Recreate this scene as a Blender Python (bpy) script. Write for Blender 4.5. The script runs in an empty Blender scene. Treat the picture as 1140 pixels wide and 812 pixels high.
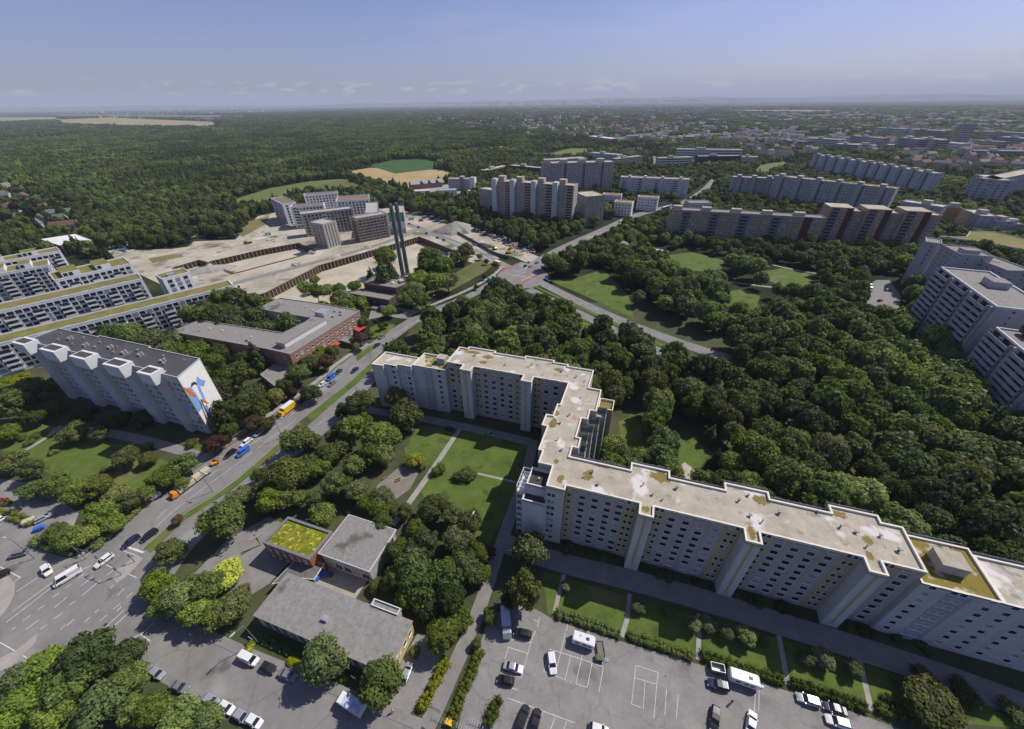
import bpy, bmesh, math, random
import numpy as np
from mathutils import Vector, Matrix
from mathutils.geometry import tessellate_polygon
R = math.radians
rnd = random.Random(7)
SC = bpy.context.scene
COL = SC.collection

# ------------------------------------------------------------------ camera
CAM_H = 110.0
FPX = 433.0                       # focal length in pixels of the 1140 px wide photograph
PITCH, ROLL = R(34.0), R(-0.72)
cr, sr = math.cos(ROLL), math.sin(ROLL)
cp, sp = math.cos(PITCH), math.sin(PITCH)
CM = Matrix(((1, 0, 0), (0, sp, -cp), (0, cp, sp))) @ Matrix(((cr, -sr, 0), (sr, cr, 0), (0, 0, 1)))
cam = bpy.data.objects.new('camera', bpy.data.cameras.new('camera'))
COL.objects.link(cam)
cam.data.sensor_width = 36.0
cam.data.lens = FPX / 1140 * 36
cam.data.clip_start = 1.0
cam.data.clip_end = 90000
cam.matrix_world = Matrix.Translation((0, 0, CAM_H)) @ CM.to_4x4()
SC.camera = cam

# ------------------------------------------------------------------ sky, sun, exposure
SUN_AZ, SUN_EL = R(62), R(50)     # azimuth clockwise from +Y
world = bpy.data.worlds.new('World')
SC.world = world
world.use_nodes = True
wn, wl = world.node_tree.nodes, world.node_tree.links
bg = wn['Background']
sky = wn.new('ShaderNodeTexSky')
sky.sky_type = 'NISHITA'
sky.sun_disc = False
sky.sun_elevation, sky.sun_rotation = SUN_EL, SUN_AZ
sky.altitude = 600
sky.air_density, sky.dust_density, sky.ozone_density = 1.0, 1.7, 3.5
tc = wn.new('ShaderNodeTexCoord')
sep = wn.new('ShaderNodeSeparateXYZ')
wl.new(tc.outputs['Generated'], sep.inputs[0])
def wmath(op, a, b=None, clamp=False):
    n = wn.new('ShaderNodeMath'); n.operation = op; n.use_clamp = clamp
    for k, v in enumerate((a, b)):
        if v is None: continue
        if isinstance(v, (int, float)): n.inputs[k].default_value = v
        else: wl.new(v, n.inputs[k])
    return n.outputs[0]
def wramp(src, lo, hi):
    n = wn.new('ShaderNodeMapRange'); n.clamp = True; n.interpolation_type = 'SMOOTHSTEP'
    wl.new(src, n.inputs[0]); n.inputs[1].default_value = lo; n.inputs[2].default_value = hi
    return n.outputs[0]
def wnoise(scale, vec, detail=5):
    m = wn.new('ShaderNodeMapping'); m.inputs['Scale'].default_value = scale
    wl.new(vec, m.inputs['Vector'])
    n = wn.new('ShaderNodeTexNoise'); n.inputs['Scale'].default_value = 1; n.inputs['Detail'].default_value = detail
    wl.new(m.outputs[0], n.inputs['Vector'])
    return n.outputs['Fac']
G3 = tc.outputs['Generated']
z = sep.outputs['Z']
puff = wramp(wnoise((26, 26, 95), G3, 6), 0.53, 0.63)                     # small cumulus low over the horizon
band = wmath('MULTIPLY', wramp(z, 0.010, 0.020), wmath('SUBTRACT', 1.0, wramp(z, 0.024, 0.044)))
veil = wmath('MULTIPLY', wramp(wnoise((2.2, 2.2, 16), G3, 7), 0.50, 0.85),
             wmath('MULTIPLY', wramp(z, 0.05, 0.14), 0.30))                # thin cirrus
cl = wmath('ADD', wmath('MULTIPLY', wmath('MULTIPLY', puff, band), 0.55), veil, True)
mixc = wn.new('ShaderNodeMix'); mixc.data_type = 'RGBA'
tint = wn.new('ShaderNodeMix'); tint.data_type = 'RGBA'; tint.blend_type = 'MULTIPLY'; tint.inputs[0].default_value = 1
wl.new(sky.outputs[0], tint.inputs[6]); tint.inputs[7].default_value = (0.97, 0.92, 1.22, 1)
wl.new(cl, mixc.inputs[0]); wl.new(tint.outputs[2], mixc.inputs[6])
mixc.inputs[7].default_value = (9.5, 9.0, 9.6, 1)
wl.new(mixc.outputs[2], bg.inputs['Color'])
bg.inputs['Strength'].default_value = 0.073
sun = bpy.data.objects.new('sun', bpy.data.lights.new('sun', 'SUN'))
COL.objects.link(sun)
sun.data.energy = 4.0
sun.data.angle = R(0.55)
sun.data.color = (1.0, 0.95, 0.86)
SDIR = Vector((math.sin(SUN_AZ) * math.cos(SUN_EL), math.cos(SUN_AZ) * math.cos(SUN_EL), math.sin(SUN_EL)))
sun.rotation_euler = SDIR.to_track_quat('Z', 'Y').to_euler()
sun.location = SDIR * 400
SC.view_settings.view_transform = 'Standard'
SC.view_settings.look = 'None'
SC.view_settings.gamma = 1
SC.view_settings.use_curve_mapping = False
SC.view_settings.exposure = 0.27
SC.render.engine = 'CYCLES'
SC.cycles.use_denoising = True
SC.cycles.max_bounces = 5
SC.cycles.diffuse_bounces = 2
SC.cycles.glossy_bounces = 2
SC.cycles.transmission_bounces = 2
SC.cycles.transparent_max_bounces = 6
SC.cycles.volume_bounces = 0

# ------------------------------------------------------------------ points of the place from the survey
def G(px, py, z=0.0):
    d = CM @ Vector(((px - 570) / FPX, -(py - 406) / FPX, -1))
    t = (z - CAM_H) / d.z
    return Vector((d.x * t, d.y * t, z))
def GX(pts, z=0.0):
    return [G(x, y, z) for x, y in pts]
def to_px(p):
    c = CM.transposed() @ (Vector(p) - Vector((0, 0, CAM_H)))
    return 570 + FPX * c.x / -c.z, 406 - FPX * c.y / -c.z

# ------------------------------------------------------------------ materials
MATS = {}
def mat(name, col, rough=0.8, var=0.15, scale=1.0, col2=None, det=4, metal=0.0, spec=0.3, bump=0.0, coords='world', spots=None, joints=0.0, cracks=0.0):
    """Principled material, the colour broken up by two noises of different size."""
    if name in MATS: return MATS[name]
    m = bpy.data.materials.new(name); m.use_nodes = True
    n, l = m.node_tree.nodes, m.node_tree.links
    b = n['Principled BSDF']
    b.inputs['Roughness'].default_value = rough
    b.inputs['Metallic'].default_value = metal
    b.inputs['Specular IOR Level'].default_value = spec
    if var <= 0 and col2 is None:
        b.inputs['Base Color'].default_value = (*col, 1)
    else:
        if coords == 'world':
            src = n.new('ShaderNodeNewGeometry').outputs['Position']
        else:
            src = n.new('ShaderNodeTexCoord').outputs['Object']
        t1 = n.new('ShaderNodeTexNoise'); t1.inputs['Scale'].default_value = scale; t1.inputs['Detail'].default_value = det
        t1.inputs['Roughness'].default_value = 0.65
        t2 = n.new('ShaderNodeTexNoise'); t2.inputs['Scale'].default_value = scale * 9; t2.inputs['Detail'].default_value = 3
        l.new(src, t1.inputs['Vector']); l.new(src, t2.inputs['Vector'])
        add = n.new('ShaderNodeMath'); add.operation = 'MULTIPLY_ADD'
        l.new(t2.outputs['Fac'], add.inputs[0]); add.inputs[1].default_value = 0.35; l.new(t1.outputs['Fac'], add.inputs[2])
        ramp = n.new('ShaderNodeValToRGB')
        c2 = col2 or tuple(min(1, c * (1 + var)) for c in col)
        c1 = col if col2 else tuple(c * (1 - var) for c in col)
        ramp.color_ramp.elements[0].position = 0.48; ramp.color_ramp.elements[0].color = (*c1, 1)
        ramp.color_ramp.elements[1].position = 0.90; ramp.color_ramp.elements[1].color = (*c2, 1)
        l.new(add.outputs[0], ramp.inputs[0])
        out = ramp.outputs[0]
        for spots in (spots if isinstance(spots, list) else [spots] if spots else []):
            t3 = n.new('ShaderNodeTexNoise'); t3.inputs['Scale'].default_value = spots[1]; t3.inputs['Detail'].default_value = 5
            l.new(src, t3.inputs['Vector'])
            mr = n.new('ShaderNodeMapRange'); mr.inputs[1].default_value = spots[2]; mr.inputs[2].default_value = spots[2] + 0.07
            l.new(t3.outputs['Fac'], mr.inputs[0])
            mx = n.new('ShaderNodeMix'); mx.data_type = 'RGBA'
            l.new(mr.outputs[0], mx.inputs[0]); l.new(out, mx.inputs[6]); mx.inputs[7].default_value = (*spots[0], 1)
            out = mx.outputs[2]
        if cracks:
            vo = n.new('ShaderNodeTexVoronoi'); vo.feature = 'DISTANCE_TO_EDGE'; vo.inputs['Scale'].default_value = cracks; ds = n.new('ShaderNodeVectorMath'); ds.operation = 'MULTIPLY_ADD'
            l.new(t1.outputs['Color'], ds.inputs[0]); ds.inputs[1].default_value = (6, 6, 0); l.new(src, ds.inputs[2]); l.new(ds.outputs[0], vo.inputs['Vector'])
            lt = n.new('ShaderNodeMapRange'); lt.inputs[1].default_value = 0.006; lt.inputs[2].default_value = 0.016; lt.inputs[3].default_value = 0.20; lt.inputs[4].default_value = 0; l.new(vo.outputs['Distance'], lt.inputs[0])
            mk = n.new('ShaderNodeMix'); mk.data_type = 'RGBA'; l.new(lt.outputs[0], mk.inputs[0]); l.new(out, mk.inputs[6]); mk.inputs[7].default_value = (0.06, 0.058, 0.055, 1); out = mk.outputs[2]
        if joints:                      # the joints between the wall panels of one storey and the next, with a little run-off staining
            sz_ = n.new('ShaderNodeSeparateXYZ'); l.new(src, sz_.inputs[0])
            dv = n.new('ShaderNodeMath'); dv.operation = 'MULTIPLY_ADD'; l.new(sz_.outputs['Z'], dv.inputs[0]); dv.inputs[1].default_value = 1 / joints; dv.inputs[2].default_value = 0.42
            fr = n.new('ShaderNodeMath'); fr.operation = 'FRACT'; l.new(dv.outputs[0], fr.inputs[0])
            ge = n.new('ShaderNodeMath'); ge.operation = 'GREATER_THAN'; l.new(fr.outputs[0], ge.inputs[0]); ge.inputs[1].default_value = 0.955
            mp_ = n.new('ShaderNodeMapping'); mp_.inputs['Scale'].default_value = (0.9, 0.9, 0.07); l.new(src, mp_.inputs['Vector'])
            ns = n.new('ShaderNodeTexNoise'); ns.inputs['Scale'].default_value = 1; ns.inputs['Detail'].default_value = 5; l.new(mp_.outputs[0], ns.inputs['Vector'])
            rs = n.new('ShaderNodeMapRange'); rs.inputs[1].default_value = 0.45; rs.inputs[2].default_value = 0.75; rs.inputs[3].default_value = 0; rs.inputs[4].default_value = 0.22; l.new(ns.outputs['Fac'], rs.inputs[0])
            ad = n.new('ShaderNodeMath'); ad.operation = 'MULTIPLY_ADD'; l.new(ge.outputs[0], ad.inputs[0]); ad.inputs[1].default_value = 0.30; l.new(rs.outputs[0], ad.inputs[2])
            mj = n.new('ShaderNodeMix'); mj.data_type = 'RGBA'; l.new(ad.outputs[0], mj.inputs[0]); l.new(out, mj.inputs[6]); mj.inputs[7].default_value = (*(c * 0.35 for c in col), 1); out = mj.outputs[2]
        l.new(out, b.inputs['Base Color'])
        if bump:
            bp = n.new('ShaderNodeBump'); bp.inputs['Strength'].default_value = bump; bp.inputs['Distance'].default_value = 0.3
            l.new(add.outputs[0], bp.inputs['Height']); l.new(bp.outputs[0], b.inputs['Normal'])
    MATS[name] = m
    return m

def foliage(name, c1, c2, hue=0.022, trans=0.42):
    m = bpy.data.materials.new(name); m.use_nodes = True
    n, l = m.node_tree.nodes, m.node_tree.links
    b = n['Principled BSDF']; out = n['Material Output']
    oi = n.new('ShaderNodeObjectInfo')
    at = n.new('ShaderNodeAttribute'); at.attribute_name = 'tone'
    mx = n.new('ShaderNodeMix'); mx.data_type = 'RGBA'
    mx.inputs[6].default_value = (*c1, 1); mx.inputs[7].default_value = (*c2, 1)
    l.new(at.outputs['Fac'], mx.inputs[0])
    hs = n.new('ShaderNodeHueSaturation')
    def rng(lo, hi, mult):
        a = n.new('ShaderNodeMath'); a.operation = 'MULTIPLY'; l.new(oi.outputs['Random'], a.inputs[0]); a.inputs[1].default_value = mult
        f = n.new('ShaderNodeMath'); f.operation = 'FRACT'; l.new(a.outputs[0], f.inputs[0])
        r = n.new('ShaderNodeMapRange'); r.inputs[3].default_value = lo; r.inputs[4].default_value = hi
        l.new(f.outputs[0], r.inputs[0]); return r.outputs[0]
    l.new(rng(0.5 - hue * .55, 0.5 + hue * .6, 1.0), hs.inputs['Hue'])
    l.new(rng(0.80, 1.08, 7.3), hs.inputs['Saturation'])
    st = n.new('ShaderNodeTexNoise'); st.inputs['Scale'].default_value = 0.011; st.inputs['Detail'].default_value = 3; l.new(oi.outputs['Location'], st.inputs['Vector'])
    sv = n.new('ShaderNodeMapRange'); sv.inputs[1].default_value = 0.35; sv.inputs[2].default_value = 0.65; sv.inputs[3].default_value = 0.62; sv.inputs[4].default_value = 1.38; l.new(st.outputs['Fac'], sv.inputs[0])
    vm = n.new('ShaderNodeMath'); vm.operation = 'MULTIPLY'; l.new(rng(0.66, 1.36, 13.7), vm.inputs[0]); l.new(sv.outputs[0], vm.inputs[1])
    l.new(vm.outputs[0], hs.inputs['Value'])
    l.new(mx.outputs[2], hs.inputs['Color'])
    l.new(hs.outputs[0], b.inputs['Base Color'])
    b.inputs['Roughness'].default_value = 0.65; b.inputs['Specular IOR Level'].default_value = 0.25
    tr = n.new('ShaderNodeBsdfTranslucent'); l.new(hs.outputs[0], tr.inputs['Color'])
    ms = n.new('ShaderNodeMixShader'); ms.inputs[0].default_value = trans
    l.new(b.outputs[0], ms.inputs[1]); l.new(tr.outputs[0], ms.inputs[2]); l.new(ms.outputs[0], out.inputs['Surface'])
    MATS[name] = m
    return m

FOL = {
    'green': foliage('leaf_green', (0.087, 0.133, 0.023), (0.218, 0.264, 0.042)),
    'dark': foliage('leaf_dark', (0.057, 0.097, 0.023), (0.145, 0.190, 0.037)),
    'olive': foliage('leaf_olive', (0.110, 0.133, 0.032), (0.226, 0.246, 0.062)),
    'bright': foliage('leaf_bright', (0.180, 0.231, 0.019), (0.437, 0.433, 0.034)),
    'lime': foliage('leaf_lime', (0.207, 0.252, 0.012), (0.427, 0.456, 0.022), 0.008),
    'purple': foliage('leaf_purple', (0.080, 0.041, 0.026), (0.180, 0.088, 0.050), 0.01),
    'grey': foliage('leaf_grey', (0.156, 0.190, 0.068), (0.320, 0.351, 0.125)),
    'spruce': foliage('leaf_spruce', (0.044, 0.074, 0.024), (0.109, 0.150, 0.042)),
    'wood': foliage('leaf_wood', (0.065, 0.104, 0.023), (0.180, 0.226, 0.042), 0.025),
}
BARK = mat('bark', (0.06, 0.048, 0.036), 0.9, 0.3, 3, coords='object')

# ------------------------------------------------------------------ mesh building
class MB:
    """collects faces; build() links them as one mesh object"""
    def __init__(s): s.v = []; s.f = []; s.m = []
    def face(s, pts, m=0):
        k = len(s.v); s.v += [tuple(p) for p in pts]; s.f.append(tuple(range(k, k + len(pts)))); s.m.append(m); return s
    def prism(s, poly, z0, z1, m=0, top=True, bot=False, mt=None):
        n = len(poly); k = len(s.v)
        s.v += [(p[0], p[1], z0) for p in poly] + [(p[0], p[1], z1) for p in poly]
        for i in range(n):
            j = (i + 1) % n
            s.f.append((k + i, k + j, k + n + j, k + n + i)); s.m.append(m)
        if top: s.f.append(tuple(k + n + i for i in range(n))); s.m.append(m if mt is None else mt)
        if bot: s.f.append(tuple(k + n - 1 - i for i in range(n))); s.m.append(m)
        return s
    def box(s, c, d, ang=0.0, m=0):
        """c: centre of the base, d: size"""
        ca, sa = math.cos(ang), math.sin(ang); x, y = d[0] / 2, d[1] / 2
        pts = [(c[0] + a * ca - b * sa, c[1] + a * sa + b * ca) for a, b in ((-x, -y), (x, -y), (x, y), (-x, y))]
        return s.prism(pts, c[2], c[2] + d[2], m, True, True)
    def tube(s, p, q, r0, r1=None, n=8, m=0, caps=True):
        p, q = Vector(p), Vector(q); r1 = r0 if r1 is None else r1
        d = (q - p).normalized(); a = d.orthogonal().normalized(); b = d.cross(a)
        k = len(s.v)
        for c, r in ((p, r0), (q, r1)):
            for i in range(n):
                t = 2 * math.pi * i / n
                s.v.append(tuple(c + a * (r * math.cos(t)) + b * (r * math.sin(t))))
        for i in range(n):
            j = (i + 1) % n; s.f.append((k + i, k + j, k + n + j, k + n + i)); s.m.append(m)
        if caps:
            s.f.append(tuple(k + n - 1 - i for i in range(n))); s.m.append(m)
            s.f.append(tuple(k + n + i for i in range(n))); s.m.append(m)
        return s
    def ring(s, poly, d, z0, z1, m=0):
        """a wall of thickness d standing just inside the outline poly"""
        q = inset(poly, d); n = len(poly); k = len(s.v)
        for P, zz in ((poly, z0), (poly, z1), (q, z1), (q, z0)): s.v += [(p[0], p[1], zz) for p in P]
        for i in range(n):
            j = (i + 1) % n
            for a in range(4):
                b = (a + 1) % 4
                s.f.append((k + a * n + i, k + a * n + j, k + b * n + j, k + b * n + i)); s.m.append(m)
        return s
    def mesh(s, name, mats):
        me = bpy.data.meshes.new(name)
        me.from_pydata(s.v, [], s.f)
        for mm in (mats if isinstance(mats, (list, tuple)) else [mats]): me.materials.append(mm)
        if any(s.m): me.polygons.foreach_set('material_index', s.m)
        me.update(); return me
    def build(s, name, mats, parent=None):
        if parent is not None and parent.get('off') is not None:
            o = parent['off']; s.v = [(v[0] - o[0], v[1] - o[1], v[2] - o[2]) for v in s.v]
        return link(name, s.mesh(name, mats), parent)
def link(name, me, parent=None):
    o = bpy.data.objects.new(name, me); COL.objects.link(o); o.parent = parent
    if parent is not None and parent.get('off') is not None: o['off'] = parent['off']
    return o
def inset(poly, d):
    n = len(poly); out = []
    P = [Vector((p[0], p[1])) for p in poly]
    for i in range(n):
        a, b, c = P[i - 1], P[i], P[(i + 1) % n]
        e, f = (b - a).normalized(), (c - b).normalized()
        n1, n2 = Vector((-e.y, e.x)), Vector((-f.y, f.x))
        k = 1 + n1.dot(n2)
        out.append(b + (n1 + n2) * (d / k) if k > 0.05 else b + n1 * d)
    return out
def thing(name, label, cat, loc=(0, 0, 0), group=None, rot=0.0, off=False):
    o = bpy.data.objects.new(name, None); COL.objects.link(o)
    o.location = loc; o.rotation_euler = (0, 0, rot); o.empty_display_size = 0.5
    o['label'] = label; o['category'] = cat
    if group: o['group'] = group
    if off: o['off'] = list(loc)
    return o
def tag(o, label, cat, group=None):
    o['label'] = label; o['category'] = cat
    if group: o['group'] = group
    return o
def structure(o): o['kind'] = 'structure'; return o
def copy_tree(o, parent=None):
    c = o.copy(); COL.objects.link(c); c.parent = parent
    for ch in o.children: copy_tree(ch, c)
    return c
def clean_offsets():
    for o in SC.objects:
        if 'off' in o: del o['off']
def pip(x, y, poly):
    c = False; n = len(poly); j = n - 1
    for i in range(n):
        xi, yi, xj, yj = poly[i][0], poly[i][1], poly[j][0], poly[j][1]
        if (yi > y) != (yj > y) and x < (xj - xi) * (y - yi) / (yj - yi) + xi: c = not c
        j = i
    return c
KEEP_OUT = []          # footprints no tree may stand in: (polygon, buffer)
def grow(poly, d):
    cx = sum(p[0] for p in poly) / len(poly); cy = sum(p[1] for p in poly) / len(poly)
    out = []
    for p in poly:
        v = Vector((p[0] - cx, p[1] - cy)); L = max(v.length, 1e-6)
        out.append((cx + v.x * (1 + d / L), cy + v.y * (1 + d / L)))
    return out
def ccw(poly):
    a = sum(poly[i - 1][0] * poly[i][1] - poly[i][0] * poly[i - 1][1] for i in range(len(poly)))
    return poly if a > 0 else list(reversed(poly))

# ------------------------------------------------------------------ ground, water, hills
ASPH = mat('asphalt', (0.165, 0.158, 0.150), 0.9, 0, 0.10, col2=(0.24, 0.23, 0.218), spots=[((0.27, 0.26, 0.245), 0.045, 0.59), ((0.115, 0.11, 0.105), 0.12, 0.66)], cracks=0.07)
ASPH2 = mat('asphalt_worn', (0.185, 0.176, 0.166), 0.9, 0, 0.16, det=9, col2=(0.27, 0.258, 0.243), spots=[((0.15, 0.143, 0.135), 0.09, 0.60), ((0.105, 0.10, 0.096), 0.45, 0.68), ((0.30, 0.28, 0.26), 0.06, 0.63)], cracks=0.10)
PAVE = mat('paving', (0.26, 0.24, 0.215), 0.9, 0, 0.3, col2=(0.36, 0.335, 0.30))
PAVE_D = mat('paving_dark', (0.175, 0.165, 0.155), 0.9, 0, 0.3, det=8, col2=(0.25, 0.24, 0.225))
GRASS = mat('grass', (0.060, 0.098, 0.016), 0.95, 0, 0.18, col2=(0.112, 0.155, 0.028), det=8, spots=[((0.135, 0.135, 0.045), 0.06, 0.58), ((0.055, 0.08, 0.016), 0.16, 0.60), ((0.17, 0.15, 0.07), 0.25, 0.69)], bump=0.3)
MEADOW = mat('meadow', (0.075, 0.088, 0.026), 0.95, 0, 0.05, col2=(0.15, 0.145, 0.055), bump=0.3)
DRY = mat('dry_grass', (0.13, 0.12, 0.045), 0.95, 0, 0.03, col2=(0.22, 0.185, 0.08))
SAND = mat('gravel_sand', (0.27, 0.235, 0.18), 0.95, 0, 0.03, det=9, col2=(0.50, 0.45, 0.36), spots=[((0.15, 0.14, 0.075), 0.028, 0.57), ((0.20, 0.18, 0.15), 0.09, 0.60), ((0.52, 0.49, 0.43), 0.05, 0.64)], bump=0.3)
SANDPIT = mat('pit_sand', (0.33, 0.285, 0.21), 0.95, 0, 0.05, det=9, col2=(0.52, 0.465, 0.365), bump=0.3)
WHEAT = mat('stubble', (0.30, 0.215, 0.095), 0.95, 0, 0.012, col2=(0.42, 0.31, 0.15))
CROP = mat('maize', (0.030, 0.075, 0.020), 0.95, 0, 0.02, col2=(0.045, 0.10, 0.026))
FIELD = mat('pale_field', (0.22, 0.19, 0.085), 0.95, 0, 0.006, col2=(0.34, 0.30, 0.15))
FIELDG = mat('green_field', (0.085, 0.125, 0.028), 0.95, 0, 0.008, col2=(0.13, 0.17, 0.045))
WHITE = mat('road_paint', (0.68, 0.68, 0.66), 0.8, 0, 1.2, col2=(0.42, 0.42, 0.40))
REDP = mat('red_paint', (0.34, 0.10, 0.078), 0.85, 0.12, 0.8)
SOIL = mat('soil', (0.030, 0.034, 0.016), 0.95, 0, 0.05, col2=(0.058, 0.056, 0.028), bump=0.3)
KERB = mat('kerb_stone', (0.30, 0.29, 0.27), 0.9, 0.15, 2)

def far_ground():
    m = bpy.data.materials.new('far_ground'); m.use_nodes = True
    n, l = m.node_tree.nodes, m.node_tree.links; b = n['Principled BSDF']
    b.inputs['Roughness'].default_value = 0.95; b.inputs['Specular IOR Level'].default_value = 0.1
    pos = n.new('ShaderNodeNewGeometry').outputs['Position']
    def noise(sc, det=5):
        t = n.new('ShaderNodeTexNoise'); t.inputs['Scale'].default_value = sc; t.inputs['Detail'].default_value = det
        l.new(pos, t.inputs['Vector']); return t.outputs['Fac']
    def rng(src, lo, hi):
        r = n.new('ShaderNodeMapRange'); r.inputs[1].default_value = lo; r.inputs[2].default_value = hi; l.new(src, r.inputs[0]); return r.outputs[0]
    def mix(f, a, c):
        x = n.new('ShaderNodeMix'); x.data_type = 'RGBA'; l.new(f, x.inputs[0])
        for k, v in ((6, a), (7, c)):
            if isinstance(v, tuple): x.inputs[k].default_value = (*v, 1)
            else: l.new(v, x.inputs[k])
        return x.outputs[2]
    wood = mix(rng(noise(0.05, 6), 0.35, 0.7), (0.016, 0.024, 0.011), (0.040, 0.050, 0.022))
    vo = n.new('ShaderNodeTexVoronoi'); vo.inputs['Scale'].default_value = 0.0011; l.new(pos, vo.inputs['Vector'])
    sepc = n.new('ShaderNodeSeparateColor'); l.new(vo.outputs['Color'], sepc.inputs[0])
    fieldc = mix(sepc.outputs[1], (0.20, 0.18, 0.08), (0.07, 0.10, 0.03))
    f = n.new('ShaderNodeMath'); f.operation = 'MULTIPLY'
    l.new(rng(noise(0.00028, 3), 0.56, 0.58), f.inputs[0]); l.new(rng(sepc.outputs[0], 0.45, 0.5), f.inputs[1])
    l.new(mix(f.outputs[0], wood, fieldc), b.inputs['Base Color'])
    return m
FARG = far_ground()

def sheet(name, pts, z, m, struct=True):
    """flat polygon (world points) triangulated, at height z"""
    P = [Vector((p[0], p[1], z)) for p in pts]
    mb = MB(); tri = tessellate_polygon([P])
    mb.v = [tuple(p) for p in P]
    for t in tri:
        a, b, c = (P[i] for i in t)
        mb.f.append(tuple(t) if (b - a).cross(c - a).z > 0 else tuple(reversed(t))); mb.m.append(0)
    o = mb.build(name, m)
    return structure(o) if struct else o
def smooth(pts, n=3):
    """corner cutting for a polyline"""
    for _ in range(n):
        out = [pts[0]]
        for a, b in zip(pts, pts[1:]):
            out += [a * 0.75 + b * 0.25, a * 0.25 + b * 0.75]
        pts = out + [pts[-1]]
    return pts
def ribbon_poly(line, w):
    L, Rr = [], []
    for i, p in enumerate(line):
        d = (line[min(i + 1, len(line) - 1)] - line[max(i - 1, 0)]).to_2d().normalized()
        nn = Vector((-d.y, d.x, 0)) * (w / 2)
        L.append(p + nn); Rr.append(p - nn)
    return Rr + L[::-1]
def strip(name, px, w, z, m, sm=2, keep=0.0):
    line = smooth(GX(px), sm) if sm else GX(px)
    poly = ribbon_poly(line, w)
    mb = MB(); n = len(line)
    for i in range(n - 1):
        a, b, c, d = poly[i], poly[i + 1], poly[2 * n - 2 - i], poly[2 * n - 1 - i]
        mb.face([(p.x, p.y, z) for p in (a, b, c, d)])
        if keep is not None: KEEP_OUT.append(([(p.x, p.y) for p in ribbon_poly([line[i], line[i + 1]], w + 2 * keep)], 0))
    o = mb.build(name, m); structure(o)
    return o, line
def area(name, px, z, m, keep=True, buf=0.0):
    P = GX(px)
    if keep: KEEP_OUT.append((grow([(p.x, p.y) for p in P], buf) if buf else [(p.x, p.y) for p in P], 0))
    return sheet(name, P, z, m)

# excavation pits are holes in the ground sheet
PIT_A = ccw([(p.x, p.y) for p in GX([(262, 336), (295, 327), (356, 296), (440, 272), (467, 264), (507, 280), (486, 294), (440, 316), (400, 334), (330, 345)])])
PIT_B = ccw([(p.x, p.y) for p in GX([(233, 292), (290, 279), (333, 271), (352, 280), (330, 287), (258, 306)])])
PIT_C = ccw([(p.x, p.y) for p in GX([(192, 299), (222, 290), (233, 293), (222, 306), (205, 306)])])
BIG = 42000
outer = [Vector((x, y, 0)) for x, y in ((-BIG, -600), (BIG, -600), (BIG, BIG), (-BIG, BIG))]
loops = [outer] + [[Vector((x, y, 0)) for x, y in reversed(p)] for p in (PIT_A, PIT_B, PIT_C)]
flat = [p for lp in loops for p in lp]
mb = MB(); mb.v = [tuple(p) for p in flat]
for t in tessellate_polygon(loops):
    a, b, c = (flat[i] for i in t)
    mb.f.append(tuple(t) if (b - a).cross(c - a).z > 0 else tuple(reversed(t))); mb.m.append(0)
structure(mb.build('ground', FARG))

# far relief: a low wooded ridge and the pale mountain chain behind it
def ridge(name, dist, x0, x1, n, hfun, m, depth):
    mb = MB()
    rows = []
    for j, (dd, k) in enumerate(((-depth, 0.0), (-depth * 0.45, 0.55), (0, 1.0), (depth, 0.0))):
        rows.append([(x0 + (x1 - x0) * i / n, dist + dd * (0.8 + 0.4 * math.sin(i * 1.7 + j)), hfun(i / n) * k * (1 + (0.25 * math.sin(i * 2.9 + j * 2) if 0 < k < 1 else 0)) - (2 if k == 0 else 0)) for i in range(n + 1)])
    for a, b in zip(rows, rows[1:]):
        for i in range(n): mb.face([a[i], a[i + 1], b[i + 1], b[i]])
    return structure(mb.build(name, m))
rr = random.Random(3)
def fract_line(seed, n=9):
    q = random.Random(seed); ph = [(q.random() * 7, 2 ** k, 0.62 ** k) for k in range(n)]
    return lambda t: sum(a * math.sin(f * 6.3 * t + p * (1 + f)) for p, f, a in ph)
f1, f2 = fract_line(5, 8), fract_line(11, 10)
ridge('hills', 15000, -40000, 40000, 160, lambda t: max(4, 14 + 16 * f1(t)), mat('hill_wood', (0.016, 0.022, 0.012), 0.95, 0.3, 0.002), 2500)
def mh(t):
    w = 0.35 + 0.65 * max(0, math.sin((t - 0.36) * 5.2)) if t > 0.33 else 0.30 + 0.3 * t
    return max(60, (215 + 92 * f2(t) + 40 * abs(f1(t * 3.1))) * w)
ridge('mountains', 21000, -42000, 42000, 420, mh, mat('rock', (0.13, 0.13, 0.12), 0.95, 0.3, 0.001), 4200)

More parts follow.
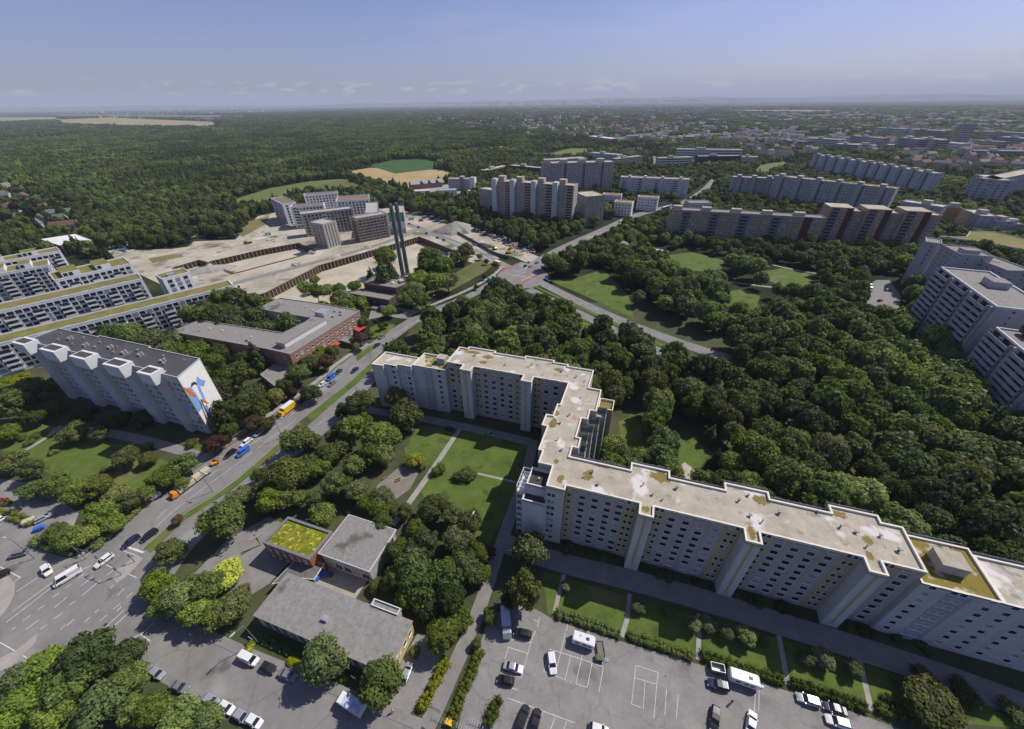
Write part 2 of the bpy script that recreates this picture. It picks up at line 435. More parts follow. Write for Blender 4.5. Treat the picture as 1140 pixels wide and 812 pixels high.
# ------------------------------------------------------------------ pits
RUST = mat('sheet_pile', (0.060, 0.040, 0.026), 0.85, 0, 0.4, col2=(0.13, 0.085, 0.05))
def pit(poly, depth, label):
    sheet('pit_floor', poly, -depth, SANDPIT)
    n = len(poly); c = (sum(p[0] for p in poly) / n, sum(p[1] for p in poly) / n, 0)
    t = thing('sheet_pile_wall', label, 'retaining wall', c, off=True)
    w, cap = MB(), MB()
    for i in range(n):
        a, b = Vector(poly[i]), Vector(poly[(i + 1) % n]); L = (b - a).length
        d = (b - a).normalized(); nn = Vector((-d.y, d.x))
        k = max(1, int(L / 1.6)); pts = []
        for j in range(k + 1):
            p = a + d * (L * j / k)
            off = 0.02 + (0.55 if j % 2 else 0.0)
            pts.append(p + nn * off)
        for j in range(k):
            p, q = pts[j], pts[j + 1]
            w.face([(p.x, p.y, -depth), (p.x, p.y, 0.5), (q.x, q.y, 0.5), (q.x, q.y, -depth)])
        # soldier posts in front of the sheeting
        for j in range(0, k, 2):
            p = a + d * (L * (j + 0.5) / k) + nn * 0.9
            w.box((p.x, p.y, -depth), (0.5, 0.45, depth + 0.4 - 0.01 * (j % 3)), math.atan2(d.y, d.x), 1)
        p, q = a + nn * 0.35, b + nn * 0.35
        cap.box(((p.x + q.x) / 2, (p.y + q.y) / 2, 0.42), (L - 0.5, 0.9, 0.22), math.atan2(d.y, d.x))
    w.build('sheeting', [RUST, mat('soldier_post', (0.22, 0.18, 0.13), 0.9, 0, 0.4, col2=(0.34, 0.28, 0.21))], t); cap.build('capping_beam', mat('capping', (0.12, 0.09, 0.065), 0.9, 0.2, 1), t)
    KEEP_OUT.append((poly, 0))
pit(PIT_A, 5.0, 'long rusty sheet pile wall round the big sandy excavation')
pit(PIT_B, 4.5, 'rusty sheet pile wall round the narrow upper excavation')
pit(PIT_C, 4.0, 'short dark sheet pile wall beside the grey gravel ramp')

# ------------------------------------------------------------------ fields, meadows, bare ground
area('field', [(374, 193), (412, 187), (487, 189), (506, 193), (496, 203), (458, 213), (430, 208)], 0.05, WHEAT)
area('field', [(411, 184.5), (440, 178), (474, 177.5), (489, 181), (486, 188), (440, 193.5)], 0.10, CROP)
area('meadow', [(262, 222), (300, 210), (345, 202), (385, 199), (400, 206), (392, 216), (330, 219), (295, 232), (268, 232)], 0.05, FIELDG)
area('meadow', [(330, 213), (378, 201), (402, 205), (398, 214), (360, 218)], 0.10, MEADOW)
SITE = [(112, 279), (143, 278), (190, 277.5), (209, 275), (216, 269), (262, 267), (287, 241), (330, 232), (440, 232), (480, 244), (520, 258), (556, 288), (540, 296), (515, 290), (490, 300), (443, 322), (402, 341), (332, 352), (255, 345), (225, 335), (190, 322), (150, 303)]
def sheet_with_holes(name, poly, holes, z, m):
    lp = [[Vector((p[0], p[1], z)) for p in poly]] + [[Vector((p[0], p[1], z)) for p in reversed(h)] for h in holes]
    fl = [p for q in lp for p in q]; b_ = MB(); b_.v = [tuple(p) for p in fl]
    for t in tessellate_polygon(lp):
        a, b, c = (fl[i] for i in t)
        b_.f.append(tuple(t) if (b - a).cross(c - a).z > 0 else tuple(reversed(t))); b_.m.append(0)
    return structure(b_.build(name, m))
SITE_W = ccw([(p.x, p.y) for p in GX(SITE)])
sheet_with_holes('building_ground', SITE_W, (PIT_A, PIT_B, PIT_C), 0.02, SAND)
KEEP_OUT.append((SITE_W, 0))
area('building_ground', [(492, 252), (520, 255), (560, 270), (600, 286), (606, 296), (585, 292), (572, 286), (548, 281), (520, 268)], 0.03, SAND)
area('meadow', [(209, 257), (222, 249), (221, 262), (212, 266)], 0.06, DRY)
area('meadow', [(262, 258), (276, 247), (300, 240), (296, 250), (270, 264)], 0.06, DRY, False)
area('meadow', [(170, 293), (205, 286), (198, 282), (165, 288)], 0.06, DRY, False)
for k, (q, m_) in enumerate((
        ([(-40, 131.5), (60, 130.5), (70, 134), (-40, 139)], FIELD), ([(62, 133.5), (120, 131), (240, 136), (240, 143), (150, 142), (70, 139)], FIELD),
        ([(60, 127.2), (250, 128.5), (245, 132.5), (150, 131.5), (70, 130)], FIELDG), ([(610, 172), (636, 165), (656, 166), (652, 171), (640, 173)], FIELDG),
        ([(470, 172), (560, 163), (585, 163), (560, 168), (500, 174)], FIELD), ([(672, 154), (700, 152), (748, 145), (762, 146), (730, 152), (694, 158)], FIELDG),
        ([(545, 181), (600, 176), (640, 176), (600, 180)], FIELDG), ([(975, 132.3), (1130, 134), (1140, 136.5), (1000, 135)], FIELDG),
        ([(815, 122.5), (925, 122.8), (920, 125), (820, 124.5)], FIELD), ([(770, 149), (880, 147), (900, 150), (790, 153)], FIELDG),
        ([(838, 192), (846, 184), (872, 180), (878, 183), (862, 189), (850, 196)], FIELDG), ([(860, 129), (960, 127), (975, 129), (880, 131)], FIELDG))):
    area('field', q, 0.2 + k * 0.01, m_)

# ------------------------------------------------------------------ lawns
sheet('undergrowth', [Vector(p) for p in ((-300, 20, 0), (160, 20, 0), (160, 235, 0), (-60, 235, 0), (-60, 190, 0), (-300, 190, 0))], 0.012, mat('undergrowth', (0.040, 0.050, 0.020), 0.95, 0, 0.09, det=9, col2=(0.085, 0.092, 0.040), spots=((0.10, 0.085, 0.06), 0.05, 0.62), bump=0.4))
area('lawn', [(516, 480), (560, 487), (588, 494), (583, 518), (570, 560), (545, 606), (500, 592), (466, 545)], 0.05, GRASS)
area('lawn', [(466, 474), (509, 479), (482, 519), (455, 520), (450, 500)], 0.05, GRASS)
area('lawn', [(604, 636), (699, 664), (776, 686), (866, 711), (955, 738), (1140, 795), (1140, 812), (1000, 800), (968, 787), (876, 758), (776, 730), (695, 707), (610, 684)], 0.05, GRASS)
area('lawn', [(0, 470), (40, 470), (110, 490), (165, 503), (190, 517), (165, 545), (120, 560), (60, 530), (0, 500)], 0.05, GRASS, False)
area('lawn', [(200, 492), (222, 488), (236, 500), (218, 508)], 0.06, GRASS, False)
area('lawn', [(610, 312), (650, 329), (706, 355), (700, 330), (672, 300), (640, 310)], 0.05, GRASS)
area('lawn', [(578, 322), (612, 340), (700, 382), (690, 390), (600, 345), (570, 330)], 0.05, GRASS)
area('lawn', [(745, 284), (770, 281), (806, 290), (802, 303), (770, 302), (750, 296)], 0.05, GRASS)
area('lawn', [(800, 326), (830, 322), (846, 330), (842, 343), (815, 345)], 0.05, GRASS)
area('lawn', [(838, 305), (875, 298), (905, 306), (902, 320), (868, 318)], 0.05, GRASS)
area('lawn', [(688, 470), (704, 462), (716, 474), (712, 508), (696, 505)], 0.05, GRASS)
area('lawn', [(748, 490), (775, 486), (790, 505), (770, 535), (745, 520)], 0.05, GRASS)
area('meadow', [(470, 345), (482, 335), (540, 303), (548, 296), (535, 288), (505, 305), (476, 325), (462, 340)], 0.04, MEADOW)
area('lawn', [(412, 365), (428, 358), (440, 362), (430, 372), (412, 377)], 0.05, GRASS)
area('lawn', [(285, 700), (330, 712), (338, 738), (300, 728), (278, 716)], 0.05, mat('grass_painted_shade', (0.035, 0.06, 0.014), 0.95, 0, 0.3, col2=(0.06, 0.09, 0.02)))  # darker copy of the grass, shade put into its colour
area('lawn', [(0, 790), (60, 800), (110, 805), (100, 812), (0, 812)], 0.05, GRASS, False)

# ------------------------------------------------------------------ streets
area('road', [(0, 596), (30, 606), (62, 618), (85, 623), (107, 611), (135, 584), (167, 557), (213, 526), (262, 492), (313, 459), (353, 430), (378, 407), (407, 386), (438, 365), (455, 355), (478, 345), (520, 328), (548, 312), (560, 300), (580, 292), (600, 296), (612, 308), (597, 320), (578, 322), (564, 312), (515, 337), (464, 360), (440, 378), (392, 424), (333, 470), (295, 508), (254, 542), (197, 576), (160, 612), (150, 660), (120, 720), (60, 812), (0, 812)], 0.04, ASPH)
area('road', [(158, 615), (200, 582), (258, 546), (300, 511), (338, 478), (395, 428), (440, 385), (452, 392), (415, 428), (372, 474), (330, 508), (292, 534), (262, 560), (215, 610), (180, 660), (165, 682), (255, 724), (333, 756), (400, 786), (480, 818), (300, 818), (215, 778), (132, 735), (120, 700), (140, 640)], 0.045, ASPH)
area('road', [(0, 533), (30, 538), (60, 552), (88, 572), (80, 590), (50, 606), (0, 612)], 0.05, ASPH2)
area('car_park', [(545, 686), (585, 672), (620, 692), (697, 716), (778, 740), (878, 770), (970, 800), (1010, 815), (1000, 840), (505, 840), (512, 800), (530, 730)], 0.05, ASPH2)
area('road', [(410, 356), (430, 352), (456, 356), (462, 346), (440, 342), (415, 340)], 0.05, ASPH2)
area('forecourt', [(950, 345), (958, 326), (975, 312), (990, 312), (1003, 330), (1000, 348), (1010, 362), (1020, 400), (1005, 385), (985, 352), (968, 345)], 0.05, PAVE_D)
strip('road', [(598, 313), (640, 334), (690, 357), (745, 378), (812, 400)], 8.0, 0.035, ASPH, 2, 1.0)
strip('road', [(588, 322), (630, 342), (680, 366), (730, 390), (800, 420)], 7.0, 0.035, ASPH, 2, 1.0)
strip('road', [(565, 298), (540, 286), (505, 270), (474, 257), (452, 249), (430, 247)], 10.0, 0.06, ASPH, 2, 1)
strip('road', [(590, 300), (606, 287), (630, 275), (652, 265), (675, 255), (700, 243), (720, 236), (742, 231), (765, 225), (785, 212), (796, 200)], 11.0, 0.06, ASPH, 2, 1)
strip('site_road', [(222, 326), (290, 308), (352, 292), (400, 279), (442, 266), (462, 256)], 7.0, 0.05, PAVE_D, 2, None)
strip('road', [(696, 196), (720, 190), (731, 182), (728, 174)], 8.0, 0.06, ASPH, 2, 1)
# the planted median with its kerbs
area('median', [(160, 609), (198, 575), (254, 541), (294, 507), (334, 470), (338, 477), (300, 510), (257, 546), (205, 580), (168, 616)], 0.13, GRASS)
area('median', [(342, 464), (392, 424), (420, 398), (424, 402), (397, 428), (346, 470)], 0.13, GRASS)
area('median', [(396, 397), (410, 387), (418, 383), (421, 386), (410, 393), (398, 402)], 0.12, GRASS)
strip('median', [(595, 319), (640, 340), (690, 363), (740, 386)], 2.6, 0.12, GRASS, 2)
area('traffic_island', [(126, 645), (132, 634), (152, 618), (160, 622), (146, 638), (130, 650)], 0.12, PAVE)
area('traffic_island', [(0, 638), (9, 640), (17, 650), (16, 664), (8, 678), (0, 688)], 0.12, PAVE)
area('traffic_island', [(0, 733), (22, 722), (42, 705), (40, 716), (14, 742), (0, 748)], 0.12, PAVE)
# pavements and footpaths
strip('pavement', [(86, 619), (105, 607), (164, 553), (211, 521), (262, 487), (312, 454), (352, 426), (377, 403), (410, 383)], 2.6, 0.13, PAVE, 1)
strip('pavement', [(455, 351), (478, 341), (520, 324), (548, 308), (560, 297)], 2.8, 0.13, PAVE, 1)
strip('pavement', [(556, 296), (535, 284), (512, 273), (498, 268)], 3.0, 0.14, PAVE, 1)
strip('pavement', [(168, 676), (256, 719), (335, 751), (402, 780), (470, 808)], 2.0, 0.13, PAVE_D, 1)
strip('path', [(512, 478), (495, 503), (470, 540), (437, 585)], 2.0, 0.08, PAVE, 1)
strip('path', [(532, 527.5), (556, 533), (580, 538.5)], 0.9, 0.09, PAVE, 0)
strip('path', [(395, 455), (440, 461), (470, 466), (520, 476), (560, 485), (592, 493)], 4.0, 0.07, PAVE_D, 1)
strip('path', [(594, 490), (588, 520), (574, 560), (556, 610), (540, 660), (525, 700), (505, 745), (485, 790), (474, 812)], 3.6, 0.075, PAVE_D, 1)
strip('path', [(560, 604), (620, 626), (700, 645), (780, 667), (860, 692), (950, 720), (1060, 756), (1150, 790)], 6.0, 0.085, PAVE_D, 1)
for q in ([(701, 661), (698, 690), (692, 709)], [(778, 684), (778, 708), (777, 735)], [(867, 708), (872, 735), (877, 763)], [(957, 735), (963, 762), (970, 792)], [(628, 640), (622, 662), (617, 684)]):
    strip('path', q, 1.1, 0.10, PAVE, 0)
strip('path', [(60, 478), (110, 480), (160, 490), (205, 503), (235, 512), (252, 515)], 4.0, 0.10, PAVE_D, 1)
strip('path', [(28, 502), (48, 490), (62, 480)], 1.6, 0.11, PAVE, 0)
area('yard', [(420, 540), (445, 520), (472, 516), (456, 545), (435, 560), (415, 556)], 0.055, mat('bare_earth', (0.17, 0.145, 0.12), 0.95, 0, 0.3, col2=(0.25, 0.22, 0.19)))
area('yard', [(215, 640), (255, 600), (300, 575), (345, 600), (300, 650), (268, 670), (245, 655)], 0.052, PAVE_D)
area('yard', [(465, 705), (500, 715), (470, 775), (445, 812), (430, 800), (440, 750)], 0.054, ASPH2)
area('yard', [(340, 660), (357, 622), (412, 642), (395, 668), (375, 662)], 0.052, PAVE)
strip('path', [(730, 322), (760, 318), (800, 312), (840, 318), (880, 322), (920, 330)], 2.2, 0.07, PAVE, 1)
strip('path', [(770, 268), (800, 275), (840, 290), (880, 300), (930, 308)], 2.0, 0.072, PAVE, 1)
area('yard', [(716, 282), (724, 276), (745, 279), (742, 290), (724, 288)], 0.06, mat('play_sand', (0.42, 0.38, 0.32), 0.95, 0.2, 0.3))
area('yard', [(750, 525), (762, 515), (775, 524), (765, 540)], 0.07, mat('play_sand'  , (0.42, 0.38, 0.32)))
area('yard', [(850, 345), (866, 340), (880, 346), (865, 355)], 0.07, mat('play_sand', (0.4, 0.4, 0.4)))
area('yard', [(455, 213), (500, 205), (530, 212), (520, 222), (480, 222), (462, 222)], 0.05, PAVE)

# ------------------------------------------------------------------ painted markings (one sheet per kind of marking)
MK = MB()
def line_mark(a, b, w=0.15, z=0.062, zz=0.0):
    d = (b - a).to_2d(); L = d.length; d.normalize(); n = Vector((-d.y, d.x, 0)) * (w / 2)
    MK.face([(p.x, p.y, z + zz) for p in (a - n, b - n, b + n, a + n)])
def px_marks(off, s, segs, w=0.15):
    for k, (x0, y0, x1, y1) in enumerate(segs):
        line_mark(G(off[0] + x0 / s, off[1] + y0 / s), G(off[0] + x1 / s, off[1] + y1 / s), w, 0.062 + (k % 5) * 0.003)
px_marks((0, 560), 5.7, [(335, 600, 375, 572), (240, 680, 285, 650), (145, 750, 195, 715), (345, 665, 425, 600), (440, 650, 480, 625), (345, 735, 395, 700), (425, 780, 470, 740), (520, 590, 640, 490), (510, 530, 590, 470), (500, 475, 535, 450), (415, 540, 455, 515), (680, 460, 720, 428), (700, 545, 722, 522), (800, 605, 840, 570), (720, 675, 765, 640), (635, 750, 680, 712), (165, 805, 245, 745), (255, 805, 300, 770), (75, 805, 100, 790), (385, 805, 415, 775), (540, 755, 575, 725), (600, 700, 630, 675), (745, 590, 790, 545), (105, 565, 240, 475), (520, 425, 580, 398), (80, 690, 335, 505), (40, 760, 330, 535), (655, 805, 790, 680), (700, 805, 820, 695), (740, 690, 770, 660), (765, 298, 880, 340), (672, 392, 762, 435), (810, 450, 868, 476)], 0.17)
px_marks((0, 560), 5.7, [(0, 405, 130, 475), (130, 475, 35, 545), (5, 555, 90, 590)], 0.22)
px_marks((0, 560), 5.7, [(808, 280, 912, 316)], 0.55)
px_marks((0, 542), 3, [(470, 495, 516, 455), (470, 495, 502, 515), (0, 520, 90, 572), (430, 515, 470, 492)], 0.2)
def dashes(px, dash, gap, w=0.14, z=0.07, start=0.0):
    line = smooth(GX(px), 2); pos = start; acc = 0
    for a, b in zip(line, line[1:]):
        L = (b - a).length; d = (b - a).normalized(); t = 0
        while t < L:
            ph = (acc + t + start) % (dash + gap); 
            if ph < dash:
                e = min(L, t + dash - ph); line_mark(a + d * t, a + d * e, w, z); t = e + 1e-4
            else: t += dash + gap - ph
        acc += L
dashes([(148, 607), (186, 565), (236, 528), (279, 496), (326, 461), (366, 430), (392, 409), (425, 385)], 3.5, 5.5)
dashes([(155, 606), (192, 569), (242, 533), (286, 500), (330, 467)], 40, 2.0, 0.13)
dashes([(170, 605), (206, 573), (262, 538), (300, 514), (345, 482), (398, 433), (436, 396)], 4, 6)
dashes([(425, 385), (450, 366), (480, 349), (520, 332), (552, 314)], 4, 6)
dashes([(440, 372), (470, 353), (520, 331)], 60, 0.1, 0.11, 0.075)
dashes([(600, 315), (640, 334), (690, 357), (745, 378), (800, 398)], 4, 7, 0.16, 0.066)
dashes([(590, 324), (630, 343), (680, 366), (730, 390)], 4, 7, 0.16, 0.066)
dashes([(563, 298), (540, 286.5), (505, 270.5), (474, 257.5)], 4, 8, 0.16, 0.09)
dashes([(606, 288), (630, 276), (652, 266), (690, 249)], 4, 8, 0.16, 0.09)
for q in ((572, 304, 588, 298), (569, 309, 585, 303), (566, 305, 596, 311), (580, 313, 600, 303)):
    line_mark(G(q[0], q[1]), G(q[2], q[3]), 0.3, 0.073)
# parking bays
px_marks((540, 680), 8.12, [(435, 80, 485, 105), (495, 60, 470, 150), (415, 275, 460, 180), (345, 540, 415, 290), (330, 605, 348, 545), (210, 330, 390, 390), (210, 330, 178, 440), (150, 550, 330, 608), (240, 265, 425, 290), (205, 790, 260, 812), (748, 120, 735, 185), (725, 210, 630, 588), (590, 350, 960, 468), (532, 550, 740, 632), (775, 410, 722, 628), (880, 400, 820, 660), (968, 470, 925, 690), (1070, 510, 1030, 735), (820, 660, 925, 697), (765, 640, 785, 648), (960, 470, 1070, 510), (590, 350, 532, 550), (240, 700, 300, 720)], 0.11)
px_marks((440, 670), 5.7, [(715, 612, 1140, 770), (935, 705, 900, 812), (1015, 735, 985, 812), (1085, 760, 1070, 812), (860, 665, 830, 760)], 0.11)
px_marks((0, 0), 1, [(708, 741, 733, 749), (708, 741, 703, 784), (733, 749, 731, 762), (707, 755, 731, 762), (718, 760, 716, 790), (731, 763, 728, 800), (742, 768, 740, 796), (755, 773, 753, 800), (703, 784, 714, 788)], 0.1)
px_marks((760, 650), 5.7, [(485, 670, 482, 805), (460, 700, 455, 812), (730, 720, 705, 740), (875, 790, 855, 812)], 0.1)
structure(MK.build('road_markings', WHITE))
MK = MB()
for q in ((557.5, 303, 577, 293.5), (590, 297, 599, 302), (577, 318, 600, 305.5)):
    line_mark(G(q[0], q[1]), G(q[2], q[3]), 2.2, 0.068)
structure(MK.build('cycle_crossing', REDP))
# kerbs along the main street
for q in ([(90, 623), (108, 610), (166, 556), (212, 525), (261, 491), (313, 458), (352, 430), (378, 407)], [(158, 612), (197, 577), (253, 543), (293, 509), (333, 472)], [(478, 346), (520, 329), (548, 313)]):
    line = smooth(GX(q), 1); kb = MB()
    P = ribbon_poly(line, 0.3); n = len(line)
    for i in range(n - 1):
        kb.prism([P[i], P[i + 1], P[2 * n - 2 - i], P[2 * n - 1 - i]], 0.02, 0.155)
    structure(kb.build('kerb', KERB))

# ------------------------------------------------------------------ buildings: shared pieces
GLASS = mat('window_glass', (0.018, 0.022, 0.028), 0.12, 0, spec=0.6)
GLASS_B = mat('window_blind', (0.30, 0.31, 0.33), 0.5, 0.2, 0.5)
FRAME_W = mat('window_frame', (0.66, 0.66, 0.66), 0.5, 0.05, 1)
FRAME_D = mat('frame_dark', (0.07, 0.07, 0.075), 0.5, 0.1, 1)
WIN = {}
def window_mesh(w, h, fm, gm, split=True):
    """frame ring, sill and mullion standing proud of the wall; outward is -y, origin at the sill centre"""
    key = (w, h, fm.name, gm.name, split)
    if key in WIN: return WIN[key]
    t = min(0.09, w * 0.08); p = 0.07
    f = MB(); x = w / 2
    f.box((0, -p / 2, -t), (w + 2 * t, p, t)); f.box((0, -p / 2, h), (w + 2 * t, p, t))
    f.box((-x - t / 2, -p / 2, 0), (t, p, h)); f.box((x + t / 2, -p / 2, 0), (t, p, h))
    f.box((0, -0.11, -t - 0.05), (w + 0.3, 0.22, 0.05))
    if split and w > 0.8: f.box((0, -0.03, 0), (0.06, 0.06, h))
    g = MB(); g.face([(-x, -0.012, 0), (x, -0.012, 0), (x, -0.012, h), (-x, -0.012, h)])
    both = MB(); both.v = f.v + g.v; k = len(f.v)
    both.f = f.f + [tuple(i + k for i in q) for q in g.f]; both.m = [0] * len(f.f) + [1] * len(g.f)
    WIN[key] = (f.mesh('window', fm), g.mesh('pane', gm), both.mesh('window', [fm, gm]))
    return WIN[key]
BALC = {}
def balcony_mesh(w, d, h, pm, gm, glass=None):
    key = (w, d, h, pm.name, gm.name, glass)
    if key in BALC: return BALC[key]
    b = MB(); x = w / 2
    b.box((0, -d / 2, -0.12), (w, d, 0.16))
    b.box((0, -d + 0.05, 0.04), (w, 0.1, h), 0, 0 if glass is None else 2)
    b.box((-x + 0.05, -d / 2 + 0.05, 0.04), (0.1, d - 0.1, h)); b.box((x - 0.05, -d / 2 + 0.05, 0.04), (0.1, d - 0.1, h))
    b.face([(-x + 0.3, -0.012, 0.05), (x - 0.3, -0.012, 0.05), (x - 0.3, -0.012, 2.25), (-x + 0.3, -0.012, 2.25)], 1)
    BALC[key] = b.mesh('balcony', [pm, gm] + ([MATS[glass]] if glass else []))
    return BALC[key]
class House:
    """one building: an Empty with walls, roof, parapet, windows and the rest as its parts"""
    def __init__(s, name, label, cat, at, group=None):
        s.root = thing(name, label, cat, (at[0], at[1], 0), group, off=True)
        s.specs = []; s.o = Vector((at[0], at[1], 0))
    def part(s, name, mb, m, parent=None): return mb.build(name, m, parent or s.root)
    def body(s, poly, z0, z1, wm, rm, par=0.6, pm=None, pt=0.35, name='wall', buf=1.0):
        poly = ccw([(p[0], p[1]) for p in poly])
        s.part(name, MB().prism(poly, z0, z1, top=False), wm)
        if par:
            q = inset(poly, pt - 0.02)
            s.part('roof', MB().face([(p[0], p[1], z1 - par) for p in q]), rm)
            s.part('parapet', MB().ring(grow(poly, 0.0) if par < 0 else inset(poly, -0.06), pt, z1 - par - 0.05, z1 + 0.02), pm or wm)
        else:
            s.part('roof', MB().prism(inset(poly, -0.25), z1 + 0.004, z1 + 0.28, bot=True), rm)
        if z0 < 3: KEEP_OUT.append((grow(poly, buf), 0))
        return poly
    def win(s, a, b, zs, ss, w, h, fm=None, gm=None, off=0.0):
        """windows on the wall from a to b (outside on the right hand), ss = distances along it"""
        a, b = Vector((a[0], a[1])), Vector((b[0], b[1])); d = (b - a).normalized(); n = Vector((d.y, -d.x))
        mid = (a + b) / 2
        if n.dot(-mid) < -0.35 * mid.length: return
        ang = math.atan2(d.y, d.x)
        for zz in zs:
            for t in ss:
                p = a + d * t + n * off
                s.specs.append((p.length, p.x, p.y, zz, ang, w, h, fm or FRAME_W, gm or GLASS))
    def grid(s, a, b, z0, storeys, sh, bays, w, h, margin=1.2, fm=None, gm=None):
        L = (Vector((b[0], b[1])) - Vector((a[0], a[1]))).length
        if L < 2 * margin + w: return
        k = max(1, int((L - 2 * margin) / bays))
        st = (L - 2 * margin) / k
        s.win(a, b, [z0 + i * sh for i in range(storeys)], [margin + st * (i + 0.5) for i in range(k)], w, h, fm, gm)
    def balconies(s, a, b, z0, storeys, sh, bays, w, d, pm, gm=None, h=1.0, margin=0.5, cap=100, glass=None, off=0.0):
        a, b = Vector((a[0], a[1])), Vector((b[0], b[1])); dd = (b - a).normalized(); n = Vector((dd.y, -dd.x))
        L = (b - a).length; k = max(1, int((L - 2 * margin) / bays)); st = (L - 2 * margin) / k
        me = balcony_mesh(w, d, h, pm, gm or GLASS, glass)
        for i in range(storeys):
            for j in range(k):
                p = a + dd * (margin + st * (j + 0.5)) + n * off
                o = link('balcony', me, s.root)
                o.location = (p.x - s.o.x, p.y - s.o.y, z0 + i * sh); o.rotation_euler.z = math.atan2(dd.y, dd.x)
    def done(s, cap=100, panes=False, split=True):
        q = sorted(s.specs, key=lambda t: t[0])
        for k, (_, x, y, zz, ang, w, h, fm, gm) in enumerate(q[:cap]):
            g2 = GLASS_B if rnd.random() < 0.17 and gm is GLASS else gm
            f, g, both = window_mesh(w, h, fm, g2, split)
            o = link('window', f if panes else both, s.root)
            o.location = (x - s.o.x, y - s.o.y, zz); o.rotation_euler.z = ang
            if panes: link('pane', g, o)
        rest = q[cap:]
        if rest:
            mb = MB(); fm = rest[0][7]
            for (_, x, y, zz, ang, w, h, f_, g_) in rest:
                g2 = GLASS_B if rnd.random() < 0.17 and g_ is GLASS else g_
                me = window_mesh(w, h, f_, g2, split)[2]
                c, sn = math.cos(ang), math.sin(ang); k = len(mb.v)
                mb.v += [(x + v.co.x * c - v.co.y * sn, y + v.co.x * sn + v.co.y * c, zz + v.co.z) for v in me.vertices]
                for p in me.polygons:
                    mb.f.append(tuple(i + k for i in p.vertices)); mb.m.append(p.material_index if g2 is not GLASS_B or p.material_index == 0 else 2)
            o = s.part('windows', mb, [fm, GLASS, GLASS_B]); o['kind'] = 'stuff'
    def box(s, name, c, d, ang, m, parent=None): return s.part(name, MB().box(c, d, ang), m, parent)
    def vents(s, pts, zz, m, ang=0, hood=None):
        for k, p in enumerate(pts):
            b = MB(); r = 0.28 + 0.12 * (k % 3)
            b.tube((p[0], p[1], zz), (p[0], p[1], zz + 0.55 + 0.25 * (k % 2)), r * 0.5, n=8)
            b.box((p[0], p[1], zz + 0.55 + 0.25 * (k % 2)), (r * 1.5, r * 1.5, 0.2), ang)
            s.part('roof_vent', b, m)
def loc_frame(O, ang):
    c, s_ = math.cos(ang), math.sin(ang)
    return lambda u, v: (O[0] + u * c - v * s_, O[1] + u * s_ + v * c)
def edge(A, B, h):
    """world frame of a roof edge seen in the photograph: origin, direction, length"""
    a, b = G(*A, h), G(*B, h); d = b - a
    return a, math.atan2(d.y, d.x), d.length

W_BEIGE = mat('render_beige', (0.40, 0.345, 0.325), 0.9, 0, 0.35, col2=(0.46, 0.40, 0.375), joints=2.72)
W_OCHRE = mat('render_ochre', (0.44, 0.345, 0.165), 0.9, 0, 0.35, col2=(0.50, 0.40, 0.20), joints=2.72)
W_WHITE = mat('render_white', (0.58, 0.58, 0.565), 0.9, 0, 0.3, col2=(0.66, 0.66, 0.645))
W_LIGHT = mat('render_light', (0.50, 0.50, 0.475), 0.9, 0, 0.3, col2=(0.57, 0.57, 0.54), joints=2.72)
W_GREY = mat('render_grey', (0.36, 0.36, 0.37), 0.9, 0, 0.3, col2=(0.42, 0.42, 0.43), joints=2.72)
W_LILAC = mat('render_lilac', (0.352, 0.343, 0.370), 0.9, 0, 0.3, col2=(0.405, 0.396, 0.422), joints=2.72)
W_CONC = mat('concrete', (0.34, 0.32, 0.29), 0.9, 0, 0.2, col2=(0.43, 0.41, 0.37), joints=2.72)
CREAM = mat('coping_cream', (0.66, 0.61, 0.52), 0.8, 0.08, 1)
METAL = mat('sheet_metal', (0.55, 0.56, 0.57), 0.4, 0.08, 1, metal=0.6)
ROOF_W = mat('roof_membrane', (0.31, 0.27, 0.205), 0.95, 0, 0.22, det=9, col2=(0.46, 0.415, 0.34), spots=[((0.27, 0.235, 0.19), 0.35, 0.60), ((0.58, 0.55, 0.52), 0.16, 0.575), ((0.36, 0.23, 0.17), 0.22, 0.66)])
ROOF_MOSS = mat('roof_moss', (0.40, 0.35, 0.27), 0.95, 0, 0.25, col2=(0.54, 0.49, 0.40), spots=[((0.19, 0.15, 0.03), 0.16, 0.46), ((0.12, 0.10, 0.025), 0.4, 0.58)])
MOSS = mat('moss', (0.16, 0.12, 0.035), 0.95, 0, 0.8, col2=(0.24, 0.18, 0.06))
ROOF_G = mat('roof_gravel', (0.170, 0.160, 0.148), 0.95, 0, 1.1, det=10, col2=(0.285, 0.27, 0.25), spots=[((0.11, 0.10, 0.085), 0.12, 0.62)])
ROOF_D = mat('roof_felt', (0.050, 0.048, 0.052), 0.9, 0, 0.10, col2=(0.085, 0.08, 0.082), spots=((0.16, 0.14, 0.125), 0.08, 0.66))
ROOF_GREEN = mat('roof_sedum', (0.12, 0.115, 0.03), 0.95, 0, 0.18, det=7, col2=(0.22, 0.20, 0.06), spots=((0.24, 0.15, 0.08), 0.06, 0.56))
ROOF_BR = mat('roof_brown', (0.16, 0.11, 0.08), 0.95, 0, 0.3, col2=(0.24, 0.18, 0.13))
DARKV = mat('shadow_gap', (0.03, 0.03, 0.034), 0.6, 0.1, 1)
BALC_GL = mat('balcony_glass', (0.19, 0.24, 0.21), 0.2, 0.15, 0.3, spec=0.6)

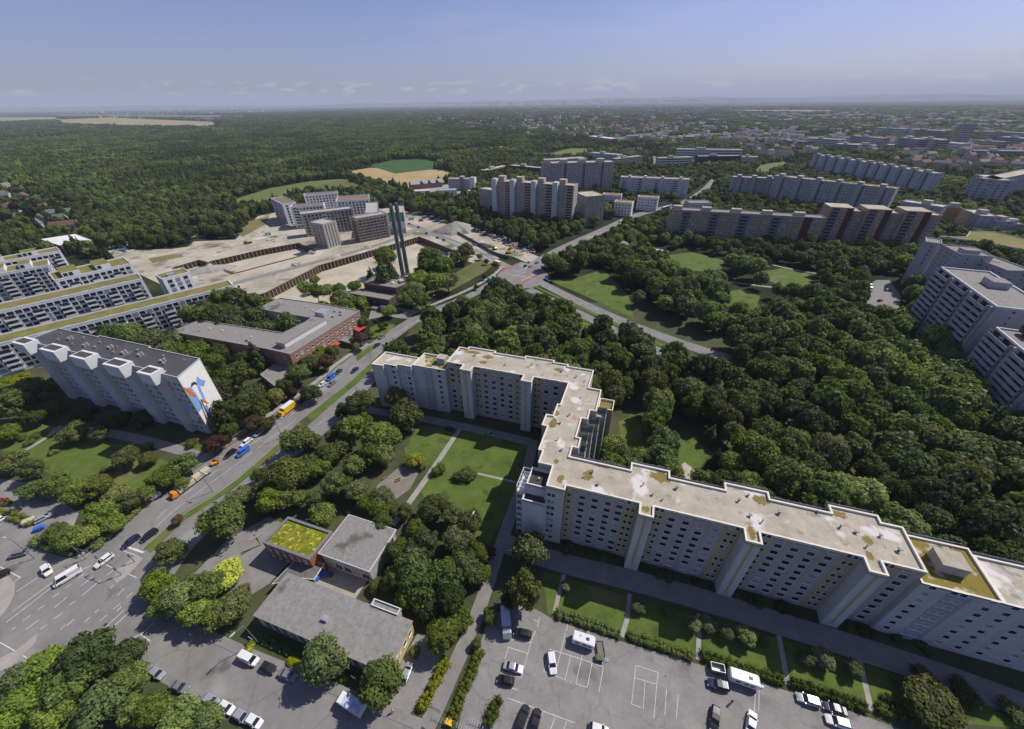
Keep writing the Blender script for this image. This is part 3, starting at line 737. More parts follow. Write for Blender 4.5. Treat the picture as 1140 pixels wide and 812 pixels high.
# ------------------------------------------------------------------ the long zigzag block
ZA = R(-19.17)
_zf = loc_frame((8.77, 68.10), ZA)
def ZF(u, v): return _zf(u, v + 0.022 * u)
def zz_poly(L): return [ZF(u, v) for u, v in L]
Z = House('zigzag_apartment_block', 'long zigzag apartment block with patchy pale flat roof and white stair towers', 'apartment block', ZF(0, 20))
HI = [(0, 0), (5, 0), (5, 1.6), (24, 1.6), (24, -1.7), (27.5, -1.7), (27.5, 1.6), (48, 1.6), (48, -1.7), (51.5, -1.7), (51.5, 1.6), (72.2, 1.6), (72.2, -1.7), (75.7, -1.7), (75.7, 1.6), (83.8, 1.6),
      (83.8, 13), (79.5, 13), (79.5, 15), (69, 15), (69, 12.6), (55.5, 12.6), (55.5, 14.9), (45, 14.9), (45, 12.4), (31.2, 12.4), (31.2, 14.8), (20.9, 14.8), (20.9, 12), (3.8, 12), (3.8, 16), (5.6, 16), (5.6, 20.4), (4.1, 20.4), (4.1, 29.5), (6.1, 29.5), (6.1, 34.2), (8.1, 34.2), (8.1, 46.2), (3.6, 46.2), (3.6, 57.6),
      (-6.3, 57.6), (-6.3, 58.8), (-12.2, 58.8), (-12.2, 60.1), (-24.1, 60.1), (-24.1, 58.8), (-36.8, 58.8), (-36.8, 60.1), (-48.8, 60.1), (-48.8, 58.8), (-52.7, 58.8), (-52.7, 47),
      (-45.5, 47), (-45.5, 43.8), (-41.2, 43.8), (-41.2, 47), (-20.9, 47), (-20.9, 43.5), (-17, 43.5), (-17, 47), (-4, 47), (-4, 34.2), (-5, 34.2), (-5, 28), (-7.3, 28), (-7.3, 22.5), (-5.5, 22.5), (-5.5, 12), (-4.2, 12), (-4.2, 7.2), (-0.1, 7.2)]
HZ = 25.0
hp = zz_poly(HI)
Z.part('wall', MB().prism(hp, 0, HZ, top=False), W_BEIGE)
q = inset(hp, 0.36)
tri = tessellate_polygon([[Vector((p[0], p[1], 0)) for p in q]])
rb = MB(); rb.v = [(p[0], p[1], HZ - 0.55) for p in q]
for t in tri:
    a, b, c = (Vector(rb.v[i]) for i in t)
    rb.f.append(tuple(t) if (b - a).cross(c - a).z > 0 else tuple(reversed(t))); rb.m.append(0)
Z.part('roof', rb, ROOF_W)
Z.part('parapet', MB().ring(inset(hp, -0.07), 0.45, HZ - 0.6, HZ + 0.03), CREAM)
Z.part('eaves_band', MB().ring(inset(hp, -0.05), 0.04, HZ - 1.15, HZ - 0.602), mat('band_ochre', (0.36, 0.30, 0.17), 0.9, 0.1, 0.5))
KEEP_OUT += [(zz_poly([(-8, -8), (130, -3), (130, 17), (12, 17), (12, 62), (-86, 62), (-86, 40), (-8, 41)]), 0)]
LOW = [('lower_roof_east', [(83.8, 0.7), (98, 0.7), (98, 13.6), (83.82, 13.6)], 22.2, ROOF_MOSS), ('l2', [(98.02, 0.7), (113, 0.7), (113, 12), (98.02, 12)], 22.15, ROOF_W), ('l3', [(113.02, 0.7), (132, 0.7), (132, 11), (113.02, 11)], 19.5, ROOF_W),
       ('l4', [(-67, 44.5), (-52.72, 44.9), (-52.72, 54.3), (-67, 54.3)], 22.2, ROOF_MOSS), ('l5', [(-83.5, 40.5), (-78.3, 40.7), (-78.3, 42), (-73, 42.1), (-73, 43.2), (-67.02, 43.3), (-67.02, 50.5), (-83.5, 50.5)], 22.1, ROOF_W)]
for nm, P, h, rm in LOW:
    wp = zz_poly(P)
    Z.part('wall', MB().prism(wp, 0, h, top=False), W_LIGHT)
    Z.part('roof', MB().face([(p[0], p[1], h - 0.5) for p in inset(wp, 0.36)]), rm)
    Z.part('parapet', MB().ring(inset(wp, -0.05) if False else wp, 0.42, h - 0.55, h + 0.03), CREAM)
# corner terraces at the bend
TD = mat('terrace_felt', (0.055, 0.052, 0.048), 0.95, 0.3, 0.8)
for P, h in (([(-5.9, 1.0), (-0.12, 1.0), (-0.12, 7.18), (-5.9, 7.18)], 22.5), ([(-6.1, -2.3), (0.6, -2.3), (0.6, -0.02), (-0.02, -0.02), (-0.02, 0.98), (-6.1, 0.98)], 19.7)):
    wp = zz_poly(P)
    Z.part('wall', MB().prism(wp, 0, h, top=False), W_LIGHT)
    rf = Z.part('roof', MB().face([(p[0], p[1], h - 0.9) for p in inset(wp, 0.3)]), TD)
    Z.part('parapet', MB().ring(wp, 0.34, h - 0.95, h + 0.03), W_WHITE)
    Z.vents([ZF(-3, 4)], h - 0.9, FRAME_W) if h > 20 else None
# facade panels standing 6 cm proud: white stair towers, ochre strips beside them
def panel(u0, u1, v, z0, z1, m, name='facade_panel', t=0.06):
    a, b = ZF(u0, v), ZF(u1, v)
    d = Vector((b[0] - a[0], b[1] - a[1])).normalized(); n = Vector((d.y, -d.x)) * t
    pl = [(a[0] + n.x, a[1] + n.y), (b[0] + n.x, b[1] + n.y), (b[0], b[1]), (a[0], a[1])]
    return Z.part(name, MB().prism(pl, z0, z1, bot=True), m)
def vpanel(u, v0, v1, z0, z1, m, t=0.06, side=-1):
    a, b = ZF(u, v0), ZF(u, v1); e = ZF(u + side * t, v0); f = ZF(u + side * t, v1)
    pl = ccw([a, b, f, e]); Z.part('facade_panel', MB().prism(pl, z0, z1, bot=True), m)
SZ = [1.9 + 2.72 * k for k in range(9)]
for (u0, u1, v, vw) in ((24, 27.5, -1.7, 1.6), (48, 51.5, -1.7, 1.6), (72.2, 75.7, -1.7, 1.6), (-45.5, -41.2, 43.8, 47), (-20.9, -17, 43.5, 47)):
    panel(u0, u1, v, 0.5, HZ - 1.2, W_LIGHT, 'stair_tower_panel')
    panel((u0 + u1) / 2 - 0.28, (u0 + u1) / 2 + 0.28, v, 2.0, HZ - 1.2, W_OCHRE, 'stair_window_strip', 0.10)
    vpanel(u0, v, vw, 0.5, HZ - 1.2, W_LIGHT)
    vpanel(u1, v, vw, 0.5, HZ - 1.2, W_LIGHT, side=1)
    panel(u0 - 3.6, u0 - 0.1, vw, 0.5, HZ - 1.2, W_OCHRE, 'ochre_strip')
    panel(u1 + 0.1, u1 + 2.9, vw, 0.5, HZ - 1.2, W_OCHRE, 'ochre_strip')
    a, b = ZF(u0 - 3.6, vw), ZF(u0, vw); Z.win(a, b, SZ, [1.1, 2.45], 0.85, 1.15, off=0.06)
    a, b = ZF(u1, vw), ZF(u1 + 3, vw); Z.win(a, b, SZ, [0.9, 2.1], 0.8, 1.15, off=0.06)
panel(5.05, 7.2, 1.6, 0.5, HZ - 1.2, W_OCHRE, 'ochre_strip'); a, b = ZF(5.05, 1.6), ZF(7.2, 1.6); Z.win(a, b, SZ, [1.1], 0.8, 1.1, off=0.06)
panel(0, 5, 0, 0.5, HZ - 1.2, W_LIGHT)
a, b = ZF(0, 0), ZF(5, 0); Z.win(a, b, SZ[:8], [0.9, 2.1], 0.9, 1.25, off=0.06)
for (u0, u1, v, ks) in ((5, 24, 1.6, (4.6, 8.0, 11.4, 14.4)), (27.5, 48, 1.6, (4.8, 8.2, 11.6, 15.0)), (51.5, 72.2, 1.6, (4.8, 8.2, 11.6, 15.0)), (75.7, 83.8, 1.6, (5.2,)), (-41.2, -20.9, 47, (4.8, 8.2, 11.6, 15.0)), (-17, -4, 47, (5.0, 8.6)), (-52.7, -45.5, 47, (2.0,))):
    a, b = ZF(u0, v), ZF(u1, v); Z.win(a, b, SZ, ks, 1.6, 1.35)
SL = SZ[:8]
for (u0, u1, v, ks) in ((83.8, 98, 0.7, (2.2, 6.0, 7.6, 12.6)), (98, 113, 0.7, (2.0, 6.0, 11.0)), (113, 132, 0.7, (2, 7, 12)), (-67, -52.7, 44.7, (2.4, 5.4, 7.0, 11.6)), (-73, -67, 43.25, (2.0, 4.4)), (-78.3, -73, 42.05, (1.6, 3.6))):
    a, b = ZF(u0, v), ZF(u1, v); Z.win(a, b, SL if u0 < 113 else SL[:7], ks, 1.25, 1.2)
panel(88.9, 93.2, 0.7, 0.5, 21.0, W_LILAC, 'recessed_bay', 0.02); panel(-62.4, -58.4, 44.63, 0.5, 21, W_LILAC, 'recessed_bay', 0.02)
# windows on the inner side of the bend
for (u, v0, v1) in ((-4.2, 12, 7.2), (-5.5, 22.5, 12), (-4, 47, 34.2)):
    a, b = ZF(u, v0), ZF(u, v1); Z.win(a, b, SZ, [1.6 + 3.2 * i for i in range(int((v0 - v1) / 3.2))], 1.3, 1.2)
# glazed balcony stacks facing the grove
def stack(u0, u1, v0, v1, m, bal):
    c = ZF((u0 + u1) / 2, (v0 + v1) / 2)
    for k in range(8):
        b = MB(); zz = 1.0 + 2.72 * k
        P = zz_poly([(u0, v0), (u1, v0), (u1, v1), (u0, v1)])
        b.prism(P, zz, zz + 0.16, 0, True, True); b.ring(inset(P, 0.06), 0.06, zz + 0.162, zz + 2.5, 1)
        Z.part('glazed_balcony', b, [W_GREY, m])
    b = MB()
    for (u, v) in ((u1 - 0.1, v0 - 0.05), (u0 + 0.1, v0 - 0.05), (u1 - 0.1, v1 - 0.1)):
        p = ZF(u, v); b.box((p[0], p[1], 0.5), (0.16, 0.16, 22.9), ZA)
    Z.part('balcony_post', b, W_WHITE)
for (u0, u1, v0, v1) in ((5.7, 7.6, 16.2, 20.2), (4.2, 7.4, 21.0, 25.0), (4.2, 8.4, 25.2, 29.2), (6.2, 9.8, 29.7, 34.0), (8.2, 11.4, 34.4, 39.6)):
    stack(u0, u1, v0, v1, BALC_GL, True)
P = zz_poly([(8.12, 40.2), (13.2, 40.2), (13.2, 46), (8.12, 46)])
Z.part('wall', MB().prism(P, 0, 21.5, top=False), mat('render_brownish', (0.36, 0.27, 0.18), 0.9, 0.12, 0.4))
Z.part('roof', MB().face([(p[0], p[1], 20.7) for p in inset(P, 0.3)]), MOSS); Z.part('parapet', MB().ring(P, 0.3, 20.65, 21.55), CREAM)
# balcony rails along the rear roof edge
for (u0, u1, v) in ((3.8, 20.9, 12.0), (20.9, 31.2, 14.8), (31.2, 45, 12.4), (45, 55.5, 14.9), (55.5, 69, 12.6), (69, 79.5, 15), (84, 98, 13.6), (98, 112, 12), (-24, -36.7, 58.8), (-12.2, -24, 60.1), (-37, -48.7, 60.1), (3.5, -6.2, 57.6), (-53, -66.8, 54.3)):
    lo, hi = min(u0, u1) + 0.3, max(u0, u1) - 0.3
    top = 22.2 if hi > 84 or lo < -53.2 else HZ
    for k, zz in enumerate(([top - 1.7 - 2.72 * i for i in range(3)])):
        b = MB(); P = zz_poly([(lo, v + 0.1), (hi, v + 0.1), (hi, v + 1.5), (lo, v + 1.5)])
        b.prism(P, zz - 0.2, zz, bot=True); b.ring(P, 0.07, zz + 0.002, zz + 1.0, 1)
        n = int((hi - lo) / 1.3)
        for i in range(n + 1):
            p = ZF(lo + (hi - lo) * i / n, v + 1.54); b.box((p[0], p[1], zz), (0.09, 0.09, 1.06), ZA, 0)
        Z.part('rear_balcony', b, [W_WHITE, mat('rail_glass', (0.10, 0.13, 0.16), 0.15, 0.1, 0.4, spec=0.6)])
# balcony rack on the courtyard side of the corner
for k in range(7):
    P = zz_poly([(-8.3, -0.4), (-6.0, -0.4), (-6.0, 6.6), (-8.3, 6.6)]); b = MB(); zz = 2.5 + 2.72 * k
    b.prism(P, zz, zz + 0.18, bot=True); b.ring(P, 0.09, zz + 0.19, zz + 1.1); Z.part('balcony', b, W_WHITE)
b = MB()
for v in (-0.3, 2.0, 4.3, 6.5):
    p = ZF(-8.2, v); b.box((p[0], p[1], 0), (0.14, 0.14, 22.2), ZA)
for v in (-0.3, 1.0, 2.4, 3.7, 5.1, 6.5):
    p, q2 = ZF(-8.2, v), ZF(-6.0, v); b.tube((p[0], p[1], 22.25), (q2[0], q2[1], 22.25), 0.09, n=5)
p, q2 = ZF(-8.2, -0.4), ZF(-8.2, 6.6); b.tube((p[0], p[1], 22.3), (q2[0], q2[1], 22.3), 0.1, n=5)
Z.part('balcony_rack', b, W_WHITE)
# lift houses, vents, mossy hollows on the roof
for (u, v, zz, d) in ((91, 7.4, 21.7, (5.0, 4.4, 2.6)), (-56.6, 50.6, 21.7, (3.6, 3.2, 2.6))):
    p = ZF(u, v); o = Z.box('lift_house', (p[0], p[1], zz), d, ZA, W_CONC)
    Z.part('lift_house_roof', MB().box((p[0], p[1], zz + d[2] + 0.004), (d[0] + 0.3, d[1] + 0.3, 0.16), ZA), ROOF_W, o)
rv = random.Random(4)
Z.vents([ZF(u, v) for u, v in ((9, 6), (11, 8.5), (13, 4.6), (24.5, 8), (27, 5.5), (33, 9.5), (29.5, 4.6), (48, 10), (50, 6), (52.5, 5), (50.5, 12.5), (57, 9), (66, 12), (70, 9), (73, 8.5), (74, 5), (78, 9), (80.5, 6), (1.5, 50), (-2, 52), (-8, 54), (-20, 55), (-30, 52), (-44, 55), (2, 40), (0, 30), (-2, 25.5), (-1, 18), (1, 14))], HZ - 0.55, mat('vent_grey', (0.27, 0.26, 0.25), 0.7, 0.3, 1), ZA)
for (u, v, a_, b_) in ((10, 7.2, 1.6, 2.3), (3, 3.6, 1.1, 1.8), (29.2, 12.2, 3.4, 2.2), (49.8, 1.2, 1.0, 2.6), (53.5, 12, 2.2, 1.6), (71, 13, 2.0, 1.3), (75, 7, 1.2, 1.6), (74, 2.8, .9, 1.4), (-46, 57.2, 4.2, 1.3), (-38.5, 55.5, 2.6, 1.6), (-4.2, 25, 1.6, 2.6), (-4.5, 30, 1.4, 1.6), (-9, 55, 2.2, 1.4), (0.5, 9.5, 0.9, 1.0), (-52, 57, 1.2, 0.8), (-39, 51.5, 2.0, 1.3), (25.6, 0.6, 1.2, 1.2), (13.2, 11.4, 2.4, .7)):
    n = 34; pts = []
    for i in range(n):
        t = 2 * math.pi * i / n; k = 0.62 + 0.42 * rv.random(); p = ZF(u + a_ * k * math.cos(t), v + b_ * k * math.sin(t)); pts.append((p[0], p[1], HZ - 0.54))
    Z.part('moss_patch', MB().face(pts), MOSS)
Z.done(100, True, False)

# ------------------------------------------------------------------ white block with the painted gable
MA = R(-18.2)
MF = loc_frame((-202.7, 154.6), MA)
MH = 28.5
M = House('mural_apartment_block', 'grey white apartment block with dark roof and a painted figure on its sunny gable', 'apartment block', MF(45, -6))
mo = []
PIERS = [(1.0, 8.4), (19, 27.5), (37.3, 45.6), (56.3, 64.8), (74.6, 81)]
for u0, u1 in PIERS: mo += [(u0 + 2.6, -11.4), (u0 + 2.6, -13.3), (u1, -13.3), (u1, -11.4)]
mo += [(81.2, -12), (89.2, -12), (85.2, 0), (57, 0), (57, 0.9), (26, 0.9), (26, 0), (0, 0), (0, -11.4)]
mp = [MF(u, v) for u, v in mo]
W_MB = mat('render_mural_block', (0.43, 0.43, 0.44), 0.9, 0, 0.25, col2=(0.50, 0.50, 0.51), spots=((0.38, 0.38, 0.39), 0.1, 0.62))
M.body(mp, 0, MH, W_MB, ROOF_D, 0.35, mat('edge_metal', (0.42, 0.43, 0.45), 0.5, 0.1, 1), 0.3)
MZ = [2.0 + 2.75 * k for k in range(9)]
for k, (u0, u1) in enumerate(PIERS):
    b = MB(); b.prism([MF(u0 - 0.3, -15.4), MF(u1 + 0.3, -15.4), MF(u1 + 0.3, -10.6), MF(u0 - 0.3, -10.6)], MH - 3.2, MH + 1.5, bot=True)
    o = M.part('pier_head', b, W_WHITE)
    M.part('skylight', MB().prism([MF(u0 + 0.4, -14.4), MF(u1 - 0.6, -14.4), MF(u1 - 0.6, -11.6), MF(u0 + 0.4, -11.6)], MH + 1.504, MH + 1.62), mat('skylight_dark', (0.075, 0.06, 0.055), 0.5, 0.2, 1), o)
    nx = PIERS[k + 1][0] if k < 4 else 81.2
    if nx - u1 > 4:
        a, b2 = MF(u1, -11.4), MF(nx, -11.4); L = nx - u1
        M.win(a, b2, MZ, [1.3, 3.4, 5.6, L - 3.4], 1.3, 1.3)
        M.part('corner_strip', MB().prism([MF(nx - 0.6, -11.48), MF(nx - 0.1, -11.48), MF(nx - 0.1, -11.41), MF(nx - 0.6, -11.41)], 0.5, MH - 3.3), W_WHITE)
    # cream sheet on the pier side, sunlight painted into its colour
    M.part('pier_sunlit_side', MB().prism([MF(u1, -13.2), MF(u1 + 0.05, -13.2), MF(u1 + 0.05, -11.45), MF(u1, -11.45)], 0.4, MH - 3.3, bot=True), CREAM)
a, b = MF(81.2, -12), MF(89.2, -12); M.win(a, b, MZ, [1.6, 4.2, 6.6], 1.25, 1.25)
# painted gable
BLUE_P = mat('mural_blue', (0.19, 0.33, 0.62), 0.85, 0.15, 0.6); OR_P = mat('mural_orange', (0.55, 0.17, 0.02), 0.85, 0.25, 1.0)
BLK_P = mat('mural_black', (0.04, 0.035, 0.05), 0.85, 0.2, 1.0); WH_P = mat('mural_white', (0.72, 0.70, 0.66), 0.85, 0.06, 0.5)
def mural(name, base, es, ez, P0, P1, Hh, shapes, off0):
    a, b = Vector((*P0, 0)), Vector((*P1, 0)); d = (b - a).normalized(); n = Vector((d.y, -d.x, 0))
    det = es[0] * ez[1] - ez[0] * es[1]; L = (b - a).length
    for k, (m_, pts) in enumerate(shapes):
        out = []
        for x, y in pts:
            rx, ry = x - base[0], y - base[1]
            s_, t_ = (rx * ez[1] - ez[0] * ry) / det, (es[0] * ry - es[1] * rx) / det
            s_ = min(max(s_, 0.01), 0.99); t_ = min(max(t_, 0.005), 0.97)
            p = a + d * (s_ * L) + n * (off0 + 0.012 * k); out.append(Vector((p.x, p.y, Hh * (1 - t_))))
        mb = MB(); mb.v = [tuple(p) for p in out]
        for t in tessellate_polygon([out]):
            A, B_, C_ = (out[i] for i in t)
            mb.f.append(tuple(t) if (B_ - A).cross(C_ - A).dot(n) > 0 else tuple(reversed(t))); mb.m.append(0)
        M.part('mural_paint', mb, m_)
mural('g', (840, 285), (120, -100), (210, 295), MF(89.2, -12), MF(85.2, 0), MH, [
    (WH_P, [(842, 288), (958, 192), (1168, 480), (1050, 578)]),
    (BLUE_P, [(945, 283), (953, 278), (965, 290), (1000, 300), (990, 330), (965, 325), (985, 360), (1008, 405), (990, 398), (962, 350), (948, 318)]),
    (BLUE_P, [(893, 338), (915, 330), (955, 375), (985, 420), (985, 442), (955, 468), (905, 380)]),
    (WH_P, [(925, 322), (945, 322), (958, 345), (975, 385), (968, 395), (945, 362), (930, 345)]),
    (BLK_P, [(915, 328), (918, 312), (932, 304), (947, 310), (951, 322), (940, 318), (928, 322), (922, 332)]),
    (OR_P, [(872, 333), (895, 338), (920, 352), (950, 378), (945, 385), (925, 375), (915, 378), (900, 362), (880, 350)]),
    (OR_P, [(978, 392), (1000, 400), (1025, 415), (1015, 418), (990, 408), (982, 404)]),
    (BLK_P, [(972, 395), (977, 393), (1050, 520), (1062, 548), (1055, 548), (1040, 518)]),
    (BLK_P, [(966, 402), (969, 400), (1030, 520), (1050, 560), (1045, 560), (1022, 520)]),
    (BLUE_P, [(1000, 425), (1012, 420), (1045, 490), (1035, 498)])], 0.02)
mural('f', (755, 270), (85, 15), (135, 315), MF(81.2, -12), MF(89.2, -12), MH, [
    (BLUE_P, [(836, 390), (858, 415), (881, 442), (864, 468), (847, 495), (842, 440)]),
    (OR_P, [(774, 322), (790, 316), (806, 332), (790, 336)]),
    (OR_P, [(903, 522), (922, 514), (946, 538), (930, 545), (915, 535)]),
    (BLUE_P, [(767, 345), (775, 350), (778, 362), (770, 362)])], 0.02)
rv = random.Random(9)
M.vents([MF(u, -v) for u, v in ((8, 3), (14, 7), (22, 2.5), (24, 7.5), (33, 3), (36, 6.5), (44, 3.4), (48, 7), (55, 2.8), (62, 6.3), (70, 3), (76, 7), (81, 3))], MH - 0.34, METAL, MA)
for (u, v) in ((17, 5), (30, 6.8), (42, 5), (52, 6.2), (60, 5.4), (73, 6)):
    p = MF(u, -v); b = MB(); b.box((p[0], p[1], MH - 0.34), (1.5, 0.9, 1.0), MA); b.box((p[0] + 0.9, p[1] + 0.5, MH - 0.33), (0.7, 0.7, 1.5), MA); M.part('ventilation_unit', b, METAL)
M.done(100, True)

# ------------------------------------------------------------------ brick school by the main street
BRICK = mat('brick', (0.24, 0.128, 0.092), 0.9, 0, 0.5, det=8, col2=(0.33, 0.195, 0.15))
BRICK_D = mat('brick_dark', (0.105, 0.060, 0.048), 0.9, 0, 0.5, det=8, col2=(0.15, 0.09, 0.07))
BA = R(-14.8); BF = loc_frame((-179, 180.6), BA)
S = House('brick_school', 'long U shaped red brick building with gravel roofs and red awnings', 'school', BF(40, 20))
bp = [BF(u, v) for u, v in ((0, 0), (64, -3), (77, -4.3), (83.2, 45), (62, 47.6), (25.3, 49.3), (23.4, 33.4), (63.3, 30.5), (59, 12.6), (3, 14))]
S.part('wall', MB().prism(bp, 0, 12, top=False), BRICK)
q = inset(bp, 0.3); vv = [Vector((p[0], p[1], 11.6)) for p in q]; rb = MB(); rb.v = [tuple(p) for p in vv]
for t in tessellate_polygon([vv]):
    a, b, c = (vv[i] for i in t); rb.f.append(tuple(t) if (b - a).cross(c - a).z > 0 else tuple(reversed(t))); rb.m.append(0)
S.part('roof', rb, ROOF_G); S.part('parapet', MB().ring(inset(bp, -0.05), 0.35, 11.5, 12.03), mat('coping_grey', (0.30, 0.29, 0.28), 0.7, 0.1, 1)); KEEP_OUT.append((bp, 0))
S.part('rendered_court_wall', MB().prism([BF(23.3, 33.2), BF(62.6, 30.35), BF(62.6, 30.5), BF(23.4, 33.35)], 0.2, 11.4), W_LILAC)
zz = [1.6, 4.9, 8.2]
def bw(u0, v0, u1, v1, bays, w=1.3, h=1.5, zs=zz): S.grid(BF(u0, v0), BF(u1, v1), zs[0], len(zs), 3.3, bays, w, h, 1.5)
bw(0, 0, 64, -3, 3.4); bw(64, -3, 77, -4.3, 3.4); bw(77, -4.3, 83.2, 45, 3.3); bw(23.4, 33.2, 62, 30.4, 3.4); bw(0, 14, 0, 0, 3.4)
b = MB(); b.prism([BF(66, 0.5), BF(71, 0), BF(75, 27), BF(66, 28)], 11.6, 14.2); S.part('roof_plant_room', b, [W_GREY])
S.part('plant_room_roof', MB().prism([BF(65.7, 0.2), BF(71.3, -0.3), BF(75.3, 27.3), BF(65.7, 28.3)], 14.204, 14.4, bot=True), ROOF_G)
S.part('light_wall_panel', MB().prism([BF(71.06, 0.3), BF(71.12, 0.3), BF(75.02, 26.6), BF(74.96, 26.6)], 11.7, 14.1), W_WHITE)
b = MB(); b.prism([BF(64, 32), BF(70, 31.4), BF(70.6, 37), BF(64.6, 37.6)], 11.6, 15.0); S.part('ventilation_plant', b, METAL)
b = MB()
for u, v in ((73, 35), (76, 38), (74, 41), (70, 41)): p = BF(u, v); b.box((p[0], p[1], 11.6), (1.6, 1.1, 1.0), BA)
S.part('roof_units', b, METAL)
S.vents([BF(u, v) for u, v in ((10, 8), (18, 7), (26, 7), (36, 6), (46, 5), (30, 44), (40, 41), (50, 42), (57, 39))], 11.6, FRAME_W, BA)
RED_AW = mat('awning_red', (0.42, 0.05, 0.038), 0.7, 0.1, 1)
for u0, u1, v0, v1 in ((79.75, 82.3, 16, 23), (82.4, 85.6, 37, 43)):
    P = [BF(u0, v0), BF(u1, v0 - 0.3), BF(u1 + 0.9, v1), BF(u0 + 0.9, v1)]
    b = MB(); b.face([(P[0][0], P[0][1], 3.9), (P[1][0], P[1][1], 2.9), (P[2][0], P[2][1], 2.9), (P[3][0], P[3][1], 3.9)]); b.face([(P[1][0], P[1][1], 2.9), (P[1][0], P[1][1], 2.6), (P[2][0], P[2][1], 2.6), (P[2][0], P[2][1], 2.9)])
    b.face([(P[3][0], P[3][1], 3.86), (P[2][0], P[2][1], 2.86), (P[1][0], P[1][1], 2.86), (P[0][0], P[0][1], 3.86)])
    S.part('awning', b, RED_AW)
P = [BF(81.3, 25), BF(88, 24), BF(88.8, 29), BF(82, 30)]
b = MB().prism(P, 3.0, 3.35, bot=True)
for u, v in ((87.5, 24.5), (88.2, 28.6)): p = BF(u, v); b.tube((p[0], p[1], 0), (p[0], p[1], 3.0), 0.1)
S.part('entrance_canopy', b, ROOF_G)
S.done(100, False)
AN = House('flat_annexe', 'single storey flat roofed annexe at the corner of the brick school', 'annexe', G(305, 415))
AN.body(GX([(289.5, 417), (306, 430), (326, 409), (305, 405.5)], 4), 0, 4, BRICK_D, ROOF_G, 0.3, mat('coping_grey', (0.3, 0.29, 0.28)), 0.3); AN.done()

# ------------------------------------------------------------------ church centre and kindergarten in the foreground
YEL = mat('render_yellow', (0.52, 0.42, 0.17), 0.9, 0, 0.6, col2=(0.60, 0.49, 0.22))
REDB = mat('brick_red', (0.28, 0.085, 0.042), 0.9, 0, 0.9, col2=(0.36, 0.125, 0.065))
SED = mat('sedum_bloom', (0.06, 0.085, 0.014), 0.95, 0, 0.5, det=9, col2=(0.26, 0.25, 0.02), spots=((0.45, 0.38, 0.012), 0.9, 0.57))
CA = R(-18.6)
KF = loc_frame((-63.8, 45.3), CA)
K = House('kindergarten', 'low kindergarten with wide grey gravel roof and pale yellow walls', 'kindergarten', KF(18, 5))
kp = [KF(u, v) for u, v in ((-0.5, 0), (37.2, 0), (37.2, 10.6), (33.2, 10.6), (33.2, 12.2), (25.6, 12.2), (25.6, 10.6), (-0.5, 10.6))]
K.body(kp, 0, 5.6, YEL, ROOF_G, 0, name='wall')
K.part('eaves_board', MB().ring(inset(kp, -0.28), 0.05, 5.58, 5.86), mat('board_grey', (0.26, 0.25, 0.24), 0.8, 0.1, 1))
p = KF(17, 4.6); b = MB().box((p[0], p[1], 5.9), (1.5, 1.2, 0.8), CA); o = K.part('skylight_box', b, METAL); K.part('skylight_pane', MB().box((p[0], p[1], 6.705), (1.1, 0.8, 0.06), CA), mat('sky_glass', (0.25, 0.32, 0.42), 0.1, 0.05, 1), o)
P = [KF(25.7, 10.7), KF(25.7, 12.3), KF(33.2, 12.3), KF(33.2, 10.7)]
K.part('terrace_upstand', MB().ring(ccw(P), 0.18, 5.9, 6.35), W_WHITE)
BLW = mat('window_blue', (0.16, 0.20, 0.30), 0.4, 0.1, 1)
K.win(KF(-0.5, 0), KF(37.2, 0), [1.0, 3.2], [3 + 2.6 * i for i in range(13)], 1.5, 1.3, BLW)
K.win(KF(37.2, 0), KF(37.2, 10.6), [2.6], [6.8, 9.0], 1.0, 1.6)
for k, (s_, z_) in enumerate(((1.4, 3.4), (2.4, 2.0), (3.3, 3.9), (4.4, 2.7))):     # white cut-out figures on the yellow end wall
    b = MB(); p = KF(37.24 + 0.002 * k, s_); q2 = KF(37.24 + 0.002 * k, s_ + 0.75)
    b.face([(p[0], p[1], z_), (q2[0], q2[1], z_), (q2[0], q2[1], z_ + 0.9), ((p[0] + q2[0]) / 2, (p[1] + q2[1]) / 2, z_ + 1.35), (p[0], p[1], z_ + 0.9)]); K.part('wall_figure', b, WH_P)
K.done(60, True)
GF = loc_frame((-71.6, 63.9), CA)
C1 = House('parish_office', 'red brick cube with bright yellow green sedum roof beside the grey hall', 'parish house', GF(8, 4))
gp = [GF(0, 0), GF(16.4, 0), GF(16.8, 8.9), GF(0.6, 8.9)]
C1.body(gp, 0, 7, REDB, SED, 0.5, mat('coping_slate', (0.17, 0.17, 0.18), 0.6, 0.1, 1), 0.7)
C1.win(gp[0], gp[1], [1.0, 3.9], [1.6, 4.2, 6.8, 9.4, 12.0, 14.4], 0.9, 1.7)
C1.done(30, True)
HF = loc_frame((-54.2, 61.1), CA)
C2 = House('parish_hall', 'pale grey hall with a tilted gravel roof between red cube and trees', 'hall', HF(8, 6))
hp2 = [HF(0, 0), HF(15.8, 0), HF(16, 12.2), HF(0.2, 12.2)]
C2.part('wall', MB().prism(hp2, 0, 6, top=False), W_GREY); KEEP_OUT.append((grow(hp2, 1), 0))
C2.part('roof', MB().prism(inset(hp2, -0.3), 6.004, 6.3, bot=True), ROOF_G)
C2.part('roof_edge', MB().ring(inset(hp2, -0.45), 0.14, 5.9, 6.36), W_WHITE)
for s_ in (0.3, 3.2, 6.2, 9.2, 12.2, 15.2):
    p = HF(s_ + 0.2, -0.06); C2.part('facade_post', MB().box((p[0], p[1], 0.1), (0.18, 0.1, 5.7), CA), W_WHITE)
for s_ in (1.7, 4.7, 7.7, 10.7, 13.7):
    a, b = HF(0, 0), HF(15.8, 0); C2.win(a, b, [0.4], [s_ + 0.2], 2.2, 2.4, FRAME_W)
C2.win(HF(15.8, 0), HF(16, 12.2), [2.8], [8.6, 10.2], 1.3, 2.2)
C2.done(20, True)
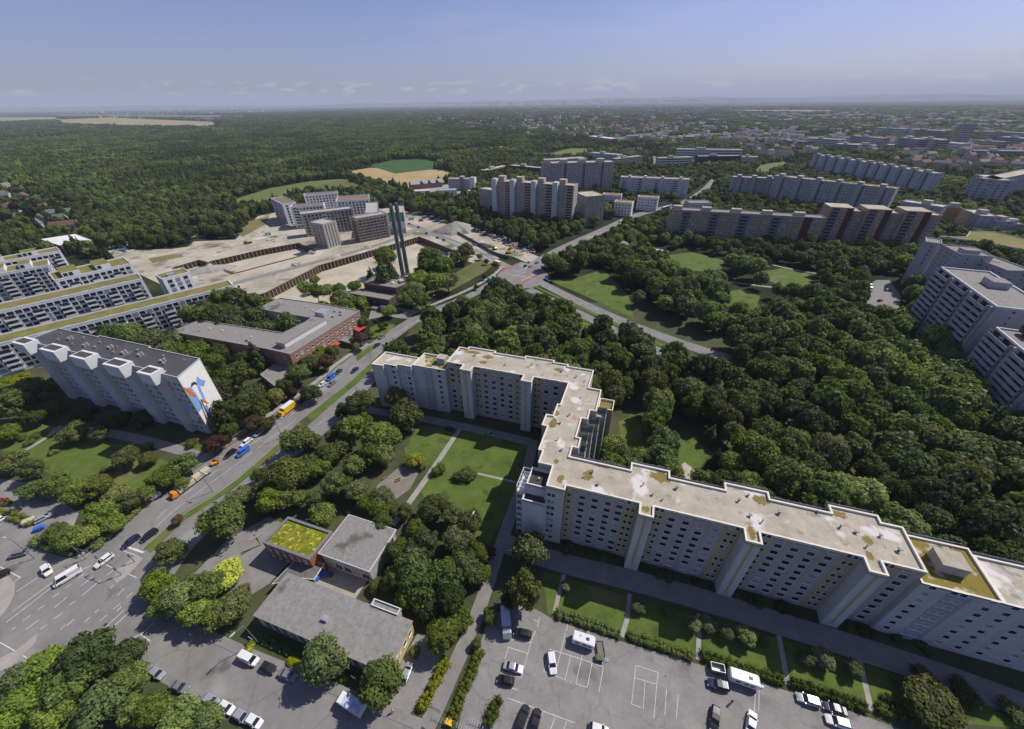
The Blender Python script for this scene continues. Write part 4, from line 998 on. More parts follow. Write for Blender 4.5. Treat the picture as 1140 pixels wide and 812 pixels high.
C3 = House('covered_walk', 'dark flat canopy roof linking red cube and kindergarten', 'canopy', HF(-5, -7))
cp_ = [HF(-8.2, -10.4), HF(-4.9, -9.6), HF(-4.2, -5.4), HF(0.4, -5.0), HF(0.4, -0.6), HF(-6.6, -2.6)]
cp_ = [HF(-8.4, -10.2), HF(-2.0, -6.4), HF(1.6, -5.6), HF(1.2, -1.0), HF(-7.4, -3.0)]
C3.part('canopy_roof', MB().prism(cp_, 2.9, 3.15, bot=True), mat('canopy_felt', (0.13, 0.125, 0.12), 0.95, 0.25, 0.6)); C3.part('canopy_edge', MB().ring(inset(cp_, -0.02), 0.12, 2.86, 3.22), W_WHITE)
b = MB()
for p in inset(cp_, 0.4): b.tube((p[0], p[1], 0), (p[0], p[1], 2.9), 0.09, n=6)
C3.part('canopy_posts', b, W_WHITE); KEEP_OUT.append((cp_, 0))

# ------------------------------------------------------------------ generic slab: a straight front given by its two roof corners
def slab(name, label, cat, A, B, h, depth, wm, rm, storeys, group=None, bays=3.2, w=1.4, hh=1.3, cap=70, par=0.6, pm=None, ends=True, z0=1.6, windows=True, fm=None, extra=None):
    o, ang, L = edge(A, B, h)
    F = loc_frame(o, ang)
    H = House(name, label, cat, F(L / 2, depth / 2), group)
    poly = [F(0, 0), F(L, 0), F(L, depth), F(0, depth)]
    H.body(poly, 0, h, wm, rm, par, pm)
    sh = (h - z0 - 0.6) / storeys
    if windows:
        H.grid(poly[0], poly[1], z0, storeys, sh, bays, w, min(hh, sh * 0.55), 1.2, fm)
        if ends:
            H.grid(poly[1], poly[2], z0, storeys, sh, bays * 1.3, w, min(hh, sh * 0.55), 1.2, fm); H.grid(poly[3], poly[0], z0, storeys, sh, bays * 1.3, w, min(hh, sh * 0.55), 1.2, fm)
    if extra: extra(H, F, L, sh)
    H.done(cap)
    return H, F, L
def ubox(H, F, name, u0, u1, v0, v1, z0, z1, m, mt=None):
    P = ccw([F(u0, v0), F(u1, v0), F(u1, v1), F(u0, v1)])
    return H.part(name, MB().prism(P, z0, z1, 0, True, True, 1 if mt else None), [m, mt] if mt else m)

# ------------------------------------------------------------------ new white terraces on the left
TW = mat('terrace_white', (0.66, 0.66, 0.66), 0.85, 0, 0.3, col2=(0.74, 0.74, 0.74))
def terrace(label, A, B, h, depth, storeys, bays=3.6, attic=True):
    def extra(H, F, L, sh):
        # balconies let into the front in columns
        n = int(L / 11)
        for i in range(n):
            u = 5 + i * 11
            a, b = F(u, 0), F(u + 5.4, 0)
            H.balconies(a, b, 1.6, storeys - 1, sh, 5.2, 4.6, 1.5, TW, GLASS, 0.9)
        for f0, f1 in (((0.12, 0.34), (0.55, 0.74)) if attic else ()):
            ubox(H, F, 'attic_storey', L * f0, L * f1, 3.2, depth - 2, h - 0.6, h + 2.4, TW, ROOF_GREEN)
            H.win(F(L * f0, 3.2), F(L * f1, 3.2), [h + 0.2], [1.6 + 2.6 * i for i in range(int(L * (f1 - f0) / 2.6) - 1)], 1.8, 1.6, FRAME_D)
        for i in range(int(L / 9)):
            ubox(H, F, 'roof_light', 4 + i * 9, 6.4 + i * 9, 0.9, 1.9, h - 0.6, h - 0.1, METAL)
    return slab('terraced_block', label, 'apartment block', A, B, h, depth, TW, ROOF_GREEN, storeys, 'new white terraces at the left edge', 3.1, 2.3, 1.95, 100, 0.6, TW, fm=FRAME_D, extra=extra)
terrace('white terraced block with green roof, lowest row next to the brick school', (-30, 389.5), (259.6, 317.7), 16, 13, 5, attic=False)
terrace('white terraced block with planted roof, second row from the brick school', (-20, 350.5), (158, 310), 19, 15, 6, attic=False)
terrace('white terraced block with orange brown sedum roof, third row from the brick school', (60, 312), (146, 293), 19, 22, 6)
terrace('white terraced block with deep window grid at the left picture edge behind the planted rows', (-20, 308), (54, 294.5), 19, 18, 6)
terrace('white terraced block with grassy roof beside the low white roofed hall', (-30, 297), (67, 279), 19, 16, 6)
def endb(H, F, L, sh):
    ubox(H, F, 'roof_pavilion', 4, 8, 3, 6, 21.4, 22.6, METAL)
slab('corner_block', 'white corner block with small green roof standing above the lowest terrace row', 'apartment block', (180, 310.5), (211, 302.5), 22, 13, TW, ROOF_GREEN, 7, None, 3.2, 2.2, 1.8, 60, 0.6, TW, fm=FRAME_D, extra=endb)
KEEP_OUT.append(([(p.x, p.y) for p in GX([(-80, 425), (0, 402), (268, 338), (225, 312), (150, 300), (75, 285), (-80, 305)])], 0))
LW = House('white_roofed_hall', 'low dark walled hall with bright white roof by the building site', 'hall', G(74, 272))
LW.body(GX([(66, 273.5), (104, 267.5), (84, 260), (43.5, 266)], 8), 0, 8, mat('hall_brown', (0.10, 0.075, 0.06), 0.9, 0.25, 0.5), mat('roof_white', (0.66, 0.65, 0.63), 0.9, 0.1, 0.1), 0.4)
LW.done()
b = GX([(66, 273.5), (104, 267.5)], 8)
for k in range(9):
    p = b[0].lerp(b[1], (k + 0.5) / 9); LW.part('buttress', MB().box((p.x + 0.4, p.y - 0.5, 0), (0.7, 0.7, 7.2), R(43)), W_CONC)

# ------------------------------------------------------------------ new blocks on the building site
def site_block(label, A, B, h, depth, m, storeys=7, extra=None, rm=None, bays=3.3, w=1.7):
    return slab('unfinished_block' if m is W_CONC else 'new_white_block', label, 'apartment block', A, B, h, depth, m, rm or ROOF_BR, storeys, 'blocks on the building site', bays, w, 1.7, 70, 0.7, m, fm=FRAME_D, extra=extra)
def balc_front(cols):
    def f(H, F, L, sh):
        for (u0, u1) in cols:
            H.balconies(F(u0, 0), F(u1, 0), 4.3, 6, sh, 4.2, 3.4, 1.4, TW, GLASS, 0.9)
    return f
site_block('new white block with brown roof nearest the green meadow', (301, 220.5), (314, 227.3), 22, 14, TW, extra=balc_front([(3, 16), (20, 36)]))
site_block('new white block with brown roof between meadow block and grey concrete block', (323, 230.7), (360, 228), 22, 14, TW, extra=balc_front([(1, 6)]))
site_block('new white block at the back with long brown roof', (338, 217.5), (376, 214.6), 22, 13, TW)
site_block('new white block at the back right beside the scaffolded one', (374, 224.2), (411, 221.6), 22, 30, TW)
site_block('bare grey concrete block behind the small concrete tower', (335, 238.4), (392, 232), 22, 13, W_CONC, extra=balc_front([(18, 24)]), rm=W_CONC)
def tower_x(H, F, L, sh):
    for u in (3, 6, 9, 12): ubox(H, F, 'pilaster', u - 0.2, u + 0.2, -0.35, -0.01, 0.5, 21.3, W_CONC)
site_block('small bare concrete tower with flat grey roof beside the pit', (358.8, 249.6), (374, 245.4), 22, 17, W_CONC, extra=tower_x, rm=W_CONC, bays=3.0, w=1.1)
SCAF = mat('scaffold', (0.26, 0.235, 0.20), 0.8, 0, 0.6, col2=(0.36, 0.33, 0.28)); PLANK = mat('scaffold_plank', (0.36, 0.24, 0.075), 0.9, 0.2, 0.6)
NET = mat('scaffold_net', (0.10, 0.27, 0.20), 0.9, 0.2, 0.3)
def scaffold(H, F, L, sh):
    for k in range(8):
        P = [F(-1.6, -1.6), F(L + 0.2, -1.6), F(L + 0.2, -0.35), F(-1.6, -0.35)]
        H.part('scaffold_deck', MB().prism(P, 2.0 + 2.6 * k, 2.1 + 2.6 * k, bot=True), PLANK)
        H.part('scaffold_toe_board', MB().prism([F(-1.6, -1.68), F(L + 0.2, -1.68), F(L + 0.2, -1.62), F(-1.6, -1.62)], 2.1 + 2.6 * k, 2.9 + 2.6 * k), SCAF)
        P = [F(-1.7, -1.6), F(-0.4, -1.6), F(-0.4, 16), F(-1.7, 16)]
        H.part('scaffold_deck', MB().prism(P, 2.02 + 2.6 * k, 2.12 + 2.6 * k, bot=True), PLANK)
    b = MB()
    for i in range(int(L / 2.4) + 1):
        for v in (-1.66, -0.3):
            p = F(-1.5 + i * 2.4, v); b.box((p[0], p[1], 0), (0.16, 0.16, 23.4), 0)
    for i in range(8):
        p = F(-1.72, i * 2.2); b.box((p[0], p[1], 0), (0.16, 0.16, 23.4), 0)
    H.part('scaffold_poles', b, SCAF)
SCB = site_block('half built concrete block wrapped in scaffolding behind the twin chimneys', (396.7, 243.3), (431, 237.6), 22, 12, W_CONC, extra=scaffold, rm=W_CONC)
def wing_x(H, F, L, sh):
    ubox(H, F, 'scaffold_net', -0.6, -0.4, 1, 11, 8, 22, NET)
site_block('raw concrete wing at the rear of the scaffolded court', (421, 236.4), (420.4, 224.6), 22, 12, W_CONC, rm=W_CONC)
NB = House('netted_block', 'small concrete block under green scaffold netting next to the site road', 'apartment block', G(443, 246))
NB.body(GX([(431.5, 237.4), (449, 237), (449.5, 229), (436, 229)], 20), 0, 20, W_CONC, W_CONC, 0.5); q = GX([(431.5, 237.4), (449, 237), (449.5, 229)], 20)
NB.part('scaffold_net', MB().prism([(q[0].x, q[0].y - .3), (q[1].x + .3, q[1].y - .3), (q[1].x + .3, q[1].y - .1), (q[0].x, q[0].y - .1)], 12, 20.5, bot=True), NET)
NB.part('banner', MB().prism([(q[0].x, q[0].y - .3), (q[1].x + .3, q[1].y - .3), (q[1].x + .3, q[1].y - .1), (q[0].x, q[0].y - .1)], 5, 11.9, bot=True), W_WHITE); NB.done()

# ------------------------------------------------------------------ heating plant and its twin chimneys
PLW = mat('plant_brown', (0.075, 0.060, 0.048), 0.9, 0, 0.4, col2=(0.12, 0.10, 0.08))
HP = House('heating_plant', 'low dark heating plant with stepped gravel roofs at the foot of the chimneys', 'heating plant', G(420, 335))
HP.body(GX([(404.6, 315), (440.5, 320.5), (461.6, 312.5), (418, 305.5)], 9), 0, 9, PLW, ROOF_G, 0.8, mat('coping_brown', (0.16, 0.13, 0.11), 0.8, 0.15, 1), 0.5)
q = GX([(382.6, 325.5), (432.6, 334), (441, 328.5), (404, 321.5)], 5); HP.body(q, 0, 5, PLW, ROOF_G, 0.6, mat('coping_brown', (0.16, 0.13, 0.11)), 0.5)
HP.grid((q[0].x, q[0].y), (q[1].x, q[1].y), 1.0, 1, 3, 3.0, 1.8, 1.8, 1, FRAME_D)
p = G(447, 313, 9); HP.part('glazed_gable', MB().box((p.x, p.y, 8.2), (5, 3, 1.6), R(-60)), mat('gable_pale', (0.42, 0.37, 0.29), 0.8, 0.2, 1))
for x, y in ((424, 311), (437, 314.5)): p = G(x, y, 9); HP.part('skylight', MB().box((p.x, p.y, 8.2), (1.8, 1.4, 0.9), R(-20)), FRAME_W)
HP.done(30)
CHM = mat('chimney_steel', (0.105, 0.125, 0.135), 0.5, 0, 0.5, col2=(0.15, 0.17, 0.18), metal=0.3)
for k, (x, y, h, lab) in enumerate(((449, 309, 51.5, 'tall dark steel chimney nearer the scaffolded block, left one of the twin flues'), (454, 305.5, 51, 'tall dark steel chimney nearer the road meadow, right one of the twin flues'))):
    p = G(x, y); t = thing('chimney', lab, 'chimney', (p.x, p.y, 0), 'twin chimneys', off=True)
    b = MB().tube((p.x, p.y, 0), (p.x, p.y, h), 1.55, 1.35, 20); b.build('flue', CHM, t)
    MB().tube((p.x, p.y, h - 0.02), (p.x, p.y, h + 1.4), 1.05, 1.05, 16).build('flue_tip', mat('flue_tip', (0.25, 0.26, 0.27), 0.4, 0.1, 1, metal=0.5), t)
    b = MB()
    for zz in (12, 25, 38, 48): b.tube((p.x, p.y, zz), (p.x, p.y, zz + 0.5), 1.75, 1.75, 20)
    b.build('flange', CHM, t)
    if k == 0:
        q = G(454, 305.5); MB().tube((p.x, p.y, 26), (q.x, q.y, 26), 0.35, n=6).build('tie_bar', CHM, t)
    MB().box((p.x, p.y, 0), (4.4, 4.4, 1.2), R(20)).build('footing', W_CONC, t)

# ------------------------------------------------------------------ towers beyond the junction
T_WALL = mat('tower_beige', (0.334, 0.295, 0.251), 0.9, 0, 0.3, col2=(0.396, 0.352, 0.304), joints=2.72); T_PIER = mat('tower_pier', (0.48, 0.50, 0.52), 0.9, 0, 0.3, col2=(0.54, 0.56, 0.58))
o, ang, L = edge((548.4, 199.5), (639.3, 205), 43); F = loc_frame(o, ang)
T = House('beige_tower_block', 'beige high rise slab with pale full height piers behind the junction treeline', 'high rise', F(L / 2, 8))
T.body([F(0, 0), F(L, 0), F(L, 15), F(0, 15)], 0, 41.5, T_WALL, ROOF_W, 0.6)
ps = [0.0, 0.235, 0.50, 0.76]
for k, f in enumerate(ps):
    u = f * L; ubox(T, F, 'pier', u, u + 5.2, -3.2, 6, 0, 43.6, T_PIER, ROOF_W); ubox(T, F, 'stair_head', u + 4, u + 11, 5, 12, 41, 45.4, T_WALL, ROOF_W)
    nx = (ps[k + 1] * L if k < 3 else L) - 0.2
    a, b = F(u + 5.2, 0), F(nx, 0); w_ = nx - u - 5.2
    T.win(a, b, [2 + 2.72 * i for i in range(14)], [1.4, w_ * 0.36], 1.3, 1.3)
    T.balconies(F(u + 5.2 + w_ * 0.55, 0), F(nx - 0.8, 0), 3.4, 14, 2.72, w_, w_ * 0.36, 1.4, T_WALL, GLASS, 1.0)
T.win(F(L, 0), F(L, 15), [2 + 2.72 * i for i in range(14)], [4, 10], 1.3, 1.3)
T.done(100)
slab('annexe_block', 'lower beige annexe on the left shoulder of the high rise slab', 'apartment block', (533, 210), (549, 212), 29, 14, T_WALL, ROOF_W, 10)
slab('annexe_block', 'lower beige annexe with stepped roof on the right shoulder of the high rise slab', 'apartment block', (640, 214), (653, 219), 30, 22, T_WALL, ROOF_W, 10)
W_T2 = mat('tower_pink', (0.370, 0.334, 0.321), 0.9, 0, 0.3, col2=(0.422, 0.387, 0.370), joints=2.72)
def t2x(H, F, L, sh):
    for f in (0.30, 0.56, 0.82):
        ubox(H, F, 'dark_joint', f * L, f * L + 3.4, -0.12, -0.01, 1, 38.6, mat('joint_dark', (0.13, 0.125, 0.13), 0.8, 0.2, 1)); ubox(H, F, 'stair_head', f * L - 5, f * L + 5, 5, 14, 39.4, 43.5, W_T2, ROOF_W)
    ubox(H, F, 'stair_head', 2, 12, 6, 14, 39.4, 43.6, W_T2, ROOF_W)
slab('pinkish_tower_block', 'broad pale pinkish high rise with dark vertical joints behind the beige one', 'high rise', (604.5, 182), (684.5, 180.3), 40, 20, W_T2, ROOF_W, 14, None, 4.2, 1.5, 1.3, 100, extra=t2x)
slab('pinkish_tower_wing', 'pale rear wing standing behind the broad pinkish high rise', 'high rise', (612, 178.2), (654, 175.5), 40, 18, W_T2, ROOF_W, 14, None, 4.2, 1.5, 1.3, 40)
W_BL = mat('render_bluewhite', (0.504, 0.513, 0.540), 0.9, 0, 0.2, col2=(0.558, 0.567, 0.594), joints=2.72)
def wx(H, F, L, sh):
    for f in (0.12, 0.35, 0.60, 0.86):
        ubox(H, F, 'stair_fin', f * L, f * L + 3, -1.4, 8, 0, 25, W_BL, ROOF_W)
        H.balconies(F(f * L - 8, 0), F(f * L - 2, 0), 3.4, 6, sh, 5.4, 5.2, 1.3, W_BL, GLASS, 1.0)
slab('white_slab_block', 'long white slab with four stair fins behind the small brown roofed houses', 'apartment block', (691, 197), (768, 200), 23, 13, W_BL, ROOF_W, 7, None, 3.6, 1.4, 1.3, 100, extra=wx)
for k, (A, B, lab) in enumerate((((671, 216.5), (692, 217.5), 'nearest the high rise slab'), ((684, 224.5), (704, 226), 'closest to the tree lined road'), ((710, 219), (733, 220.5), 'on the far side of the street end'))):
    slab('point_house', 'small white house with orange brown flat roof ' + lab, 'house', A, B, 15, 12, TW, mat('roof_tan', (0.30, 0.20, 0.085), 0.95, 0.25, 0.3), 4, 'small brown roofed houses', 3.2, 1.5, 1.3, 30)

# orange, beige and grey slabs on the right
O_Y = mat('render_orange', (0.368, 0.264, 0.160), 0.9, 0, 0.3, col2=(0.416, 0.308, 0.192), joints=2.72); O_P = mat('render_peach', (0.328, 0.254, 0.211), 0.9, 0, 0.3, col2=(0.367, 0.292, 0.242), joints=2.72); O_R = mat('render_red', (0.094, 0.017, 0.014), 0.9, 0, 0.4, col2=(0.120, 0.024, 0.019)); O_B = mat('balcony_slate', (0.16, 0.19, 0.24), 0.8, 0.15, 0.4)
o, ang, L = edge((923, 231.5), (1051.4, 238), 33); F = loc_frame(o, ang)
OB = House('orange_slab_block', 'tall orange and beige slab with three wide dark red stripes beyond the park', 'apartment block', F(L / 2, 9))
OB.body([F(0, 0), F(L, 0), F(L, 16), F(0, 16)], 0, 31.5, O_P, ROOF_W, 0.5)
for k in range(3):
    u = k * L / 3; D = L / 3
    ubox(OB, F, 'raised_section', u + 0.05, u + D * 0.66, -2.4, 15, 0, 34.2, O_Y, ROOF_W)
    b = ubox(OB, F, 'red_stripe', u + D * 0.49, u + D * 0.655, -2.55, -2.41, 0.5, 33.4, O_R); ubox(OB, F, 'slate_strip', u + D * 0.70, u + D * 0.76, -0.3, -0.01, 0.5, 31, O_B)
    OB.balconies(F(u + D * 0.06, -2.4), F(u + D * 0.30, -2.4), 3.5, 11, 2.75, D * 0.24, D * 0.22, 1.3, O_B, GLASS, 1.1)
    OB.win(F(u, -2.4), F(u + D, -2.4), [1.8 + 2.75 * i for i in range(11)], [D * 0.36, D * 0.44], 1.1, 1.2)
    OB.win(F(u, 0), F(u + D, 0), [1.8 + 2.75 * i for i in range(10)], [D * 0.81, D * 0.92], 1.4, 1.2)
OB.done(100)
def beige_x(H, F, L, sh):
    for f0, f1 in ((0.09, 0.135), (0.285, 0.335), (0.475, 0.53), (0.68, 0.73)):
        ubox(H, F, 'slate_bay', f0 * L, f1 * L, -0.9, -0.01, 0.5, 27.6, O_B)
        H.balconies(F(f0 * L, -0.9), F(f1 * L, -0.9), 3.4, 8, sh, (f1 - f0) * L - 1, (f1 - f0) * L - 1.4, 1.0, O_B, GLASS, 1.0)
        ubox(H, F, 'red_fin', f1 * L + 0.02, f1 * L + 0.5, -0.7, -0.01, 0.5, 27.8, O_R)
    ubox(H, F, 'red_stripe', 0.875 * L, 0.925 * L, -0.25, -0.01, 0.5, 27.8, O_R)
    for f in (0.02, 0.22, 0.42, 0.62, 0.82): ubox(H, F, 'stair_head', f * L, f * L + 8, 5, 10, 27.4, 30, W_GREY, ROOF_W)
slab('beige_slab_block', 'long beige slab with slate balcony bays and one thin red stripe', 'apartment block', (746.5, 233), (920, 243), 28, 12, mat('render_tan', (0.320, 0.260, 0.188), 0.9, 0, 0.3, col2=(0.368, 0.300, 0.220), joints=2.72), ROOF_G, 9, None, 3.1, 1.3, 1.2, 100, extra=beige_x)
slab('rear_pavilion', 'grey flat roofed stair building rising behind the long beige slab', 'apartment block', (768, 226), (793, 226), 28, 14, W_GREY, ROOF_G, 9, None, 3.2, 1.4, 1.2, 20)
W_GB = mat('render_bluegrey', (0.336, 0.344, 0.361), 0.9, 0, 0.2, col2=(0.386, 0.395, 0.412), joints=2.72)
def grey_x(n, h):
    def f(H, F, L, sh):
        for i in range(n):
            u = (i + 0.3) * L / n
            ubox(H, F, 'stair_shaft', u, u + 5, -2.2, 6, 0, h + 2.6, W_GB, ROOF_W); ubox(H, F, 'dark_joint', u + 5.05, u + 7.2, -0.2, -0.01, 0.5, h - 0.8, mat('joint_slate', (0.14, 0.155, 0.18), 0.8, 0.2, 1))
    return f
slab('grey_slab_block', 'pale grey slab with lilac shafts left of the taller stepped grey slab', 'apartment block', (816.5, 197), (866, 199), 25, 13, W_GB, ROOF_W, 8, None, 3.1, 1.4, 1.2, 70, extra=grey_x(3, 25))
slab('grey_slab_block', 'long stepped grey slab with roof shrubs directly behind the orange and beige slabs', 'apartment block', (862, 195.5), (998, 210), 31, 14, W_GB, ROOF_MOSS, 10, None, 3.0, 1.4, 1.2, 100, extra=grey_x(6, 31))
slab('curved_white_slab', 'long bluish white slab with dark vertical joints far behind the grey slab', 'apartment block', (906, 172), (975, 182), 28, 14, W_BL, ROOF_W, 9, None, 3.4, 1.5, 1.2, 80, extra=grey_x(6, 28))
slab('curved_white_slab', 'bluish white end section of the far slab stepping towards the wooded gap', 'apartment block', (973, 182), (1040, 193), 28, 14, W_BL, ROOF_W, 9, None, 3.4, 1.5, 1.2, 80, extra=grey_x(5, 28))
slab('framed_slab_block', 'lilac grey block with white balcony frames at the right edge beyond the wooded gap', 'apartment block', (1085, 194), (1110, 200.5), 29, 16, W_LILAC, ROOF_W, 9, None, 4.0, 2.6, 1.5, 70)
slab('framed_slab_block', 'lilac grey block continuing to the right picture edge beyond the wooded gap', 'apartment block', (1110, 200.2), (1165, 189), 29, 16, W_LILAC, ROOF_W, 9, None, 4.0, 2.6, 1.5, 70)
for k, (A, B, h, m_) in enumerate((((1004, 224), (1050, 230.5), 22, W_GB), ((1052, 230.4), (1071, 231.5), 20, mat('render_mustard', (0.36, 0.235, 0.07), 0.9, 0.1, 0.3)), ((1071, 232.5), (1092, 240), 17, W_LILAC), ((1091, 241), (1113, 246.5), 14, W_LILAC), ((1112, 248), (1140, 250), 11, W_LILAC))):
    slab('stepped_block', ('grey flat block with roof boxes right behind the orange slab', 'block with a blank mustard gable right of the orange slab', 'lilac stepped block next to the mustard gable', 'lilac stepped block with round roof box, second from the mustard gable', 'lowest lilac stepped block at the row end near the picture edge')[k], 'apartment block', A, B, h, 14, m_, ROOF_W, max(3, int(h / 2.8)), 'stepped blocks right of the orange slab', 3.4, 1.4, 1.2, 20, windows=k != 1, extra=lambda H, F, L, sh, h=h: ubox(H, F, 'roof_box', L * 0.45, L * 0.45 + 7, 4, 10, h - 0.6, h + 3, W_GREY, ROOF_W))
GS = House('green_roof_school', 'low white school with planted green roof among yellow green trees on the right', 'school', G(1095, 275))
gq = [(p.x, p.y) for p in GX([(1046, 263), (1140, 276.5), (1180, 280), (1140, 272), (1107, 258), (1079, 257.5), (1074, 263)], 10)]
gq = [(p.x, p.y) for p in GX([(1046, 263), (1100, 270), (1160, 281), (1150, 268), (1107, 258), (1080, 257.5), (1076, 263.5)], 10)]
GS.body(gq, 0, 10, W_WHITE, ROOF_GREEN, 0.5, W_WHITE); GS.grid(gq[0], gq[1], 1, 3, 3.1, 5, 3.6, 1.5, 1, FRAME_D); GS.grid(gq[1], gq[2], 1, 3, 3.1, 5, 3.6, 1.5, 1, FRAME_D); GS.done(60)

# ------------------------------------------------------------------ terraced high rise at the right edge
def right_block(label, A, B, h, depth, storeys, name='balcony_high_rise'):
    o, ang, L = edge(A, B, h); F = loc_frame(o, ang)
    H = House(name, label, 'high rise', F(L / 2, depth / 2))
    H.body([F(0, 0), F(L, 0), F(L, depth), F(0, depth)], 0, h, W_LILAC, ROOF_G, 0.7, W_WHITE, 0.5)
    sh = (h - 1.5) / storeys
    cols = max(1, int(L / 15)); cw = L / cols
    for c in range(cols):
        u0, u1 = c * cw + 0.6, (c + 1) * cw - 2.6
        for k in range(storeys):
            zz = 0.9 + sh * k
            b = MB()
            P = [F(u0, -1.9), F(u1, -1.9), F(u1, -0.02), F(u0, -0.02)]
            b.prism(P, zz - 0.15, zz + 0.12, bot=True)
            b.prism([F(u0, -2.0), F(u1, -2.0), F(u1, -1.88), F(u0, -1.88)], zz - 0.4, zz + 1.15, bot=True)
            for u in (u0, (u0 + u1) / 2, u1 - 0.2): b.prism([F(u, -1.87), F(u + 0.2, -1.87), F(u + 0.2, -0.02), F(u, -0.02)], zz + 0.13, zz + sh - 0.45)
            n_ = H.part('balcony', b, W_LILAC)
            g = MB(); a_, b_ = F(u0 + 0.4, -0.03), F(u1 - 0.4, -0.03)
            g.face([(a_[0], a_[1], zz + 0.14), (b_[0], b_[1], zz + 0.14), (b_[0], b_[1], zz + 2.2), (a_[0], a_[1], zz + 2.2)]); H.part('glazing', g, GLASS, n_)
        ubox(H, F, 'wall_fin', u1 + 0.9, u1 + 1.9, -1.2, -0.02, 0, h - 0.8, W_LILAC)
    H.grid(F(L, 0), F(L, depth), 1.6, storeys, sh, 6, 1.2, 1.2, 3)
    return H, F, L
H, F, L = right_block('big lilac balcony high rise with flat gravel roof at the right picture edge', (1048, 297), (1110, 341), 34, 20, 12)
ubox(H, F, 'lift_house', 18, 26, 9, 16, 33.3, 36.4, W_LILAC, ROOF_G); H.done(30)
H, F, L = right_block('lower balcony high rise in the corner in front of the big lilac one', (1109, 364), (1170, 415), 27, 20, 10); ubox(H, F, 'lift_house', 2, 8, 6, 12, 27.3, 30.4, ROOF_D); H.done(30)
def rb2(H, F, L, sh):
    ubox(H, F, 'stair_head', L - 8, L - 2, 2, 10, 29.4, 32, W_GREY, ROOF_G)
slab('lilac_high_rise', 'plain lilac high rise with few windows behind the big balcony block', 'high rise', (1031, 269), (1049, 271.5), 30, 14, W_LILAC, ROOF_G, 10, None, 4.5, 1.2, 1.2, 50)
slab('lilac_high_rise', 'lilac high rise with stair box joining the plain one and the big balcony block', 'high rise', (1049, 272.2), (1070, 283), 30, 16, W_LILAC, ROOF_G, 10, None, 4.0, 1.2, 1.2, 50, extra=rb2)
slab('lilac_high_rise', 'lilac rear wing with white roof edge behind the big balcony block', 'high rise', (1072, 282), (1122, 301), 27, 14, W_LILAC, ROOF_G, 9, None, 4.0, 1.2, 1.2, 30)

# ------------------------------------------------------------------ offices, campus and other far blocks
BAND = mat('office_band', (0.62, 0.62, 0.63), 0.8, 0.08, 0.2); DKG = mat('office_dark', (0.025, 0.03, 0.05), 0.25, 0.1, 0.3, spec=0.6)
def banded(name, label, A, B, h, depth, storeys, wm=BAND, rm=ROOF_W, group=None, cat='office block'):
    o, ang, L = edge(A, B, h); F = loc_frame(o, ang)
    H = House(name, label, cat, F(L / 2, depth / 2), group)
    H.body([F(0, 0), F(L, 0), F(L, depth), F(0, depth)], 0, h, wm, rm, 0.5)
    sh = (h - 0.8) / storeys
    for k in range(storeys):
        b = MB(); z0, z1 = 0.9 + k * sh, 0.9 + k * sh + sh * 0.42
        for (a, c) in ((F(0.6, -0.05), F(L - 0.6, -0.05)), (F(L + 0.05, 0.6), F(L + 0.05, depth - 0.6)), (F(-0.05, depth - 0.6), F(-0.05, 0.6))):
            b.face([(a[0], a[1], z0), (c[0], c[1], z0), (c[0], c[1], z1), (a[0], a[1], z1)])
        H.part('window_band', b, GLASS)
    ubox(H, F, 'roof_plant', L * 0.3, L * 0.45, depth * 0.3, depth * 0.7, h - 0.5, h + 3, W_GREY, ROOF_W)
    return H
banded('office_block', 'long white banded office behind the dark glass one', (754, 166), (827, 167), 25, 18, 6)
banded('office_block', 'dark navy glass office block in front of the white banded one', (778, 174.2), (826, 173.5), 18, 16, 5, DKG)
banded('office_block', 'pale office with yellow roof boxes left of the dark glass one', (734.5, 176), (772, 175), 17, 16, 4, BAND, mat('roof_yellow', (0.42, 0.35, 0.08), 0.9, 0.3, 0.05))
banded('office_block', 'small white flat building right of the dark glass office', (826, 174.5), (844, 175), 10, 24, 3, TW, mat('roof_tan', (0.3, 0.2, 0.085)))
banded('office_block', 'distant white hall with flat roof beyond the offices', (757, 152), (774, 152), 14, 40, 3, TW)
banded('office_block', 'distant white low hall beside a green strip far behind the pinkish high rise', (655, 151.5), (680, 154.5), 10, 30, 2, TW, mat('roof_white', (0.66, 0.65, 0.63)))
banded('low_white_block', 'low white housing row right behind the pinkish high rise', (657, 170), (688, 172.5), 14, 20, 4, TW, cat='apartment block')
banded('low_white_block', 'low grey housing row leading right from the pinkish high rise', (686, 177), (716, 173.5), 12, 14, 4, W_GREY, cat='apartment block')
banded('brown_block', 'dark brown low block left of the pinkish high rise', (566, 184), (604, 187.5), 13, 16, 4, mat('brown_clad', (0.12, 0.09, 0.08), 0.9, 0.2, 0.3), cat='apartment block')
banded('brown_block', 'reddish stepped low block left of the dark brown one', (541, 190), (566, 184.4), 12, 14, 3, mat('red_clad', (0.26, 0.16, 0.12), 0.9, 0.2, 0.3), cat='apartment block')
CG = 'campus blocks on the right skyline'
